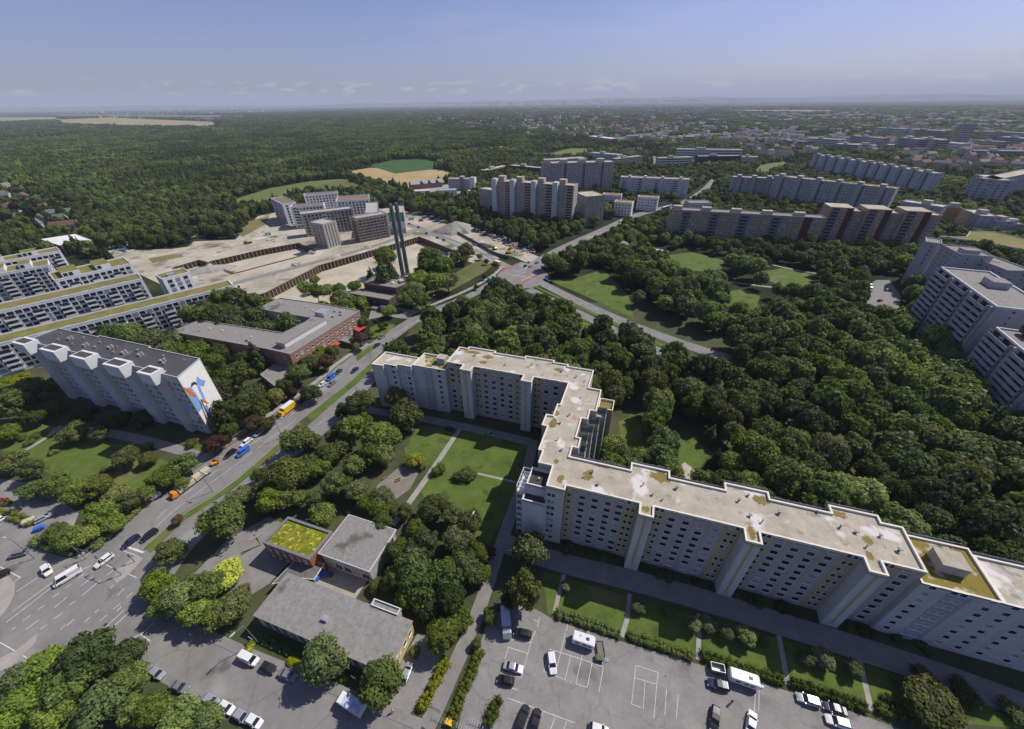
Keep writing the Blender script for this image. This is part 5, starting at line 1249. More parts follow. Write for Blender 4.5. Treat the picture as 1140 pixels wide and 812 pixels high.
for k, (A, B, h, st, lab) in enumerate((
        ((873, 156), (900, 158), 12, 3, 'low pale glassy hall at the left end of the far campus'),
        ((898, 153.5), (935, 155.5), 20, 5, 'long blue grey campus block beside the low glassy hall'),
        ((930, 160), (956, 161.5), 14, 4, 'low campus block in front of the long blue grey ones'),
        ((947, 151), (985, 154), 24, 6, 'campus block with white end wall left of the dark one'),
        ((975, 142), (1008, 143.5), 22, 5, 'hazy campus block at the back of the far campus'),
        ((1000, 153), (1022, 155), 26, 6, 'dark blue grey campus block in the middle of the far campus'),
        ((1022, 152.5), (1048, 156), 26, 6, 'campus block beside the middle dark one'),
        ((1036, 157), (1068, 160), 18, 4, 'pale low campus block below the campus tower'),
        ((1010, 143.5), (1050, 146), 20, 5, 'hazy long campus block left of the campus tower'),
        ((1086, 156), (1118, 158), 22, 5, 'campus block right of the campus tower'),
        ((1092, 146), (1140, 148), 20, 5, 'long hazy campus block behind the right picture edge'),
        ((1110, 152), (1150, 155), 20, 5, 'campus block touching the right picture edge'),
        ((1085, 167.5), (1150, 168.5), 12, 3, 'flat pale building along the trees at the right edge'),
        ((945, 160.5), (1000, 161.5), 10, 3, 'long low pale building along the campus tree belt'))):
    banded('campus_block', lab, A, B, h, 28 if k % 3 else 18, st, (W_GB, BAND, W_LILAC)[k % 3], ROOF_W, CG)
banded('campus_tower', 'pale slender tower rising over the far campus', (1074, 138), (1089, 138), 52, 16, 13, mat('tower_pale', (0.46, 0.45, 0.44), 0.9, 0.08, 0.2), cat='tower')
# things round the wheat field
o, ang, L = edge((457.5, 206), (492, 203), 7); F = loc_frame(o, ang)
RH = House('gabled_hall', 'long grey roofed hall with three red gables beside the stubble field', 'hall', F(L / 2, 8)); q = [F(0, 0), F(L, 0), F(L, 15), F(0, 15)]
RH.body(q, 0, 7, mat('red_clad', (0.26, 0.16, 0.12)), ROOF_W, 0.2)
b = MB(); e = [F(0, -0.4), F(L, -0.4), F(L, 15.4), F(0, 15.4)]; m0, m1 = F(0, 7.5), F(L, 7.5)
for a, c in ((0, 1), (2, 3)):
    b.face([(e[a][0], e[a][1], 7), (e[c][0], e[c][1], 7), ((m1 if a == 0 else m0)[0], (m1 if a == 0 else m0)[1], 11.5), ((m0 if a == 0 else m1)[0], (m0 if a == 0 else m1)[1], 11.5)])
b.face([(e[3][0], e[3][1], 7), (e[0][0], e[0][1], 7), (m0[0], m0[1], 11.5)]); b.face([(e[1][0], e[1][1], 7), (e[2][0], e[2][1], 7), (m1[0], m1[1], 11.5)])
RH.part('roof', b, mat('roof_zinc', (0.30, 0.31, 0.33), 0.6, 0.1, 0.3))
for f in (0.35, 0.6, 0.85):
    b = MB(); a_, c_, d_ = F(f * L - 3, -0.6), F(f * L + 3, -0.6), F(f * L, 6); mid = F(f * L, -0.6)
    b.face([(a_[0], a_[1], 7), (c_[0], c_[1], 7), (mid[0], mid[1], 11)]); b.face([(a_[0], a_[1], 7), (mid[0], mid[1], 11), (d_[0], d_[1], 11)]); b.face([(mid[0], mid[1], 11), (c_[0], c_[1], 7), (d_[0], d_[1], 11)]); RH.part('gable', b, mat('gable_red', (0.30, 0.10, 0.07), 0.9, 0.2, 0.3))
slab('glass_block', 'grey and white block with corner tower at the edge of the stubble field', 'apartment block', (498.5, 199), (528, 199.5), 16, 14, W_GREY, ROOF_W, 5, None, 3.4, 1.6, 1.4, 40, extra=lambda H, F, L, sh: (ubox(H, F, 'corner_tower', L - 7, L + 0.3, -1.5, 9, 0, 18, W_WHITE, ROOF_W), ubox(H, F, 'stair_tower', L * .45, L * .6, -1, 8, 0, 19, O_B, ROOF_W)))
for k, (x, y, w_, d_, h_, lab) in enumerate(((468, 216, 26, 12, 5, 'low workshop with rounded pale roof by the gabled hall'), (497, 216, 30, 14, 6, 'grey roofed workshop in the yard below the gabled hall'), (527, 216, 14, 10, 5, 'small pink shed beside the high rise annexe'), (513, 222, 16, 9, 4, 'low shed at the treeline below the workshops'))):
    p = G(x, y); t = House('workshop', lab, 'workshop', p); c, s_ = math.cos(0.15), math.sin(0.15)
    t.body([(p.x + a * c - b * s_, p.y + a * s_ + b * c) for a, b in ((-w_ / 2, -d_ / 2), (w_ / 2, -d_ / 2), (w_ / 2, d_ / 2), (-w_ / 2, d_ / 2))], 0, h_, (W_WHITE, W_GREY, mat('pinkish', (0.45, 0.32, 0.28), 0.9, 0.1, 0.4), W_GREY)[k], (W_LIGHT, mat('roof_zinc', (0.3, 0.31, 0.33)), W_LIGHT, ROOF_G)[k], 0.2)
PK = House('park_pavilion', 'low pavilion with grey slanted roof in the park beside the sand pitch', 'pavilion', G(695, 278))
q = GX([(684, 277), (697, 280), (706, 275.5), (693, 270.5)], 4.5); PK.body(q, 0, 4.2, W_CONC, ROOF_G, 0.1); PK.part('slanted_roof', MB().face([(q[0].x, q[0].y, 4.6), (q[1].x, q[1].y, 4.6), (q[2].x, q[2].y, 6.6), (q[3].x, q[3].y, 6.6)]), mat('roof_zinc', (0.3, 0.31, 0.33)))

# ------------------------------------------------------------------ vehicles
def paint(name, c, rough=0.28, metal=0.0): return mat('paint_' + name, c, rough, 0.03, 0.5, coords='object', metal=metal, spec=0.6)
PT = {'white': paint('white', (0.68, 0.68, 0.68)), 'silver': paint('silver', (0.42, 0.43, 0.46), 0.3, 0.4), 'grey': paint('grey', (0.16, 0.17, 0.185)), 'black': paint('black', (0.016, 0.016, 0.018)),
      'navy': paint('navy', (0.020, 0.028, 0.065)), 'blue': paint('blue', (0.03, 0.13, 0.55)), 'red': paint('red', (0.42, 0.03, 0.03)), 'yellow': paint('yellow', (0.75, 0.43, 0.02)),
      'green': paint('green', (0.12, 0.40, 0.07)), 'orange': paint('orange', (0.72, 0.24, 0.02)), 'dgreen': paint('dark_green', (0.02, 0.07, 0.06)), 'violet': paint('violet', (0.05, 0.06, 0.26)),
      'beige': paint('beige', (0.50, 0.45, 0.34)), 'teal': paint('teal', (0.08, 0.34, 0.30))}
CGL = mat('car_glass', (0.012, 0.014, 0.018), 0.06, 0, spec=0.8)
TYRE = mat('tyre', (0.018, 0.018, 0.018), 0.9, 0); RIM = mat('rim', (0.36, 0.36, 0.37), 0.35, 0, metal=0.7)
LAMP = mat('lamp_lens', (0.75, 0.75, 0.72), 0.15, 0, spec=0.7); TAIL = mat('tail_lens', (0.40, 0.02, 0.02), 0.2, 0, spec=0.6)
def loft(secs, m=0, r=0.28):
    """rounded box sections (x, half width, z0, z1) joined along x"""
    b = MB(); rows = []
    for x, w, z0, z1 in secs:
        h = z1 - z0; q = min(w, h) * r
        rows.append([(x, -w, z0 + q * .6), (x, -w, z1 - q), (x, -w + q * .3, z1 - q * .3), (x, -w + q, z1), (x, w - q, z1), (x, w - q * .3, z1 - q * .3), (x, w, z1 - q), (x, w, z0 + q * .6), (x, w - q, z0), (x, -w + q, z0)])
    n = len(rows[0])
    b.v = [p for rw in rows for p in rw]
    for i in range(len(rows) - 1):
        for j in range(n):
            k = (j + 1) % n
            b.f.append((i * n + j, i * n + k, (i + 1) * n + k, (i + 1) * n + j)); b.m.append(m)
    b.f.append(tuple(range(n))); b.m.append(m); b.f.append(tuple((len(rows) - 1) * n + n - 1 - j for j in range(n))); b.m.append(m)
    return b
CARM = {}
def car_meshes(kind):
    if kind in CARM: return CARM[kind]
    L, W, H, hood, x0, x1, x2, x3 = {'hatch': (4.0, 1.76, 1.48, 0.92, -1.95, -1.35, 0.35, 1.05), 'sedan': (4.65, 1.82, 1.44, 0.90, -1.55, -0.85, 0.40, 1.15), 'wagon': (4.7, 1.84, 1.50, 0.92, -2.25, -1.75, 0.40, 1.15),
                                    'suv': (4.5, 1.86, 1.70, 1.05, -2.1, -1.7, 0.45, 1.10), 'van': (5.1, 1.95, 2.05, 1.15, -2.5, -2.3, 1.05, 1.75), 'long': (5.9, 2.05, 2.5, 1.2, -2.9, -2.75, 1.65, 2.4)}[kind]
    w = W / 2; h = L / 2
    body = loft([(-h, w * .80, .42, hood - .12), (-h + .12, w * .95, .26, hood - .01), (-h + .7, w, .22, hood + .03), (0, w, .20, hood + .03), (x3 + .05, w, .22, hood + .01), (h - .55, w * .96, .24, hood - .10), (h - .12, w * .88, .28, hood - .24), (h, w * .70, .40, hood - .34)])
    glass = loft([(x0, w * .80, hood - .04, hood + .06), (x1, w * .78, hood - .04, H - .035), (x2, w * .78, hood - .04, H - .03), (x3, w * .84, hood - .06, hood + .04)], r=0.2)
    roof = loft([(x1 - .10, w * .72, H - .10, H - .015), (x1 + .06, w * .77, H - .09, H + .008), ((x1 + x2) / 2, w * .78, H - .09, H + .035), (x2 - .04, w * .76, H - .09, H + .008), (x2 + .06, w * .70, H - .10, H - .02)])
    pil = MB()
    for s in (-1, 1):
        for xa, xb in ((x0 + .12, x1 + .05), (x3 - .1, x2)): pil.tube((xa, s * w * .82, hood + .03), (xb, s * w * .765, H - .05), .045, n=5)
        pil.tube(((x1 + x2) / 2, s * w * .86, hood), ((x1 + x2) / 2, s * w * .80, H - .05), .05, n=5)
    if kind in ('van', 'long'):
        pil.v = list(pil.v)
        for s in (-1, 1): pil.box(((x1 + .2) / 2 - .3, s * w * .815, hood), (abs(x1) * (1.0 if kind == 'long' else .62), .06, H - hood - .06))
    rb_ = MB(); rb_.v = roof.v + pil.v; k = len(roof.v); rb_.f = roof.f + [tuple(i + k for i in q) for q in pil.f]; rb_.m = [0] * len(rb_.f)
    wh = MB(); wh.tube((0, -.11, 0), (0, .11, 0), .33 if kind != 'long' else .37, n=14); rim = MB().tube((0, -.125, 0), (0, .125, 0), .2, n=10)
    hl = MB().box((0, 0, 0), (.10, .34, .15)); tl = MB().box((0, 0, 0), (.07, .26, .22)); mir = MB().box((0, 0, 0), (.14, .2, .14))
    CARM[kind] = (body.mesh('body', PT['white']), glass.mesh('windows', CGL), rb_.mesh('roof', PT['white']), wh.mesh('wheel', TYRE), rim.mesh('rim', RIM), hl.mesh('headlight', LAMP), tl.mesh('taillight', TAIL), mir.mesh('mirror', PT['white']), (L, W, H, hood, x3))
    return CARM[kind]
def recolour(o, m):
    o.material_slots[0].link = 'OBJECT'; o.material_slots[0].material = m; return o
KINDN = {'hatch': 'hatchback', 'sedan': 'saloon_car', 'wagon': 'estate_car', 'suv': 'suv_car', 'van': 'van', 'long': 'delivery_van'}
def car(px, py, dx, dy, kind, col, label, group=None, z=0.0, cat=None):
    """(dx, dy): pixel step towards the front of the car"""
    p = G(px, py, 0.6 + z); q = G(px + dx * .2, py + dy * .2, 0.6 + z); ang = math.atan2(q.y - p.y, q.x - p.x)
    me = car_meshes(kind); L, W, H, hood, x3 = me[8]
    t = thing(KINDN[kind], label, cat or ('van' if kind in ('van', 'long') else 'car'), (p.x, p.y, z + 0.05), group, ang)
    m = PT[col]
    recolour(link('body', me[0], t), m); link('windows', me[1], t); recolour(link('roof', me[2], t), m)
    for sx in (-1, 1):
        for sy in (-1, 1):
            o = link('wheel', me[3], t); o.location = (sx * L * .31, sy * (W / 2 - .10), .33); link('rim', me[4], o)
    for sy in (-1, 1):
        o = link('headlight', me[5], t); o.location = (L / 2 - .09, sy * W * .31, hood - .40); o = link('taillight', me[6], t); o.location = (-L / 2 + .05, sy * W * .36, hood - .38)
        o = recolour(link('mirror', me[7], t), m); o.location = (x3 - .22, sy * (W / 2 + .05), hood + .02)
    return t
def c5(ox, oy, s, x, y): return ox + x / s, oy + y / s
ST = 'cars driving on the main street'; PKG = 'cars parked in the lot'
for (x, y, dx, dy, k, c, lab, g) in (
    (145.6, 603, -15, 11, 'wagon', 'navy', 'dark blue estate car waiting at the white stop line', ST),
    (166, 596, -15, 11, 'wagon', 'black', 'black estate car waiting second behind the dark blue one', ST),
    (116, 624.5, -15, 11, 'suv', 'white', 'white car with black roof rails crossing the junction', ST),
    (75.4, 643, -15, 9, 'long', 'white', 'long white delivery van crossing the junction', ST),
    (52.6, 635, 6, 12, 'suv', 'white', 'white car turning at the side of the long delivery van', ST),
    (20, 617, -16, 4, 'suv', 'grey', 'dark grey car leaving the side road near the lamp', ST),
    (0, 641, -12, 6, 'hatch', 'black', 'black hatchback half cut off in the side road', ST),
    (13, 571, 14, -8, 'wagon', 'black', 'black estate car parked in the shady side lot', 'cars in the shady side lot'),
    (49, 576.5, 14, -7, 'wagon', 'silver', 'silver estate car parked next to the blue trailer', 'cars in the shady side lot'),
    (2, 577.5, 14, -8, 'hatch', 'white', 'white hatchback at the end of the shady side lot', 'cars in the shady side lot'),
    (1, 559, 14, -8, 'hatch', 'red', 'red car cut off in the shady side lot', 'cars in the shady side lot'),
    (277.5, 733.5, 18, 9, 'van', 'white', 'white people carrier parked first below the kindergarten', 'cars parked below the kindergarten'),
    (299, 743.5, 16, 8, 'hatch', 'black', 'black car with red lights parked below the kindergarten', 'cars parked below the kindergarten'),
    (320.5, 751.5, 16, 7, 'sedan', 'grey', 'dark saloon half in the shade of the roadside tree', 'cars parked below the kindergarten'),
    (453, 749, 6, -16, 'hatch', 'silver', 'silver hatchback beside the yellow end wall', None),
    (160.5, 741, 14, 8, 'hatch', 'grey', 'grey car half hidden under the big corner tree', 'cars on the gravel strip'),
    (175, 749.5, 14, 8, 'hatch', 'silver', 'silver car beside the big corner tree', 'cars on the gravel strip'),
    (200, 764.5, 15, 6, 'sedan', 'grey', 'grey saloon standing free on the gravel strip', 'cars on the gravel strip'),
    (235, 780, 14, 8, 'hatch', 'silver', 'silver grey car next after the free standing saloon', 'cars on the gravel strip'),
    (252, 788, 14, 8, 'hatch', 'white', 'white car in the tight row on the gravel strip', 'cars on the gravel strip'),
    (269, 797.5, 14, 8, 'hatch', 'silver', 'pale car with dark screen in the tight gravel row', 'cars on the gravel strip'),
    (283, 803, 14, 8, 'hatch', 'white', 'bright white car ending the tight gravel row', 'cars on the gravel strip'),
    (300.5, 474, -13, 10, 'wagon', 'violet', 'dark violet blue car parked behind the yellow truck', 'cars parked along the main street'),
    (288, 482.5, -13, 10, 'hatch', 'silver', 'pale silver car parked along the main street', 'cars parked along the main street'),
    (274, 492.5, -13, 10, 'wagon', 'white', 'white estate car parked beside the blue van', 'cars parked along the main street'),
    (256.5, 505, -13, 10, 'wagon', 'black', 'black car under the dark red leaved tree by the gable', 'cars parked along the main street'),
    (270.5, 503.5, -13, 10, 'van', 'blue', 'bright blue van driving down the main street', ST),
    (335, 447, -12, 9, 'hatch', 'black', 'black car in tree shade above the yellow truck', 'cars parked along the main street'),
    (359, 428, -10, 6, 'hatch', 'white', 'white car beside the dark one near the school', ST),
    (369.5, 427, -10, 8, 'sedan', 'grey', 'dark grey saloon side by side with the white car', ST),
    (368.4, 420.5, -10, 8, 'van', 'blue', 'blue van behind the white car near the school', ST),
    (377, 414, -10, 8, 'hatch', 'dgreen', 'dark green hatchback behind the blue van', ST),
    (395, 412, -10, 8, 'sedan', 'navy', 'dark navy car driving alone near the long zigzag block', ST),
    (419.5, 384.5, -10, 7, 'sedan', 'navy', 'dark saloon driving beside the grassy island', ST),
    (398.5, 392, -10, 7, 'suv', 'black', 'black car stopped at the school forecourt', 'cars at the school'),
    (425, 375, -10, 7, 'suv', 'grey', 'dark car parked on the short spur by the school', 'cars at the school'),
    (419, 357.5, 12, 5, 'sedan', 'navy', 'dark blue car in the shade at the school corner', 'cars at the school'),
    (508, 335, 12, -6, 'sedan', 'white', 'white car driving up towards the big junction', ST),
    (556, 316, 12, -6, 'hatch', 'silver', 'silver car nearing the big junction', ST),
    (589.5, 291.3, 10, -5, 'hatch', 'white', 'white car at the red cycle crossing', 'cars at the big junction'),
    (585, 296, 10, -5, 'hatch', 'navy', 'dark blue car in the middle of the big junction', 'cars at the big junction'),
    (590.5, 296.5, 10, -5, 'hatch', 'silver', 'silver car in the middle of the big junction', 'cars at the big junction'),
    (598, 292.5, 10, -5, 'hatch', 'blue', 'blue car leaving the big junction northwards', 'cars at the big junction'),
    (607.5, 311, -10, -5, 'hatch', 'blue', 'blue car queuing on the branch road', 'cars at the big junction'),
    (614, 314, -10, -5, 'hatch', 'black', 'black car queuing second on the branch road', 'cars at the big junction'),
    (604.5, 289, 10, -5, 'hatch', 'red', 'red car driving away on the tree lined road', 'cars at the big junction'),
    (611.5, 297, 10, -3, 'hatch', 'silver', 'silver car parked by the corner trees', 'cars at the big junction'),
    (691, 247, 12, -5, 'van', 'white', 'white van on the tree lined road', 'cars on the tree lined road'),
    (699, 244.5, 12, -4, 'hatch', 'white', 'white car ahead of the white van on the tree lined road', 'cars on the tree lined road'),
    (487, 264.5, -12, -5, 'hatch', 'black', 'black car on the site road', 'cars on the site road'),
    (494, 267, -12, -5, 'hatch', 'dgreen', 'dark green car on the site road', 'cars on the site road'),
    (475, 259.5, -12, -4, 'hatch', 'blue', 'blue car on the site road by the gravel heap', 'cars on the site road'),
    (466, 253, -12, -3, 'hatch', 'navy', 'dark car parked by the site huts', 'cars on the site road'),
    (456, 249, -12, -3, 'sedan', 'grey', 'grey car parked next to the netted block', 'cars on the site road'),
    (581.9, 705.5, -18, -4, 'suv', 'black', 'black car with red tail lights under the twin trees', PKG),
    (571.4, 743, 14, 4, 'sedan', 'silver', 'silver saloon with black sunroof in the marked bay', PKG),
    (563, 757.5, -14, -3, 'hatch', 'black', 'small black hatchback below the silver saloon', PKG),
    (614.5, 737.5, 2, 14, 'wagon', 'white', 'white estate car with its nose to the bottom by the empty bays', PKG),
    (582, 799, 6, -16, 'wagon', 'black', 'black car with bright reflections beside the round shrubs', PKG),
    (596, 803.5, 4, -16, 'sedan', 'black', 'black saloon right of the other black car by the shrubs', PKG),
    (667, 812, 12, 4, 'hatch', 'white', 'white car cut off at the lower picture border', PKG),
    (799.5, 762.5, -16, -4, 'wagon', 'navy', 'dark blue car in front of the beige trailer', PKG),
    (795.7, 800, -2, 16, 'wagon', 'black', 'black estate car near the standing person', PKG),
    (836.5, 805, 2, -14, 'sedan', 'white', 'white saloon right of the black estate car', PKG),
    (900, 779.5, -16, -5, 'wagon', 'silver', 'silver car with open sunroof beside the hedge', PKG),
    (929, 789, -16, -5, 'sedan', 'navy', 'dark violet car between silver and white cars by the hedge', PKG),
    (933, 804, -16, -5, 'wagon', 'white', 'white car with dark tail below the dark violet one', PKG),
    (545, 483.5, 12, 4, 'hatch', 'green', 'lime green car on the courtyard lawn edge', 'cars in the courtyard'),
    (502, 478, 12, 5, 'sedan', 'navy', 'dark blue car in the block shadow by the courtyard path', 'cars in the courtyard'),
    (980, 334.5, 10, -3, 'hatch', 'red', 'red car in the forecourt bay of the balcony high rise', 'cars in the high rise forecourt'),
    (990, 299, 10, -3, 'hatch', 'red', 'red car parked at the top of the high rise forecourt', 'cars in the high rise forecourt'),
    (988, 323, 10, -2, 'hatch', 'silver', 'pale car parked along the high rise forecourt', 'cars in the high rise forecourt'),
    (969, 319, 6, 6, 'van', 'white', 'white van at the forecourt entrance', 'cars in the high rise forecourt'),
    (975, 299.5, 10, -2, 'hatch', 'grey', 'grey car beside the upper red car in the forecourt', 'cars in the high rise forecourt'),
):
    car(x, y, dx, dy, k, c, lab, g, 0.08)
def wheels(t, xs, w, r=0.42):
    for x in xs:
        for s in (-1, 1):
            o = link('wheel', car_meshes('long')[3], t); o.location = (x, s * w, r); o.scale = (r / .37,) * 3
            link('rim', car_meshes('long')[4], o)
def truck(px, py, dx, dy, label, cab, cargo, L=7.2, W=2.35, H=3.0, name='box_truck', cargo_top=None, tarps=0):
    p = G(px, py, 1.0); q = G(px + dx * .2, py + dy * .2, 1.0); ang = math.atan2(q.y - p.y, q.x - p.x)
    t = thing(name, label, 'truck', (p.x, p.y, 0.1), None, ang); h = L / 2
    loft([(h - 1.9, W * .48, .5, 2.3), (h - .7, W * .48, .5, 2.35), (h - .25, W * .47, .5, 1.6), (h, W * .44, .5, 1.2)], r=.15).build('cab', cab, t)
    loft([(h - .74, W * .44, 1.25, 2.2), (h - .28, W * .45, 1.2, 1.62)], r=.1).build('windscreen', CGL, t)
    MB().box((-.2, 0, .55), (L - .5, W * .7, .25)).build('chassis', mat('chassis', (0.03, 0.03, 0.032), 0.8, 0), t)
    if tarps:
        n = tarps; l_ = (L - 2.3) / n
        for k in range(n):
            x = -h + .15 + l_ * (k + .5)
            MB().box((x, 0, .82), (l_ - .25, W, 1.2)).build('load_box', cargo, t)
            loft([(x - l_ / 2 + .15, W * .46, 2.0, 2.3), (x + l_ / 2 - .15, W * .46, 2.0, 2.32)], r=.4).build('tarpaulin', cargo_top, t)
    else:
        MB().box((-1.0, 0, .82), (L - 2.15, W, H - .82)).build('cargo_box', cargo, t)
        if cargo_top: MB().box((-1.0, 0, H + .004), (L - 2.35, W - .2, .06)).build('cargo_roof', cargo_top, t)
    wheels(t, (-h + 1.2, h - 1.1), W * .42); return t
truck(319.5, 457, -13, 10, 'bright yellow box truck with white roof on the main street', PT['yellow'], PT['yellow'], 8.0, 2.5, 3.4, cargo_top=PT['white'])
truck(213, 537.5, -15, 11, 'orange truck with four beige covered containers parked at the kerb', PT['orange'], PT['beige'], 13.5, 2.4, 2.5, 'road_works_truck', PT['beige'], 4)
truck(427, 345, -12, -2, 'blue box truck parked before the heating plant', PT['navy'], PT['violet'], 8.0, 2.5, 3.3)
truck(553, 293.5, -10, -4, 'yellow truck with white box at the site road mouth', PT['yellow'], PT['yellow'], 8.5, 2.5, 3.2, cargo_top=PT['white'])
truck(547.5, 310, 12, -6, 'road works truck with yellow and teal load before the junction', PT['yellow'], PT['teal'], 8.0, 2.5, 2.4, 'road_works_truck')
truck(391, 784.5, -16, -10, 'white and blue delivery truck half under the street tree', PT['white'], PT['white'], 7.0, 2.3, 2.9, cargo_top=mat('truck_blue', (0.42, 0.47, 0.60), 0.4, 0.3, 0.9))
truck(563.5, 694, 1, 14, 'pale grey camper truck hidden under the twin trees', PT['silver'], PT['silver'], 7.0, 2.3, 2.9, 'camper_truck')
def bus(px, py, dx, dy, label):
    p = G(px, py, 1.5); q = G(px + dx, py + dy, 1.5); t = thing('bus', label, 'bus', (p.x, p.y, .1), None, math.atan2(q.y - p.y, q.x - p.x))
    loft([(-8, 1.2, .35, 2.95), (-7.8, 1.27, .3, 3.05), (7.7, 1.27, .3, 3.05), (8, 1.15, .35, 2.8)], r=.12).build('body', PT['blue'], t)
    loft([(-7.9, 1.285, 1.2, 2.3), (7.8, 1.285, 1.2, 2.3)], r=.05).build('windows', CGL, t); MB().box((0, 0, 3.06), (14, 2.1, .08)).build('roof', PT['white'], t); wheels(t, (-5, 5), 1.12, .48)
bus(741, 231.5, 10, -3, 'blue articulated city bus with white roof on the far tree lined road')
def caravan(px, py, dx, dy, label, L=6.0, tow=1):
    p = G(px, py, 2.3); q = G(px + dx, py + dy, 2.3); t = thing('caravan', label, 'caravan', (p.x, p.y, .06), 'caravans in the car park', math.atan2(q.y - p.y, q.x - p.x)); h = L / 2
    loft([(-h, 1.05, .6, 2.35), (-h + .25, 1.14, .45, 2.62), (h - .5, 1.14, .45, 2.62), (h, 1.05, .6, 2.1)], r=.16).build('body', PT['white'], t)
    for s in (-1, 1):
        for x in (-1.4, .3, 1.6): MB().box((x, s * 1.15, 1.35), (.9, .03, .6)).build('window', CGL, t)
    MB().box((h * .35, 0, 2.63), (.75, .6, .12)).build('roof_hatch', mat('hatch_dark', (0.07, 0.08, 0.09), 0.2, 0.1, 2), t); MB().box((-.8, .3, 2.63), (.4, .4, .09)).build('roof_hatch', PT['beige'], t)
    b = MB()
    for s in (-1, 1): b.tube((tow * h * .9, s * .5, .55), (tow * (h + 1.2), 0, .55), .06, n=5)
    b.tube((tow * (h + 1.1), 0, .05), (tow * (h + 1.1), 0, .6), .05, n=5); b.build('drawbar', METAL, t)
    wheels(t, (0,), 1.0, .34); return t
caravan(650, 711, 12, 4, 'white caravan with dark roof hatch beside the flat trailer in the car park', 5.4, -1)
caravan(829.5, 754, 12, 4, 'larger white caravan with black roof hatches by the hedge', 6.2, 1)
def trailer(px, py, dx, dy, label, L, W, H, m, name='trailer', top=None, cover=False):
    p = G(px, py, .6); q = G(px + dx, py + dy, .6); t = thing(name, label, 'trailer', (p.x, p.y, .06), None, math.atan2(q.y - p.y, q.x - p.x)); h = L / 2
    if cover: loft([(-h, W * .44, .5, H - .15), (-h + .3, W / 2, .45, H), (h - .3, W / 2, .45, H), (h, W * .44, .5, H - .25)], r=.3).build('cover', m, t)
    else:
        MB().ring([(-h, -W / 2), (h, -W / 2), (h, W / 2), (-h, W / 2)], .06, .55, H).build('side_boards', m, t); MB().box((0, 0, .5), (L - .15, W - .15, .07)).build('deck', top or m, t)
    b = MB()
    for s in (-1, 1): b.tube((h, s * .5, .5), (h + 1.1, 0, .5), .05, n=5)
    b.build('drawbar', METAL, t); wheels(t, (0,), W / 2 + .05, .3); return t
trailer(668.5, 723, 2, 14, 'low grey boat trailer beside the first caravan', 3.4, 1.7, .8, mat('trailer_grey', (0.10, 0.10, 0.10), 0.8, 0.2, 1), top=mat('trailer_deck', (0.15, 0.14, 0.12), 0.9, 0.2, 1))
trailer(667.5, 733, 12, 3, 'small trailer under a green tarpaulin', 2.0, 1.3, 1.1, mat('tarp_green', (0.09, 0.14, 0.08), 0.8, 0.25, 2), cover=True)
trailer(798, 745, 12, 3, 'box trailer with beige top above the dark blue car', 2.9, 1.7, 1.7, PT['silver'], top=PT['beige'], cover=False)
MB_ = None
trailer(44, 588.5, 12, -5, 'small trailer under a blue cover in the side lot', 2.4, 1.5, 1.4, PT['blue'], cover=True)
trailer(33, 581, 12, -5, 'trailer under a grey beige tarpaulin in the side lot', 3.0, 1.9, 1.7, PT['beige'], cover=True)
trailer(173, 553, 12, -8, 'white and blue container trailer at the hedge end of the street', 3.2, 2.1, 2.2, mat('container_pale', (0.40, 0.46, 0.55), 0.5, 0.2, 0.6), cover=True)
def digger(px, py, ang, label, s=1.0, col='yellow', z=0.0):
    p = G(px, py, z + 1); t = thing('excavator', label, 'excavator', (p.x, p.y, z), 'excavators', ang); t.scale = (s,) * 3
    for k in (-1, 1): loft([(-1.8, .28, .1, .75), (-1.4, .3, 0, .9), (1.4, .3, 0, .9), (1.8, .28, .1, .75)], r=.4).build('track', TYRE, t).location.y = k * 1.05
    loft([(-2.0, 1.1, 1.0, 2.0), (-1.6, 1.25, .95, 2.3), (.9, 1.25, .95, 1.9), (1.2, 1.1, 1.0, 1.7)], r=.2).build('house', PT[col], t)
    loft([(-.4, .5, 1.8, 3.0), (1.0, .5, 1.7, 2.9), (1.35, .45, 1.7, 2.0)], r=.15).build('cabin', CGL, t).location.y = .6
    b = MB(); b.tube((1.0, -.3, 1.8), (3.4, -.3, 4.4), .28, .22, 6); b.tube((3.4, -.3, 4.4), (5.4, -.3, 3.0), .24, .18, 6); b.build('boom', PT[col], t)
    b = MB(); b.tube((5.4, -.3, 3.0), (5.8, -.3, 1.4), .2, .14, 6); b.box((5.6, -.3, .7), (.9, .9, .8)); b.build('bucket', mat('bucket_steel', (0.08, 0.075, 0.07), 0.7, 0.2, 1), t)
digger(550.5, 277, 2.4, 'yellow excavator on the gravel yard by the dark heap', 1.1)
digger(566, 281, 0.5, 'yellow excavator lifting its arm next to the rubble', 1.1)
digger(569, 276, 1.3, 'orange excavator at the rubble bank below the trees', 1.0, 'orange')
digger(427, 292, 2.6, 'dark excavator with a high arm on the pit floor', 1.5, 'grey', -5)
digger(238.5, 515, 0.8, 'small orange excavator in tree shade by the street', 0.6, 'orange')

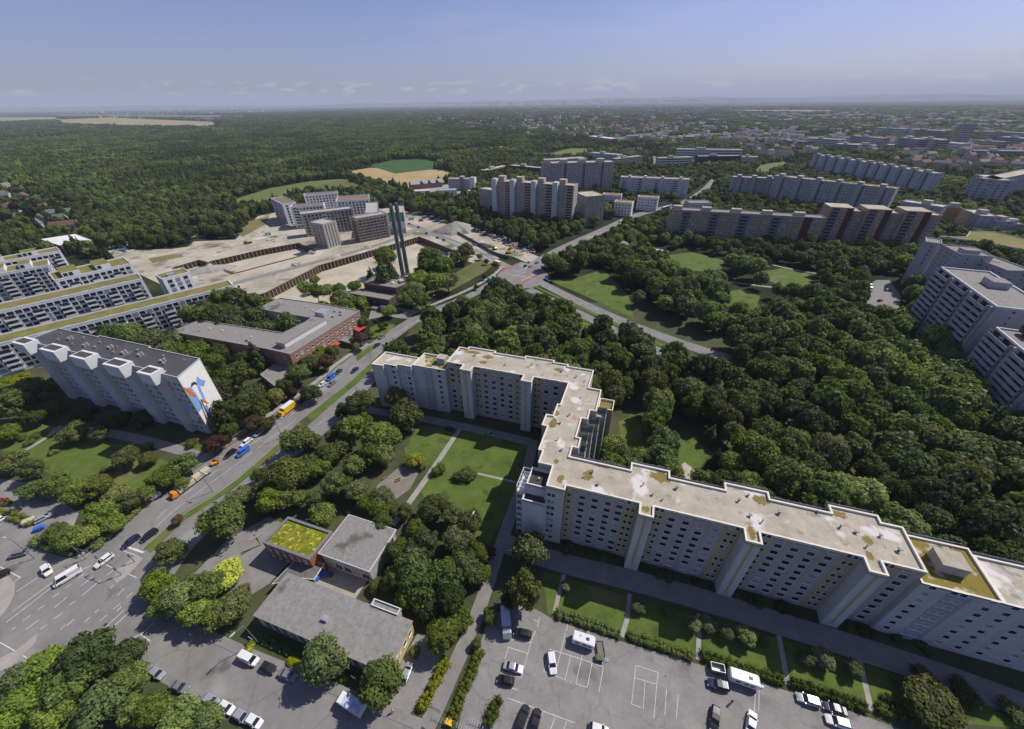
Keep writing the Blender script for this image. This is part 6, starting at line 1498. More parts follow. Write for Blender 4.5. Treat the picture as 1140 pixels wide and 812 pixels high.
# ------------------------------------------------------------------ lamps, signals, small things
POLE = mat('pole_steel', (0.22, 0.23, 0.235), 0.5, 0.1, 1, metal=0.4)
def lamp(px, py, dx, dy, label, h=9.5, arm=2.0):
    p = G(px, py); q = G(px + dx, py + dy); ang = math.atan2(q.y - p.y, q.x - p.x)
    t = thing('street_lamp', label, 'street lamp', (p.x, p.y, 0), 'street lamps', ang)
    b = MB(); b.tube((0, 0, 0), (0, 0, h), .12, .07, 8); b.tube((0, 0, h - .05), (arm, 0, h + .35), .06, .05, 6); b.build('pole', POLE, t)
    loft([(arm - .2, .16, h + .25, h + .45), (arm + .5, .2, h + .22, h + .42), (arm + 1.0, .12, h + .25, h + .38)], r=.4).build('lamp_head', mat('lamp_head', (0.5, 0.5, 0.5), 0.4, 0.1, 1), t)
for q in ((39, 622, -14, -4, 'street lamp with pale head over the side road'), (315, 488, 14, -4, 'slim street lamp on the median near the yellow truck'), (237, 548, 14, 2, 'slim street lamp on the median beside the covered truck'), (413.5, 401.5, -12, 0, 'street lamp on the grassy island before the zigzag block'),
          (288, 716, -10, 10, 'short street lamp by the kindergarten hedge'), (462, 353, 8, 5, 'street lamp at the corner of the site road'), (483, 343.5, 8, 4, 'street lamp on the pavement below the meadow'), (520, 325, 8, 4, 'street lamp on the pavement nearer the junction'), (651, 326, 8, 8, 'street lamp on the branch road verge'), (650, 340, 8, 8, 'street lamp in the branch road median'), (525, 600, 6, -10, 'old street lamp standing among the trees by the courtyard path')):
    lamp(*q)
SIGB = mat('signal_box', (0.02, 0.022, 0.02), 0.6, 0.1, 1)
def signal(px, py, dx, dy, label, arm=0.0, h=3.4):
    p = G(px, py); q = G(px + dx, py + dy); ang = math.atan2(q.y - p.y, q.x - p.x)
    t = thing('traffic_light', label, 'traffic light', (p.x, p.y, .1), 'traffic lights of the front junction', ang); H = 6.0 if arm else h
    b = MB(); b.tube((0, 0, 0), (0, 0, H), .11, .08, 8)
    if arm: b.tube((0, 0, H - .3), (arm, 0, H + .2), .08, .06, 6)
    b.build('mast', POLE, t)
    for x, z_ in ([(0.25, 2.5)] + ([(arm - .2, H - .8), (arm * .55, H - .9)] if arm else [])):
        o = MB().box((x, 0, z_), (.3, .34, 1.0)).build('signal_head', SIGB, t)
        for k, c in enumerate((('sig_red', (0.30, 0.02, 0.02)), ('sig_amber', (0.28, 0.15, 0.01)), ('sig_green', (0.01, 0.16, 0.06)))):
            b = MB(); b.tube((x - .16, 0, z_ + .82 - .3 * k), (x - .2, 0, z_ + .82 - .3 * k), .1, n=8); b.build('lens', mat(c[0], c[1], 0.3, 0), o)
signal(135.5, 640.5, -20, -10, 'mast arm signal on the traffic island', 6.0)
signal(150.5, 626, -10, -5, 'post signal at the tip of the median')
signal(110.5, 607.5, 10, 5, 'post signal at the hedge corner')
signal(96, 622.5, 12, 4, 'mast arm signal by the waiting pavement', 5.0)
signal(266, 752, 0, 0.5, 'post signal at the mouth of the parking street') if False else None
def bench(px, py, ang, label, mcol=(0.20, 0.15, 0.10)):
    p = G(px, py); t = thing('park_bench', label, 'bench', (p.x, p.y, .06), 'benches in the courtyard yard', ang); m = mat('bench_wood', mcol, 0.8, 0.2, 3)
    MB().box((0, 0, .42), (1.9, .5, .07)).build('seat', m, t); MB().box((0, .28, .5), (1.9, .07, .45)).build('backrest', m, t)
    for x in (-.8, .8): MB().box((x, 0, 0), (.08, .45, .42)).build('leg', POLE, t)
bench(429, 533, .8, 'bench at the left side of the bare yard'); bench(443, 536, .5, 'bench at the right side of the bare yard')
def rack(px, py, px2, py2, label, n=6):
    a, b_ = G(px, py), G(px2, py2); t = thing('bicycle_rack', label, 'bicycle rack', ((a.x + b_.x) / 2, (a.y + b_.y) / 2, .06), 'bicycle racks by the hedges', math.atan2(b_.y - a.y, b_.x - a.x)); L = (b_ - a).length
    for k in range(n):
        x = -L / 2 + L * k / (n - 1); b = MB()
        b.tube((x, -.35, 0), (x, -.35, .8), .035, n=5); b.tube((x, -.35, .8), (x, .35, .8), .035, n=5); b.tube((x, .35, .8), (x, .35, 0), .035, n=5); b.build('hoop', METAL, t)
    MB().tube((-L / 2, -.35, .1), (L / 2, -.35, .1), .03, n=5).build('rail', METAL, t)
rack(481, 784, 492, 790, 'bicycle rack at the end of the bright hedge'); rack(483, 799, 498, 806, 'bicycle rack between the two long hedges'); rack(523, 803, 538, 810, 'bicycle rack at the lower edge of the car park'); rack(509, 808, 522, 815, 'bicycle rack beside the yellow bin')
def bin_(px, py, label, col, s=(1.1, .8, 1.15)):
    p = G(px, py); t = thing('waste_bin', label, 'bin', (p.x, p.y, .06), None, -.35)
    MB().box((0, 0, .08), s).build('body', col, t); b = MB().box((0, 0, s[2] + .084), (s[0] + .08, s[1] + .08, .1)); b.tube((-s[0] / 2, -s[1] / 2, s[2] + .16), (s[0] / 2, -s[1] / 2, s[2] + .16), .05, n=5); b.build('lid', col, t)
    for x in (-.4, .4): MB().tube((x, -s[1] / 2, .1), (x + .06, -s[1] / 2, .1), .1, n=8).build('wheel', TYRE, t)
bin_(500.5, 806, 'yellow bin at the foot of the dark hedge', PT['yellow'], (1.5, .9, 1.0)); bin_(564.5, 707.5, 'orange yellow salt bin next to the twin trees', mat('bin_amber', (0.62, 0.31, 0.02), 0.6, 0.2, 2), (1.7, 1.2, 1.1))
bin_(362, 640.5, 'bright blue play table in the kindergarten yard', PT['blue'], (1.9, 1.5, .6)); bin_(353.5, 645, 'small blue box in the kindergarten yard', PT['blue'], (1.1, 1.0, .8)); bin_(345, 641, 'white crate in the kindergarten yard', PT['white'], (1.0, .9, .9)); bin_(349, 636, 'white rocker in the kindergarten yard', PT['white'], (.9, .7, 1.0)); bin_(368, 641, 'dark green play box in the kindergarten yard', PT['dgreen'], (1.2, .9, .8)); bin_(348, 649, 'green mat box in the kindergarten yard', mat('mat_green', (0.02, 0.13, 0.09), 0.8, 0.1, 1), (1.4, 1.2, .3)); bin_(364, 634, 'small red slide box under the tilted hall', PT['red'], (.9, .6, .9))
p = G(290.5, 607); t = thing('wooden_cross', 'tall pale wooden cross standing before the red brick cube', 'cross', (p.x, p.y, 0), None, R(40)); m = mat('cross_wood', (0.40, 0.36, 0.30), 0.8, 0.15, 2)
MB().box((0, 0, 0), (.35, .3, 6.2)).build('upright', m, t); MB().box((0, -.31, 4.2), (3.2, .3, .32)).build('crossbar', m, t)
def sign(px, py, label, col, h=2.4, w=1.2, hh=.8):
    p = G(px, py); t = thing('sign_board', label, 'sign', (p.x, p.y, 0), None, -.4); b = MB()
    for x in (-.45, .45): b.tube((x * w, 0, 0), (x * w, 0, h), .04, n=5)
    b.build('posts', POLE, t); MB().box((0, -.06, h - hh), (w, .05, hh)).build('board', col, t)
sign(282.5, 714.5, 'white notice board at the kindergarten gate', PT['white']); sign(396, 758, 'pale notice board in the shade behind the street tree', PT['silver'], 2.6, 1.2, 1.5)
# site fence, huts, rubble
def hut(px, py, ang, col, label, s=(6, 2.4, 2.6), name='site_hut', g='huts on the building site', z=0.0):
    p = G(px, py); t = thing(name, label, 'site hut', (p.x, p.y, z), g, ang)
    MB().box((0, 0, .1), s).build('body', col, t); MB().box((0, 0, s[2] + .104), (s[0] + .1, s[1] + .1, .1)).build('roof', PT['silver'], t); MB().box((-s[0] * .3, -s[1] / 2 - .03, .2), (.9, .05, 2.0)).build('door', PT['grey'], t); MB().box((s[0] * .2, -s[1] / 2 - .03, 1.0), (1.2, .05, .9)).build('window', CGL, t)
for x, y, a, c, l in ((469, 246, -.9, 'red', 'red site hut row end beside the netted block'), (472, 243.5, .3, 'blue', 'blue topped hut behind the red one'), (462, 240, .3, 'dgreen', 'dark green hut by the treeline'), (468, 238.5, .3, 'green', 'green hut farthest from the road'), (482, 243.5, .25, 'blue', 'bright blue container in the site yard'), (487, 246.5, .25, 'blue', 'blue container nearest the gravel heap'), (493, 248.5, .3, 'grey', 'grey container touching the gravel heap'), (458, 245, .2, 'silver', 'pale hut next to the netted block'), (419, 303, -.6, 'blue', 'blue container at the pit edge behind the heating plant'), (136, 281, .3, 'blue', 'blue tarpaulin hut on the far sandy ground'), (299, 262, .4, 'white', 'white blue hut on the sand by the concrete tower')):
    hut(x, y, a, PT[c], l)
def hoarding(P, label, cols):
    t = thing('site_fence', label, 'fence', G(*P[0]), None, 0, True)
    for i, (a, b_) in enumerate(zip(P, P[1:])):
        A, B_ = G(*a), G(*b_); n = max(1, int((B_ - A).length / 3)); ang = math.atan2(B_.y - A.y, B_.x - A.x)
        for k in range(n):
            c = A.lerp(B_, (k + .5) / n); MB().box((c.x, c.y, .1), ((B_ - A).length / n - .1, .08, 2.6), ang).build('panel', cols[(i + k) % len(cols)], t)
hoarding([(495, 285), (503, 284), (512, 279), (515, 281)], 'blue and white hoarding at the pit corner by the trees', [PT['blue'], PT['silver'], PT['white']])
hoarding([(497, 257), (512, 262), (530, 272), (548, 283), (566, 289)], 'low dark barrier between site road and gravel yard', [mat('barrier', (0.10, 0.095, 0.085), 0.9, 0.2, 1)])
def heap(px, py, rx, ry, h, ang, m, label, seed):
    p = G(px, py); q = random.Random(seed); b = MB(); N, K = 22, 6; rings = []
    for k in range(K + 1):
        f = k / K; rings.append([(rx * (1 - f * .95) * (1 + .16 * math.sin(i * 1.3 + seed) + .08 * q.random()) * math.cos(2 * math.pi * i / N), ry * (1 - f * .95) * (1 + .14 * math.sin(i * 2.1 + seed) + .08 * q.random()) * math.sin(2 * math.pi * i / N), h * (f ** .8) * (1 + .08 * q.random()) - (.3 if k == 0 else 0)) for i in range(N)])
    for a, c in zip(rings, rings[1:]):
        for i in range(N): b.face([a[i], a[(i + 1) % N], c[(i + 1) % N], c[i]])
    b.face(rings[-1]); o = b.build('gravel_heap', m); o.location = (p.x, p.y, 0.02); o.rotation_euler.z = ang; tag(o, label, 'heap')
GRV = mat('heap_gravel', (0.22, 0.205, 0.18), 0.95, 0, 0.25, det=8, col2=(0.36, 0.34, 0.30), bump=0.5)
heap(508, 257, 22, 16, 9, .4, GRV, 'tall grey gravel heap below the treeline', 1); heap(538, 274, 13, 4, 2.6, -.5, mat('heap_dark', (0.09, 0.085, 0.08), 0.95, 0.25, 0.5, bump=0.4), 'long dark heap on the gravel yard', 2); heap(233, 301, 20, 9, 3.5, .5, GRV, 'grey gravel bank between the two upper pits', 3)
for k, (x, y, rx, ry, h) in enumerate(((130, 282, 6, 4, 2.5), (160, 286, 9, 5, 2.2), (205, 283, 7, 4, 2), (250, 275, 10, 4, 1.8), (318, 253, 8, 5, 2.6), (372, 287, 8, 5, 2.2), (410, 275, 6, 3, 1.6), (250, 317, 9, 5, 2.2))):
    heap(x, y, rx, ry, h, .3 * k, SAND if k % 2 else GRV, ('small gravel heap near the blue tarpaulin hut', 'flat sand heap on the far sandy ground', 'grey heap above the short dark pile wall', 'long low sand heap on the upper sandy ground', 'grey heap between upper pit and white blocks', 'sand heap on the haul road side near the big pit', 'small grey heap below the scaffolded block', 'sand heap right behind the corner block')[k], 10 + k)
def stack(x, y, ang, m, label, n=4):
    p = G(x, y); t = thing('material_stack', label, 'building material', (p.x, p.y, 0.02), 'stacks of building material on the site', ang)
    for k in range(n): MB().box((k % 2 * 3.2, k // 2 * 2.4, .12), (2.8, 1.9, .9 + .5 * (k % 3))).build('pallet_load', m, t)
for k, (x, y) in enumerate(((345, 283), (385, 272), (300, 268), (275, 272), (330, 296), (400, 268), (448, 262), (360, 262))):
    stack(x, y, .3 * k, (W_CONC, PLANK, W_WHITE, RUST)[k % 4], ('grey block pallets beside the haul road', 'timber stack below the scaffolding', 'white wrapped pallets above the upper pit', 'rusty steel stack above the upper pit', 'grey pallets between both pits', 'timber stack at the scaffold corner', 'white wrapped pallets near the netted block', 'rusty steel stack by the concrete tower')[k])
RUB = mat('rubble_grey', (0.28, 0.27, 0.25), 0.95, 0, 0.8, col2=(0.50, 0.48, 0.45))
b = MB(); q = random.Random(21)
for k in range(170):
    f = q.random(); x, y = 528 + 64 * f + q.uniform(-6, 6), 256 + 26 * f + q.uniform(-4, 2); p = G(x, y); b.box((p.x, p.y, 0), (q.uniform(.8, 2.8), q.uniform(.6, 2), q.uniform(.4, 1.6)), q.uniform(0, 3))
for k in range(40):
    x, y = 120 + 22 * q.random(), 270 + 10 * q.random(); p = G(x, y); b.box((p.x, p.y, 0), (q.uniform(.8, 2.5), q.uniform(.6, 2), q.uniform(.4, 1.4)), q.uniform(0, 3))
o = b.build('rubble', RUB); o['kind'] = 'stuff'
# two people
def person(px, py, top, legs, skin, hair, label, ang=0.0, stride=.12):
    p = G(px, py); t = thing('person', label, 'person', (p.x, p.y, .08), None, ang)
    V = [(0, 0, .95), (0, 0, 1.2), (0, 0, 1.42), (0, 0, 1.52), (0, .01, 1.66), (0, 0, 1.76), (.19, 0, 1.42), (.25, .03, 1.15), (.24, -.08, .9), (-.19, 0, 1.42), (-.25, 0, 1.15), (-.24, .1, .9), (.1, 0, .9), (.11, stride, .5), (.11, stride * .6, .06), (.11, stride * .6 - .16, .03), (-.1, 0, .9), (-.11, -stride, .5), (-.11, -stride * .3, .06), (-.11, -stride * .3 - .16, .03)]
    Ed = [(0, 1), (1, 2), (2, 3), (3, 4), (4, 5), (2, 6), (6, 7), (7, 8), (2, 9), (9, 10), (10, 11), (0, 12), (12, 13), (13, 14), (14, 15), (0, 16), (16, 17), (17, 18), (18, 19)]
    rad = [.15, .14, .13, .06, .10, .07, .075, .05, .035, .075, .05, .035, .095, .06, .045, .035, .095, .06, .045, .035]
    me = bpy.data.meshes.new('body'); me.from_pydata(V, Ed, []); o = link('body', me, t)
    sk = o.modifiers.new('s', 'SKIN'); o.modifiers.new('u', 'SUBSURF').levels = 1; me.skin_vertices[0].data[0].use_root = True
    for k, r in enumerate(rad): me.skin_vertices[0].data[k].radius = (r, r)
    me.materials.append(skin)
    loft([(-.17, .13, .98, 1.44), (0, .23, .92, 1.50), (.17, .13, .98, 1.44)], r=.45).build('jacket', top, t)
    for s in (-1, 1): MB().tube((s * .105, 0, .96), (s * .115, s * stride, .5), .12, .085, 10).tube((s * .115, s * stride, .5), (s * .112, s * stride * .5, .08), .085, .065, 10).build('trouser_leg', legs, t)
    loft([(-.10, .08, 1.62, 1.80), (0, .115, 1.66, 1.83), (.10, .08, 1.58, 1.80)], r=.5).build('hair', hair, t)
SKIN = mat('skin', (0.45, 0.28, 0.20), 0.6, 0.05, 1)
person(813.5, 783, mat('cloth_blue', (0.07, 0.16, 0.38), 0.9, 0.1, 2), mat('cloth_navy', (0.04, 0.06, 0.13), 0.9, 0.1, 2), SKIN, mat('hair_brown', (0.06, 0.04, 0.03), 0.8, 0.1, 2), 'person in blue clothes standing alone in the car park', .6)
person(438, 793, mat('cloth_pink', (0.50, 0.38, 0.40), 0.9, 0.1, 2), mat('cloth_dark', (0.05, 0.05, 0.06), 0.9, 0.1, 2), SKIN, mat('hair_brown', (0.06, 0.04, 0.03)), 'person in pale top on the footpath beside the street tree', 1.2)

# ------------------------------------------------------------------ trees: leaf clumps over a lobed crown
def leaf_mesh(name, lobes, n, size, seed, core=True, up=0.35, jit=0.36):
    """lobes: (x, y, z, radius); n leaf clumps spread over them"""
    g = np.random.default_rng(seed); L = np.array(lobes, float)
    pr = L[:, 3] ** 2; pr /= pr.sum()
    idx = g.choice(len(L), n, p=pr)
    d = g.normal(size=(n, 3)); d[:, 2] += up; d /= np.linalg.norm(d, axis=1)[:, None]
    rad = L[idx, 3] * (g.uniform(0.76, 1.10, n) + 0.22 * g.random(n) ** 6) * (1 + 0.12 * np.sin(d[:, 0] * 7 + idx) * np.sin(d[:, 1] * 6 + 2 * idx))
    c = L[idx, :3] + d * rad[:, None] * np.array([1, 1, .9])
    # drop leaves buried well inside a neighbour lobe
    dist = np.linalg.norm(c[:, None, :] - L[None, :, :3], axis=2) / L[None, :, 3]
    keep = dist.min(axis=1) > 0.62
    c, d, idx = c[keep], d[keep], idx[keep]; n = len(c)
    nrm = d + g.normal(size=(n, 3)) * jit; nrm /= np.linalg.norm(nrm, axis=1)[:, None]
    a = np.cross(nrm, g.normal(size=(n, 3))); a /= np.linalg.norm(a, axis=1)[:, None]; b = np.cross(nrm, a)
    s = size * g.uniform(.6, 1.25, n)[:, None]
    k1, k2 = g.uniform(.55, 1, n)[:, None], g.uniform(.2, .6, n)[:, None]
    V = np.stack([c - a * s, c + b * s * k1 + nrm * s * .1, c + a * s * .9, c - b * s * k1 - nrm * s * k2 * .3], 1).reshape(-1, 3)
    F = np.arange(n * 4).reshape(n, 4)
    lob_t = g.uniform(-.22, .22, len(L)); tone = np.clip(0.5 + lob_t[idx] + g.normal(size=n) * .22, 0, 1)
    V, Fl, T = V.tolist(), F.tolist(), tone.tolist()
    if core:  # solid inner core added to block light, toned darker than the leaves
        for q in L:
            k = len(V); m = 5; r = q[3] * .74
            for i in range(1, 4):
                ph = math.pi * i / 4
                for j in range(m):
                    th = 2 * math.pi * (j + .5 * i) / m; V.append([q[0] + r * math.sin(ph) * math.cos(th), q[1] + r * math.sin(ph) * math.sin(th), q[2] + r * math.cos(ph)])
            V.append([q[0], q[1], q[2] + r]); V.append([q[0], q[1], q[2] - r])
            for i in range(2):
                for j in range(m): Fl.append([k + i * m + j, k + (i + 1) * m + j, k + (i + 1) * m + (j + 1) % m, k + i * m + (j + 1) % m]); T.append(.3)
            for j in range(m): Fl.append([k + 3 * m, k + j, k + (j + 1) % m]); T.append(.3); Fl.append([k + 3 * m + 1, k + 2 * m + (j + 1) % m, k + 2 * m + j]); T.append(.3)
    me = bpy.data.meshes.new(name); me.from_pydata(V, [], Fl)
    at = me.attributes.new('tone', 'FLOAT', 'FACE'); at.data.foreach_set('value', T)
    me.materials.append(FOL['green']); me.update(); return me
def crown_lobes(seed, R_=4.2, H=6.5, z0=2.4, n=16, lob=.42, flat=1.0):
    g = random.Random(seed); out = [(0, 0, z0 + H * .5, R_ * .62)]
    for k in range(n):
        f = (k + .5) / n; ph = math.acos(1 - 1.75 * f); th = k * 2.39996 + g.uniform(-.4, .4)
        rr_ = R_ * (1 - lob * .75) * g.uniform(.70, 1.22)
        out.append((rr_ * math.sin(ph) * math.cos(th), rr_ * math.sin(ph) * math.sin(th) * g.uniform(.85, 1.1), z0 + H * .5 + math.cos(ph) * H * .34 * g.uniform(.8, 1.15) * flat, R_ * lob * g.uniform(.52, 1.28)))
    return out
def trunk_mesh(seed, h=4.5, r=.24, lobes=()):
    g = random.Random(seed); b = MB(); b.tube((0, 0, -.2), (.1, .05, h * .55), r, r * .72, 8); b.tube((.1, .05, h * .55), (.0, .1, h * 1.15), r * .72, r * .3, 7)
    for k in range(5):
        th = k * 1.3 + g.random(); b.tube((.08, .05, h * (.45 + .1 * k)), (1.9 * math.cos(th), 1.9 * math.sin(th), h * (.8 + .12 * k)), r * .42, r * .14, 5)
    return b.mesh('trunk', BARK)
TREES = {}
def tree_variants():
    V = []
    for s in range(7):
        kw = [dict(), dict(R_=3.7, H=7.8, n=18), dict(R_=4.6, H=5.8, n=18, lob=.38), dict(R_=4.0, H=6.8, n=13, lob=.48), dict(R_=4.3, H=7.0, n=22, lob=.34), dict(R_=3.9, H=6.2, n=15, lob=.44), dict(R_=4.4, H=6.4, n=20, lob=.37)][s]
        lb = crown_lobes(40 + s, **kw)
        V.append((leaf_mesh('crown', lb, 4600, .32, 60 + s), leaf_mesh('crown', lb, 1500, .56, 80 + s), trunk_mesh(s)))
    return V
TV = tree_variants()
def spruce_lobes(seed, H=13, R_=2.6):
    g = random.Random(seed); out = []
    for k in range(15):
        f = k / 15; r = R_ * (1 - f) ** .85 + .2
        for j in range(max(1, int(5 * (1 - f) + 1))):
            th = j * 2 * math.pi / max(1, int(5 * (1 - f) + 1)) + k * .7; out.append((r * .6 * math.cos(th), r * .6 * math.sin(th), 1.2 + f * (H - 1.5), r * .52 + .12))
    return out
SPV = [(leaf_mesh('crown', spruce_lobes(k), 2600, .30, 90 + k, up=-.1, jit=.4), leaf_mesh('crown', spruce_lobes(k), 900, .55, 95 + k, up=-.1, jit=.4), trunk_mesh(k, 5, .22)) for k in range(2)]
SHRUB = [leaf_mesh('foliage', [(g_.uniform(-.55, .55), g_.uniform(-.55, .55), g_.uniform(.35, .75), g_.uniform(.38, .6)) for _ in range(8)], 1500, .085, 30 + k) for k, g_ in ((k, random.Random(k)) for k in range(3))]
tcount = 0
PLANTED = []           # (x, y, radius) of every tree so scattered ones keep clear
def tree(x, y, r, h, fol, label, group, near=True, sp=False, name=None, cat='tree'):
    """a tree of crown radius r and height h standing at (x, y)"""
    global tcount
    v = (SPV if sp else TV)[tcount % (2 if sp else 7)]; tcount += 1
    t = thing(name or ('spruce_tree' if sp else 'broadleaf_tree'), label, cat, (x, y, 0), group, rnd.uniform(0, 6.28))
    br, bh = (2.7, 13.5) if sp else (4.6, 9.6)
    t.scale = (r / br, r / br * rnd.uniform(.9, 1.1), h / bh)
    c = link('crown', v[0 if near else 1], t); recolour(c, FOL[fol]); link('trunk', v[2], t)
    PLANTED.append((x, y, r)); return t
def tree_px(px, py, rpx, fol, label, group=None, hk=2.0, sp=False, **kw):
    """crown centre and radius as they appear; the foot is found on the ground below it"""
    zc = 5.0
    for _ in range(4):
        p = G(px, py, zc); dep = -(CM.transposed() @ (p - Vector((0, 0, CAM_H)))).z; r = rpx * dep / FPX * 1.06; h = max(2.5, r * hk); zc = h * .60
    return tree(p.x, p.y, r, h, fol, label, group, sp=sp, **kw)
def shrub(px, py, rpx, fol, label, group=None, h=.8, name='shrub', cat='shrub'):
    p = G(px, py, 1); dep = -(CM.transposed() @ (p - Vector((0, 0, CAM_H)))).z; r = rpx * dep / FPX
    o = link(name, SHRUB[rnd.randrange(3)]); recolour(o, FOL[fol]); o.location = (p.x, p.y, -.05); o.rotation_euler.z = rnd.uniform(0, 6); o.scale = (r, r, r * h * 1.1); tag(o, label, cat, group); PLANTED.append((p.x, p.y, r)); return o

# hand placed trees of the foreground: (crown centre and radius in the photograph, leaf colour)
def batch(lst, label, group, hk=2.0):
    for q in lst:
        tree_px(q[0], q[1], q[2], q[3] if len(q) > 3 else 'green', label, group, q[4] if len(q) > 4 else hk)
batch([(13, 513, 14, 'olive'), (37, 523, 14), (60, 540, 15), (87, 547, 16), (107, 540, 15, 'olive'), (127, 553, 15, 'olive'), (110, 573, 17), (80, 597, 15), (143, 560, 13, 'olive'), (97, 593, 14), (158, 552, 12), (177, 533, 13), (60, 592, 12), (35, 545, 11), (128, 582, 11)],
      'leafy tree in the dense belt between side lot and lawn', 'trees of the belt beside the side lot', 1.7)
batch([(207, 517, 14), (190, 526, 14), (165, 510, 9, 'olive'), (202, 538, 8)], 'dark round tree at the street end of the left lawn', 'trees at the lawn corner', 1.8)
tree_px(140, 507, 13, 'olive', 'dark bushy tree alone in the middle of the left lawn'); tree_px(80, 481, 14, 'olive', 'brownish green spreading tree beside the block path', None, 1.4); tree_px(112, 482, 9, 'green', 'small dark tree by the path in the block shadow')
batch([(15, 452, 20), (8, 480, 12), (33, 433, 15), (40, 462, 11, 'dark'), (57, 428, 11, 'dark'), (18, 425, 12, 'bright'), (62, 452, 9, 'olive'), (4, 440, 14)], 'tree left of the mural block under the white terraces', 'trees left of the mural block', 1.8)
for q in ((92, 466, 9), (118, 472, 9), (140, 470, 10), (160, 470, 12), (172, 462, 10), (100, 458, 7)): shrub(q[0], q[1], q[2], 'dark', 'dark shrub against the foot of the mural block', 'shrubs at the foot of the mural block', 1.0)
for q in ((40, 485, 6, 'green'), (34, 492, 5, 'olive'), (59, 503, 5, 'olive'), (120, 521, 6, 'olive'), (163, 497, 6, 'olive'), (24, 487, 5, 'green'), (213, 493, 7, 'olive')): shrub(q[0], q[1], q[2], q[3], 'low shrub dotted on the left lawn', 'shrubs on the left lawn', .8)
batch([(120, 370, 13, 'dark'), (147, 371, 14), (167, 378, 14), (187, 393, 16), (200, 377, 13), (213, 396, 17), (233, 411, 18), (228, 384, 12), (247, 433, 15), (263, 418, 18), (273, 448, 18), (252, 460, 17), (283, 440, 14), (245, 395, 12, 'dark'), (272, 400, 12), (135, 360, 9), (256, 478, 10), (290, 455, 12)],
      'full green tree between mural block and brick school', 'trees between mural block and brick school', 2.1)
tree_px(240, 493, 12, 'purple', 'dark red leaved tree at the foot of the painted gable', None, 1.7); tree_px(283, 470, 10, 'purple', 'dark red leaved street tree above the parked cars', None, 1.8); tree_px(363, 403, 9, 'purple', 'dark red leaved street tree before the brick school', None, 1.9); tree_px(346, 405, 8, 'purple', 'second dark red leaved street tree before the brick school', None, 1.9); tree_px(402, 376, 7, 'purple', 'dark red leaved tree on the school forecourt')
tree_px(307, 441, 10, 'bright', 'bright green young tree at the annexe'); tree_px(347, 437, 12, 'dark', 'dark round tree beside the street at the white cars', None, 1.6)
batch([(317, 428, 9), (330, 417, 12), (340, 408, 10), (350, 402, 11, 'olive'), (325, 438, 7, 'purple'), (371, 390, 8), (355, 392, 8), (298, 470, 8, 'olive')], 'street tree along the brick school front', 'street trees before the brick school', 2.0)
batch([(403, 358, 7), (393, 380, 4), (396, 386, 4, 'olive'), (424, 363, 4), (430, 361, 4), (413, 372, 4)], 'small tree on the school forecourt green', 'small trees on the school forecourt', 2.1)
batch([(270, 358, 13), (288, 352, 11), (300, 340, 9), (282, 334, 12), (262, 350, 12), (305, 362, 8, 'dark'), (318, 366, 7, 'dark'), (294, 362, 9), (327, 364, 6), (282, 367, 9, 'dark')], 'green tree in the court behind the brick school', 'trees in the school court', 1.9)
batch([(333, 487, 17), (320, 527, 22, 'olive'), (341, 520, 14, 'olive'), (300, 541, 14, 'olive'), (313, 553, 14, 'olive'), (367, 507, 13), (373, 540, 14), (360, 570, 14), (300, 558, 16), (350, 556, 11, 'dark'), (290, 528, 10, 'olive'), (355, 520, 12), (345, 490, 10, 'olive'), (332, 556, 10)],
      'broad tree of the shady belt beside the main street', 'trees beside the eastern carriageway', 2.1)
tree_px(267, 552, 12, 'grey', 'thin grey green tree on the median edge'); tree_px(244, 579, 23, 'green', 'big round light green tree on the roadside above the junction', None, 2.0); tree_px(187, 614, 15, 'green', 'round tree at the tip of the median', None, 1.9); tree_px(197, 578, 6, 'purple', 'small dark red tree on the median')
tree_px(200, 614, 8, 'green', 'small dense tree by the tip of the median'); tree_px(253, 637, 17, 'lime', 'bright yellow green tree before the red cube', None, 1.6)
batch([(232, 654, 18), (173, 652, 17), (200, 664, 20), (217, 683, 17), (260, 672, 18, 'olive'), (243, 680, 16, 'olive'), (185, 672, 14), (270, 662, 11, 'olive'), (212, 652, 12)], 'leafy tree in the clump at the junction corner', 'tree clump at the junction corner', 1.9)
batch([(100, 729, 28, 'dark'), (50, 741, 21), (22, 759, 21, 'dark'), (77, 755, 25, 'dark'), (139, 729, 18, 'dark'), (143, 762, 20), (112, 780, 25, 'dark'), (20, 792, 24), (60, 790, 20), (167, 793, 18), (200, 800, 20), (233, 800, 17), (150, 790, 16)], 'big dark leafy tree massed in the lower left corner', 'trees massed in the lower left corner', 1.8)
tree_px(358, 737, 24, 'dark', 'large dark round tree overhanging the parking street', None, 2.1); tree_px(422, 764, 26, 'green', 'large light green tree covering the delivery truck', None, 2.0)
batch([(400, 450, 16, 'olive'), (443, 441, 14, 'olive'), (451, 461, 17, 'olive'), (417, 487, 17), (391, 480, 16), (433, 485, 16), (393, 520, 13, 'olive'), (412, 503, 14), (379, 497, 12), (404, 470, 11), (428, 505, 12, 'grey'), (370, 488, 9), (381, 455, 9, 'dark'), (385, 540, 10)],
      'tall tree in the grove before the zigzag block wing', 'trees of the grove before the zigzag block wing', 2.2)
batch([(395, 547, 14, 'olive'), (427, 553, 14, 'olive'), (483, 564, 16, 'olive'), (524, 578, 14, 'olive'), (503, 574, 13, 'olive'), (463, 590, 12), (450, 570, 10, 'olive'), (408, 560, 10, 'green')], 'brownish olive tree along the lower courtyard edge', 'olive trees along the courtyard', 1.9)
tree_px(463, 511, 11, 'bright', 'light green bushy tree left of the courtyard path', None, 1.5)
tree_px(460, 580, 7, 'purple', 'small dark red tree by the lower courtyard path'); tree_px(546, 615, 6, 'purple', 'small dark red tree beside the long footpath')
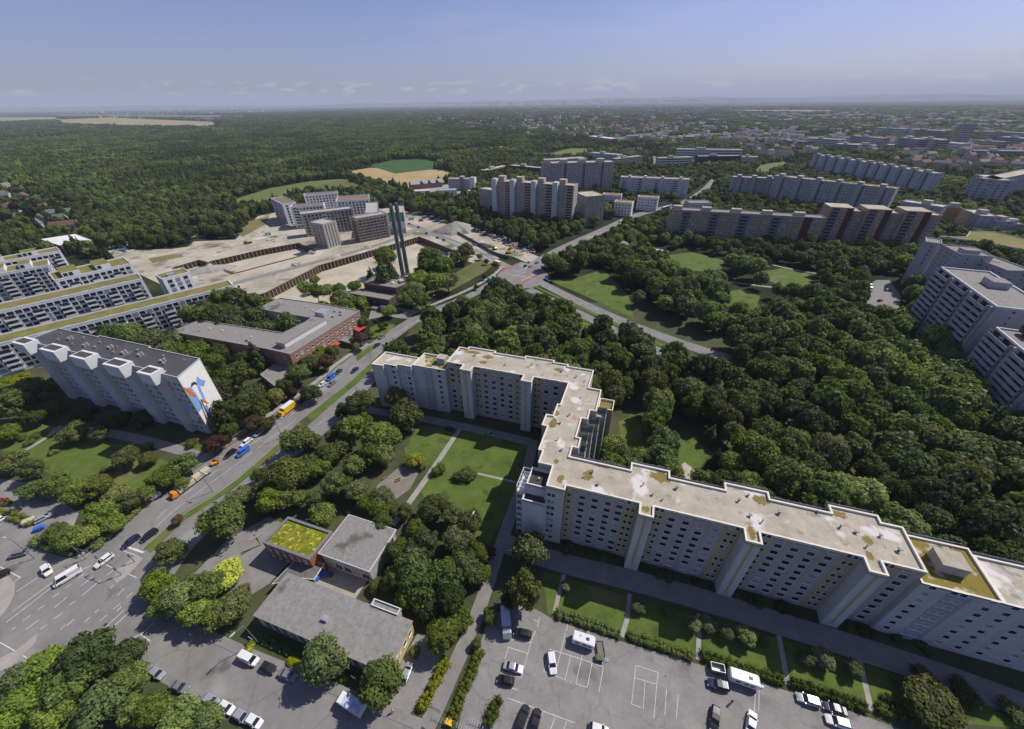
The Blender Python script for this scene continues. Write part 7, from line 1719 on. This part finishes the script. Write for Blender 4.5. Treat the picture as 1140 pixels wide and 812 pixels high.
shrub(490, 522, 9, 'green', 'round shrub beside the courtyard path'); shrub(518, 530, 12, 'green', 'broad round shrub on the courtyard lawn', None, .7)
batch([(473, 607, 18), (509, 602, 15, 'grey'), (460, 628, 20, 'dark'), (492, 642, 21, 'dark'), (520, 632, 18), (467, 655, 20, 'dark'), (503, 669, 18, 'dark'), (440, 645, 13), (423, 565, 12), (425, 585, 13), (443, 612, 14), (480, 675, 14, 'dark'), (530, 615, 12), (537, 640, 10), (450, 667, 12)],
      'dense dark tree in the wood beside the parish hall', 'trees of the wood beside the parish hall', 2.1)
batch([(417, 652, 8, 'olive'), (430, 650, 8, 'bright'), (462, 725, 7, 'olive')], 'yellowish small tree beside the kindergarten yard', 'small trees beside the kindergarten', 1.6)
tree_px(493, 709, 19, 'green', 'rounded tree at the end of the long bright hedge', None, 2.0); tree_px(513, 690, 13, 'green', 'smaller tree behind the rounded hedge end tree', None, 2.0)
tree_px(587, 613, 19, 'olive', 'upper one of the twin trees at the corner of the zigzag block', None, 2.5); tree_px(586, 660, 21, 'olive', 'lower one of the twin trees above the camper truck', None, 2.4); tree_px(547, 684, 9, 'green', 'small tree left of the twin trees'); tree_px(566, 668, 10, 'dark', 'dark tree squeezed beside the twin trees', None, 2.2)
tree_px(530, 716, 6, 'green', 'small tree at the top of the dark hedge')
for k, q in enumerate(((629, 652, 6), (711, 674, 8), (743, 679, 6), (772, 695, 9), (789, 696, 9), (809, 702, 9), (830, 707, 12), (852, 713, 6), (898, 731, 9), (919, 734, 11), (949, 743, 10))):
    tree_px(q[0], q[1], q[2], 'grey', 'small pale leaved tree on the lawn strip before the zigzag block', 'small pale trees on the lawn strip', 1.7)
tree_px(1043, 780, 28, 'olive', 'huge shaggy bush at the lower end of the lawn strip', None, 1.25); shrub(1075, 770, 15, 'green', 'shrub behind the huge shaggy one'); shrub(1128, 790, 14, 'olive', 'olive shrub at the foot of the zigzag block end'); shrub(1001, 757, 7, 'grey', 'small pale shrub left of the huge shaggy one'); shrub(990, 780, 7, 'olive', 'small yellowish shrub at the hedge end')
for k, q in enumerate(((440, 565, 7), (470, 520, 6))): shrub(*q, 'green', ('low shrub at the yard by the path', 'low shrub between path and bright tree')[k])
for q in ((278, 718, 6, 'bright', 'bright shrub at the kindergarten gate'), (325, 734, 6, 'bright', 'yellow shrub before the kindergarten wall'), (332, 737, 5, 'lime', 'orange tinged shrub before the kindergarten wall'), (382, 754, 5, 'bright', 'light shrub under the large round tree'), (342, 586, 5, 'bright', 'round clipped shrub behind the red cube')): shrub(q[0], q[1], q[2], q[3], q[4])
batch([(428, 285, 13, 'green')], 'dark conifer like tree by the pit edge', None, 1.9)
for q in ((424, 300, 10), (434, 298, 9), (412, 305, 6)): tree_px(q[0], q[1], q[2], 'spruce', 'dark spruce between pit and heating plant', 'spruces beside the chimneys', 4.2, sp=True)
batch([(478, 288, 14), (492, 300, 14), (467, 310, 13), (462, 325, 13), (470, 335, 10), (452, 332, 10), (498, 312, 12), (484, 315, 13), (476, 300, 12, 'dark'), (434, 345, 8), (404, 333, 5), (382, 330, 7, 'olive'), (395, 318, 8), (516, 288, 6)], 'green tree in the clump between chimneys and meadow', 'tree clump beside the chimneys', 2.0)
batch([(341, 320, 8), (352, 325, 9), (365, 322, 9), (377, 322, 8), (350, 312, 6)], 'tree on the pit rim behind the brick school', 'trees on the pit rim', 2.0)
for q in ((526, 281.5, 3), (534, 285.5, 3.2), (542, 291, 3), (539, 308.5, 3), (530, 319, 3), (513, 331, 3)): tree_px(q[0], q[1], q[2], 'green', 'young street tree along the new kerb near the junction', 'young street trees near the junction', 2.2)
rq = random.Random(31)
for k in range(34):
    u = rq.uniform(6, 96)
    if min(abs(u - c) for c in (25.7, 49.7, 74)) < 3.2: continue
    px_, py_ = to_px((*ZF(u, rq.uniform(-1.4, .6)), 0.5)); shrub(px_, py_, rq.uniform(4, 7), 'dark', 'dark low shrub along the shaded foot of the zigzag block', 'shrubs along the foot of the zigzag block', .75)
# hedges
def hedge(name, pts, w, h, fol, label, seed, group=None, n_per=42):
    g = random.Random(seed); line = [G(*p) for p in pts]; lob = []; c = line[0].lerp(line[-1], .5)
    for a, b_ in zip(line, line[1:]):
        L = (b_ - a).length; n = max(2, int(L / .8)); d = (b_ - a).normalized(); nn = Vector((-d.y, d.x, 0))
        for k in range(n):
            for s in (-1, 1):
                p = a + d * (L * k / n) + nn * (s * w * .25 + g.uniform(-.22, .22)) + d * g.uniform(-.3, .3); lob.append((p.x - c.x, p.y - c.y, h * .5 + g.uniform(-.16, .2), h * .5 * g.uniform(.68, 1.22)))
    me = leaf_mesh('foliage', lob, n_per * len(lob), .17, seed, up=.15, jit=.6)
    o = link(name, me); recolour(o, FOL[fol]); o.location = (c.x, c.y, 0); tag(o, label, 'hedge', group)
    for a, b_ in zip(line, line[1:]): KEEP_OUT.append(([(p.x, p.y) for p in ribbon_poly([a, b_], w)], 0))
CH = 'clipped hedges along the car park'
hedge('hedge', [(621, 684), (655, 695), (692, 708)], 2.0, 1.7, 'green', 'clipped hedge behind the first caravan', 1, CH); hedge('hedge', [(700, 709), (735, 720), (774, 733)], 2.0, 1.7, 'green', 'clipped hedge between the first caravan and the beige trailer', 2, CH)
hedge('hedge', [(783, 731), (830, 746), (874, 761)], 2.0, 1.7, 'green', 'clipped hedge behind the larger caravan', 3, CH); hedge('hedge', [(882, 761), (925, 776), (967, 790)], 2.0, 1.7, 'green', 'clipped hedge behind the silver car', 4, CH); hedge('hedge', [(976, 789), (1010, 800), (1060, 815)], 2.0, 1.7, 'green', 'hedge running to the huge shaggy shrub', 5, CH)
hedge('hedge', [(470, 790), (483, 763), (500, 733)], 2.2, 1.8, 'bright', 'bright freshly grown hedge beside the kindergarten drive', 6); hedge('hedge', [(503, 803), (516, 770), (533, 732), (538, 722)], 1.9, 1.7, 'green', 'long dark hedge between footpath and car park', 7)
hedge('hedge', [(542, 806), (552, 788), (559, 777)], 2.0, 1.8, 'green', 'row of round shrubs reaching into the car park', 8); hedge('hedge', [(292, 712), (312, 722), (335, 734)], 1.4, 1.0, 'dark', 'low dark hedge before the kindergarten front', 9)
hedge('hedge', [(107, 612), (135, 586), (170, 554), (205, 530)], 3.0, 2.0, 'green', 'overgrown hedge strip along the main street pavement', 10, None, 26); hedge('hedge', [(0, 572), (20, 577), (40, 584)], 3.0, 1.8, 'bright', 'bright hedge at the edge of the shady side lot', 11); hedge('hedge', [(40, 603), (62, 610), (86, 617)], 3.0, 2.0, 'green', 'hedge rounding the corner of the side road', 12)
hedge('hedge', [(384, 340), (420, 346), (452, 349)], 1.6, 1.4, 'olive', 'low hedge on the verge before the heating plant', 13, None, 20); hedge('hedge', [(0, 560), (14, 562)], 2.5, 1.5, 'green', 'short hedge between the parked cars of the side lot', 14)

# ------------------------------------------------------------------ scattered trees: parks, groves, forest
def inside(P, poly):
    poly = np.array([(p[0], p[1]) for p in poly], float); x, y = P[:, 0], P[:, 1]; c = np.zeros(len(P), bool)
    lo, hi = poly.min(0), poly.max(0); m = (x >= lo[0]) & (x <= hi[0]) & (y >= lo[1]) & (y <= hi[1])
    if not m.any(): return c
    xs, ys = x[m], y[m]; cc = np.zeros(len(xs), bool); j = len(poly) - 1
    for i in range(len(poly)):
        xi, yi = poly[i]; xj, yj = poly[j]
        if yi != yj: cc ^= ((yi > ys) != (yj > ys)) & (xs < (xj - xi) * (ys - yi) / (yj - yi) + xi)
        j = i
    c[m] = cc; return c
def project(P, z=6.0):
    D = np.stack([P[:, 0], P[:, 1], np.full(len(P), z - CAM_H)], 1) @ np.array(CM); return 570 + FPX * D[:, 0] / -D[:, 2], 406 - FPX * D[:, 1] / -D[:, 2], -D[:, 2]
gen = np.random.default_rng(5)
def jgrid(r0, r1, step):
    n = int(2 * r1 / step); gx, gy = np.meshgrid(np.arange(n) * step - r1, np.arange(int(r1 / step) + 1) * step); P = np.stack([gx.ravel(), gy.ravel()], 1) + gen.uniform(-.46, .46, (gx.size, 2)) * step
    r = np.hypot(P[:, 0], P[:, 1]); P = P[(r > r0) & (r < r1)]
    x, y, d = project(P); return P[(d > 1) & (x > -60) & (x < 1200) & (y < 900)]
HAND = [(p.x, p.y) for p in GX([(-250, 520), (-120, 470), (0, 405), (60, 400), (110, 360), (150, 352), (215, 372), (238, 392), (290, 425), (345, 395), (420, 345), (470, 368), (430, 390), (425, 410), (500, 480), (600, 500), (620, 620), (1140, 800), (1300, 900), (560, 1000), (-300, 900)])]
OPEN = [(p.x, p.y) for p in GX([(470, 345), (548, 296), (505, 305), (462, 320), (455, 345)])]
def soft(P, sc, seed):
    g = np.random.default_rng(seed); v = np.zeros(len(P))
    for k in range(6):
        a = g.uniform(0, 6.28); f = (1.6 ** k) / sc; v += np.sin((P[:, 0] * np.cos(a) + P[:, 1] * np.sin(a)) * f + g.uniform(0, 6.28)) / (1.25 ** k)
    return v / 3
def free(P, buf=0.0):
    ok = np.ones(len(P), bool)
    offs = [(0, 0)] + ([(buf, 0), (-buf, 0), (0, buf), (0, -buf)] if buf else [])
    for poly, _ in KEEP_OUT:
        for o in offs: ok &= ~inside(P + np.array(o), poly)
    return ok
P1 = np.concatenate([jgrid(60, 330, 8.3), jgrid(330, 900, 7.8)])
SIGHT = [[(455, 352), (480, 330), (540, 296), (556, 278), (600, 278), (608, 300), (571, 323), (520, 348), (470, 374), (440, 390)], [(490, 250), (560, 266), (614, 290), (604, 304), (540, 302), (488, 264)], [(598, 302), (614, 298), (662, 273), (702, 255), (748, 241), (742, 224), (700, 236), (650, 258), (600, 282)], [(560, 322), (600, 303), (700, 338), (812, 382), (818, 412), (760, 402), (690, 388), (610, 348)], [(738, 282), (770, 277), (812, 290), (808, 318), (765, 316), (742, 306)], [(796, 322), (830, 318), (850, 330), (846, 360), (810, 358)], [(832, 302), (875, 294), (910, 304), (906, 334), (864, 332)], [(610, 308), (650, 318), (672, 298), (704, 330), (712, 362), (660, 345)],
         [(435, 390), (458, 370), (520, 343), (572, 318), (574, 324), (522, 349), (470, 376)], [(742, 488), (778, 482), (796, 506), (774, 548), (742, 530)], [(944, 345), (952, 322), (975, 306), (995, 308), (1010, 332), (1012, 366), (985, 366), (960, 356)], [(712, 280), (722, 272), (748, 276), (746, 298), (722, 296)]]
for q in SIGHT: P1 = P1[~inside(P1, [(p.x, p.y) for p in GX(q)])]
P1 = P1[~(inside(P1, [(p.x, p.y) for p in GX([(-40, 192), (40, 204), (92, 243), (86, 268), (-40, 264)])]) & (gen.random(len(P1)) < .68))]
P1 = P1[~inside(P1, HAND) & ~inside(P1, OPEN)]
P1 = P1[free(P1, 2.6)]
if PLANTED:
    pl = np.array(PLANTED); near = P1[:, 1] < 420
    dmin = np.full(len(P1), 99.0); dmin[near] = np.sqrt(((P1[near, None, :] - pl[None, :, :2]) ** 2).sum(2)).min(1); P1 = P1[dmin > 4.5]
d1 = np.hypot(P1[:, 0], P1[:, 1])
# thinner planting among the houses on the right, solid wood on the left
dens = np.where((P1[:, 0] > 40) & (d1 > 420), 0.80, 1.0) * np.where((soft(P1, 60, 2) > -0.85) | (d1 < 340), 1, .45)
P1 = P1[gen.random(len(P1)) < dens]; d1 = np.hypot(P1[:, 0], P1[:, 1]); P1 = P1[np.argsort(d1)]
n_hand = sum(1 for o in SC.objects if o.get('category') == 'tree')
N1 = max(0, 298 - n_hand)
def region(x, y):
    px, py = to_px((x, y, 6))
    if px < 380: return 'wood'
    if py < 235: return 'mid'
    if px < 612 and py < 300: return 'mid'
    g0, g1 = 313 + (px - 598) * .40, None
    return 'grove' if py > g0 else 'park'
LAB = {'grove': ('woodland tree in the dense grove behind the zigzag block', 'trees of the grove behind the zigzag block'), 'park': ('park tree between the branch road and the orange slab', 'trees of the park beyond the branch road'),
       'mid': ('tree of the belt below the high rise slab', 'trees below the high rise slab'), 'wood': ('edge tree of the big forest behind the building site', 'edge trees of the forest')}
for (x, y) in P1[:N1]:
    k = region(x, y); lab, grp = LAB[k]
    f = gen.choice(['wood', 'green', 'olive', 'dark', 'grey'], p=[.34, .28, .17, .16, .05]); r = gen.uniform(4.4, 7.0); sp_ = gen.random() < .04
    tree(float(x), float(y), float(2.6 if sp_ else r), float(r * gen.uniform(2.0, 2.7)), 'spruce' if sp_ else str(f), lab if not sp_ else lab.replace('woodland tree', 'dark pointed spruce').replace('park tree', 'dark pointed spruce').replace('edge tree', 'dark pointed spruce'), grp, near=math.hypot(x, y) < 260, sp=sp_)
# everything farther off: instances
VC = bpy.data.collections.new('forest_variants')
def variant(me, fol, name):
    o = bpy.data.objects.new(name, me); VC.objects.link(o); o.material_slots[0].link = 'OBJECT'; o.material_slots[0].material = FOL[fol]; return o
kinds = []
for k in range(7): variant(TV[k][1], ['wood', 'green', 'dark', 'wood', 'olive', 'wood', 'green'][k], 'v%02d' % k)
for k in range(2): variant(SPV[k][1], 'spruce', 'v%02d' % (7 + k))
def clump(seed, n, spread, r, h, leaves, size, spr=0.2):
    g = random.Random(seed); lb = []
    for k in range(n):
        x, y = g.uniform(-spread, spread), g.uniform(-spread, spread); hh = h * g.uniform(.75, 1.2)
        if g.random() < spr: lb += [(x, y, hh * f, r * .75 * (1.05 - f)) for f in (.25, .5, .75, 1.0)]
        else: lb += [(x, y, hh * .55, r * g.uniform(.8, 1.05)), (x + g.uniform(-1, 1) * r * .5, y + g.uniform(-1, 1) * r * .5, hh * .78, r * .62), (x + g.uniform(-1, 1) * r * .7, y + g.uniform(-1, 1) * r * .7, hh * .5, r * .6)]
    return leaf_mesh('clump', lb, leaves, size, seed, core=True, jit=.36)
CL = [clump(200 + k, 7, 10, 4.4, 13, 900, 1.25, .85 if k in (1, 4) else .06) for k in range(5)]
CL3 = [clump(300 + k, 26, 38, 5.5, 14, 700, 3.2) for k in range(4)]
for k in range(5): variant(CL[k], ['wood', 'dark', 'wood', 'green', 'dark'][k], 'v%02d' % (9 + k))
for k in range(4): variant(CL3[k], ['wood', 'dark', 'dark', 'wood'][k], 'v%02d' % (14 + k))
def instances(name, P, rot, scl, idx):
    me = bpy.data.meshes.new(name); me.from_pydata([(float(a), float(b), 0.0) for a, b in P], [], [])
    a = me.attributes.new('rot', 'FLOAT_VECTOR', 'POINT'); a.data.foreach_set('vector', np.stack([np.zeros(len(P)), np.zeros(len(P)), rot], 1).ravel().astype(np.float32))
    a = me.attributes.new('scl', 'FLOAT_VECTOR', 'POINT'); a.data.foreach_set('vector', scl.ravel().astype(np.float32))
    a = me.attributes.new('idx', 'INT', 'POINT'); a.data.foreach_set('value', idx.astype(np.int32))
    o = link(name, me); o['kind'] = 'stuff'
    ng = bpy.data.node_groups.new('planting', 'GeometryNodeTree'); ng.interface.new_socket('Geometry', in_out='INPUT', socket_type='NodeSocketGeometry'); ng.interface.new_socket('Geometry', in_out='OUTPUT', socket_type='NodeSocketGeometry')
    gi, go = ng.nodes.new('NodeGroupInput'), ng.nodes.new('NodeGroupOutput'); ip = ng.nodes.new('GeometryNodeInstanceOnPoints'); ci = ng.nodes.new('GeometryNodeCollectionInfo')
    ci.inputs['Collection'].default_value = VC; ci.inputs['Separate Children'].default_value = True; ci.inputs['Reset Children'].default_value = True
    def attr(nm, ty):
        n = ng.nodes.new('GeometryNodeInputNamedAttribute'); n.data_type = ty; n.inputs['Name'].default_value = nm; return next(s for s in n.outputs if s.enabled and s.name == 'Attribute')
    L = ng.links; L.new(gi.outputs[0], ip.inputs['Points']); L.new(ci.outputs[0], ip.inputs['Instance']); ip.inputs['Pick Instance'].default_value = True
    L.new(attr('idx', 'INT'), ip.inputs['Instance Index']); L.new(attr('rot', 'FLOAT_VECTOR'), ip.inputs['Rotation']); L.new(attr('scl', 'FLOAT_VECTOR'), ip.inputs['Scale']); L.new(ip.outputs[0], go.inputs[0])
    md = o.modifiers.new('planting', 'NODES'); md.node_group = ng; return o
Q = P1[N1:]; n = len(Q); left = (Q[:, 0] < 0)
idx = gen.integers(0, 7, n); sprm = gen.random(n) < np.where(left & (np.hypot(Q[:, 0], Q[:, 1]) > 420), .30, .05); idx = np.where(sprm, gen.integers(7, 9, n), idx)
r = np.where(np.hypot(Q[:, 0], Q[:, 1]) < 340, gen.uniform(4.4, 7.0, n), gen.uniform(3.6, 5.8, n)); h = r * gen.uniform(2.0, 2.8, n); town = (~left) & (np.hypot(Q[:, 0], Q[:, 1]) > 500); r = np.where(town, r * .85, r); h = np.where(town, h * .78, h)
s = np.stack([r / 4.6, r / 4.6, h / 9.6], 1); s = np.where(sprm[:, None], np.stack([r * .62 / 2.7, r * .62 / 2.7, h * 1.35 / 13.5], 1), s)
instances('woodland', Q, gen.uniform(0, 6.28, n), s, idx)
# houses of the far suburbs
HW = [mat('house_white', (0.60, 0.58, 0.55), 0.9, 0.1, 0.2), mat('house_cream', (0.52, 0.45, 0.36), 0.9, 0.1, 0.2), mat('house_grey', (0.42, 0.42, 0.42), 0.9, 0.1, 0.2)]
HR = [mat('tile_red', (0.17, 0.085, 0.062), 0.9, 0.2, 0.4), mat('tile_brown', (0.14, 0.085, 0.065), 0.9, 0.2, 0.4), mat('tile_grey', (0.17, 0.165, 0.17), 0.9, 0.2, 0.4)]
def house_mesh(L, W, H, RH):
    w = MB().box((0, 0, 0), (L, W, H)); x, y = L / 2, W / 2
    w.face([(x, -y, H), (x, y, H), (x, 0, H + RH - .2)]); w.face([(-x, y, H), (-x, -y, H), (-x, 0, H + RH - .2)])
    for i in range(3):
        for zz in (1, 3.6):
            for s in (-1, 1): w.box((-L * .32 + i * L * .32, s * (y + .02), zz), (1.2, .06, 1.3), 0, 1)
    r_ = MB(); e = .5
    for s in (-1, 1):
        q = [(-x - e, s * (y + e), H - .35), (x + e, s * (y + e), H - .35), (x + e, 0, H + RH), (-x - e, 0, H + RH)]; q = q if s < 0 else q[::-1]
        r_.face(q); r_.face([(p[0], p[1], p[2] - .2) for p in q[::-1]])
    return w.mesh('house', [HW[0], GLASS]), r_.mesh('roof', HR[0])
HMS = [house_mesh(12, 9, 5.4, 3.6), house_mesh(22, 10, 7.5, 3.4), house_mesh(10, 9, 6.0, 4.2)]
HPTS = []
def houses(poly, n, label, group, sc=1.0, seed=0):
    g = random.Random(seed); xs = [p[0] for p in poly]; ys = [p[1] for p in poly]; k = 0; tries = 0
    while k < n and tries < n * 40:
        tries += 1; x, y = g.uniform(min(xs), max(xs)), g.uniform(min(ys), max(ys))
        if not pip(x, y, poly): continue
        p = G(x, y)
        if any(pip(p.x, p.y, q) for q, _ in KEEP_OUT) or any((p.x - a) ** 2 + (p.y - b_) ** 2 < 400 for a, b_ in HPTS[-200:]): continue
        m = HMS[g.randrange(3)]; o = link('suburban_house', m[0]); recolour(o, HW[g.choice((0, 0, 1, 2))]); o.location = (p.x, p.y, 0); o.rotation_euler.z = g.choice((.4, 1.97)) + g.uniform(-.2, .2); o.scale = (sc,) * 3; tag(o, label, 'house', group)
        ro = link('roof', m[1], o); recolour(ro, HR[g.choice((0, 1, 1, 2, 2) if 'compact' not in label else (0, 0, 0, 1))]); HPTS.append((p.x, p.y)); k += 1
houses([(0, 202), (24, 208), (40, 222), (78, 240), (80, 262), (45, 258), (0, 246)], 20, 'house with pitched roof among the trees at the left edge of the forest', 'houses at the left forest edge', 1.0, 1)
houses([(75, 126.5), (240, 127.5), (285, 131), (230, 136), (120, 133)], 60, 'tiny house of the village in the clearing beyond the forest', 'houses of the village beyond the forest', 2.3, 2)
houses([(440, 127), (640, 125), (760, 128), (760, 146), (640, 148), (480, 142)], 70, 'tiny house among the trees of the far garden suburb', 'houses of the far garden suburb', 1.3, 3)
houses([(664, 139), (735, 138), (742, 147), (690, 150)], 45, 'red roofed house of the compact far estate', 'houses of the compact far estate', 1.2, 4)
houses([(770, 152), (870, 150), (900, 158), (905, 172), (850, 178), (830, 165)], 40, 'house with garden trees left of the far campus', 'houses left of the far campus', 1.1, 5)
houses([(905, 163), (1000, 168), (1140, 178), (1140, 188), (1060, 190), (1020, 186), (960, 172)], 40, 'house along the tree belt below the far campus', 'houses below the far campus', 1.1, 6)
g = random.Random(77); dm = MB()
for poly, cnt in (([(430, 121), (640, 119), (900, 119), (1140, 121), (1140, 150), (900, 150), (760, 150), (600, 150), (450, 140)], 620), ([(60, 122), (300, 121), (330, 128), (80, 127)], 90), ([(560, 150), (720, 158), (900, 160), (1140, 176), (1140, 165), (900, 150), (700, 150)], 150)):
    k = 0
    while k < cnt:
        x = g.uniform(min(p[0] for p in poly), max(p[0] for p in poly)); y = g.uniform(min(p[1] for p in poly), max(p[1] for p in poly))
        if not pip(x, y, poly): continue
        k += 1; p = G(x, y); sc = g.uniform(.9, 1.5) * max(1.0, p.length / 2200) ** .55; L, W, Hh = 13 * sc * g.choice((1, 1, 1, 2.2)), 10 * sc, g.uniform(6, 11) * sc ** .5; a = g.uniform(0, 3.1); c = len(dm.v)
        dm.box((p.x, p.y, 0), (L, W, Hh), a, g.choice((0, 0, 1))); m_ = g.choice((2, 3, 3, 4, 4)); co, si = math.cos(a), math.sin(a)
        F_ = lambda u, v: (p.x + u * co - v * si, p.y + u * si + v * co)
        e = [F_(-L * .53, -W * .56), F_(L * .53, -W * .56), F_(L * .53, W * .56), F_(-L * .53, W * .56)]; m0, m1 = F_(-L * .5, 0), F_(L * .5, 0); t1, t2 = Hh + .02, Hh + 3.2 * sc ** .5
        dm.face([(*e[0], t1), (*e[1], t1), (*m1, t2), (*m0, t2)], m_); dm.face([(*e[2], t1), (*e[3], t1), (*m0, t2), (*m1, t2)], m_); dm.face([(*e[3], t1), (*e[0], t1), (*m0, t2)], 0); dm.face([(*e[1], t1), (*e[2], t1), (*m1, t2)], 0)
        HPTS.append((p.x, p.y))
o = dm.build('distant_town', [HW[0], HW[1], HR[0], HR[1], HR[2]]); o['kind'] = 'stuff'
HA = np.array(HPTS)
def clear_houses(P, step):
    keep = np.ones(len(P), bool)
    for i in range(0, len(P), 4000):
        q = P[i:i + 4000]; toward = -HA / np.linalg.norm(HA, axis=1)[:, None]
        for k in (0, 18, 38): keep[i:i + 4000] &= (((q[:, None, :] - (HA + toward * k)[None]) ** 2).sum(2) > (15 if step < 40 else 34) ** 2).all(1)
    return keep
def far_layer(name, r0, r1, step, i0, i1, thin):
    P = jgrid(r0, r1, step); P = P[free(P, step * .42)]; P = P[clear_houses(P, step)]
    t = (P[:, 0] > 60); P = P[gen.random(len(P)) < np.where(t, thin * np.where(soft(P, 240, 8) > -.25, 1, .35), np.where(soft(P, 300, 9) > -.9, 1, .3))]
    n = len(P); ix = gen.integers(i0, i1, n)
    if i0 == 9:                      # stands of spruce and of broadleaved wood
        sd = soft(P, 150, 3); ix = np.where(sd > .22, gen.choice([10, 13], n), np.where(sd < -.22, gen.choice([9, 11, 12], n), ix))
    k = gen.uniform(.85, 1.2, n); tw = P[:, 0] > 60
    instances(name, P, gen.uniform(0, 6.28, n), np.stack([k, k, gen.uniform(.85, 1.2, n) * np.where(tw, .75, 1.05)], 1), ix)
far_layer('far_forest', 900, 2600, 18, 9, 14, .72)
far_layer('horizon_forest', 2600, 9000, 68, 14, 18, .8)

# ------------------------------------------------------------------ the air
hz = MB().box((0, 15000, -7), (88000, 74000, 700))
hm = bpy.data.materials.new('haze'); hm.use_nodes = True; hn = hm.node_tree.nodes; hn.remove(hn['Principled BSDF'])
pv = hn.new('ShaderNodeVolumePrincipled'); pv.inputs['Color'].default_value = (0.77, 0.84, 1.0, 1); pv.inputs['Density'].default_value = 0.000058; pv.inputs['Anisotropy'].default_value = 0.0
hm.node_tree.links.new(pv.outputs[0], hn['Material Output'].inputs['Volume'])
o = hz.build('haze', hm); o['kind'] = 'stuff'
clean_offsets()
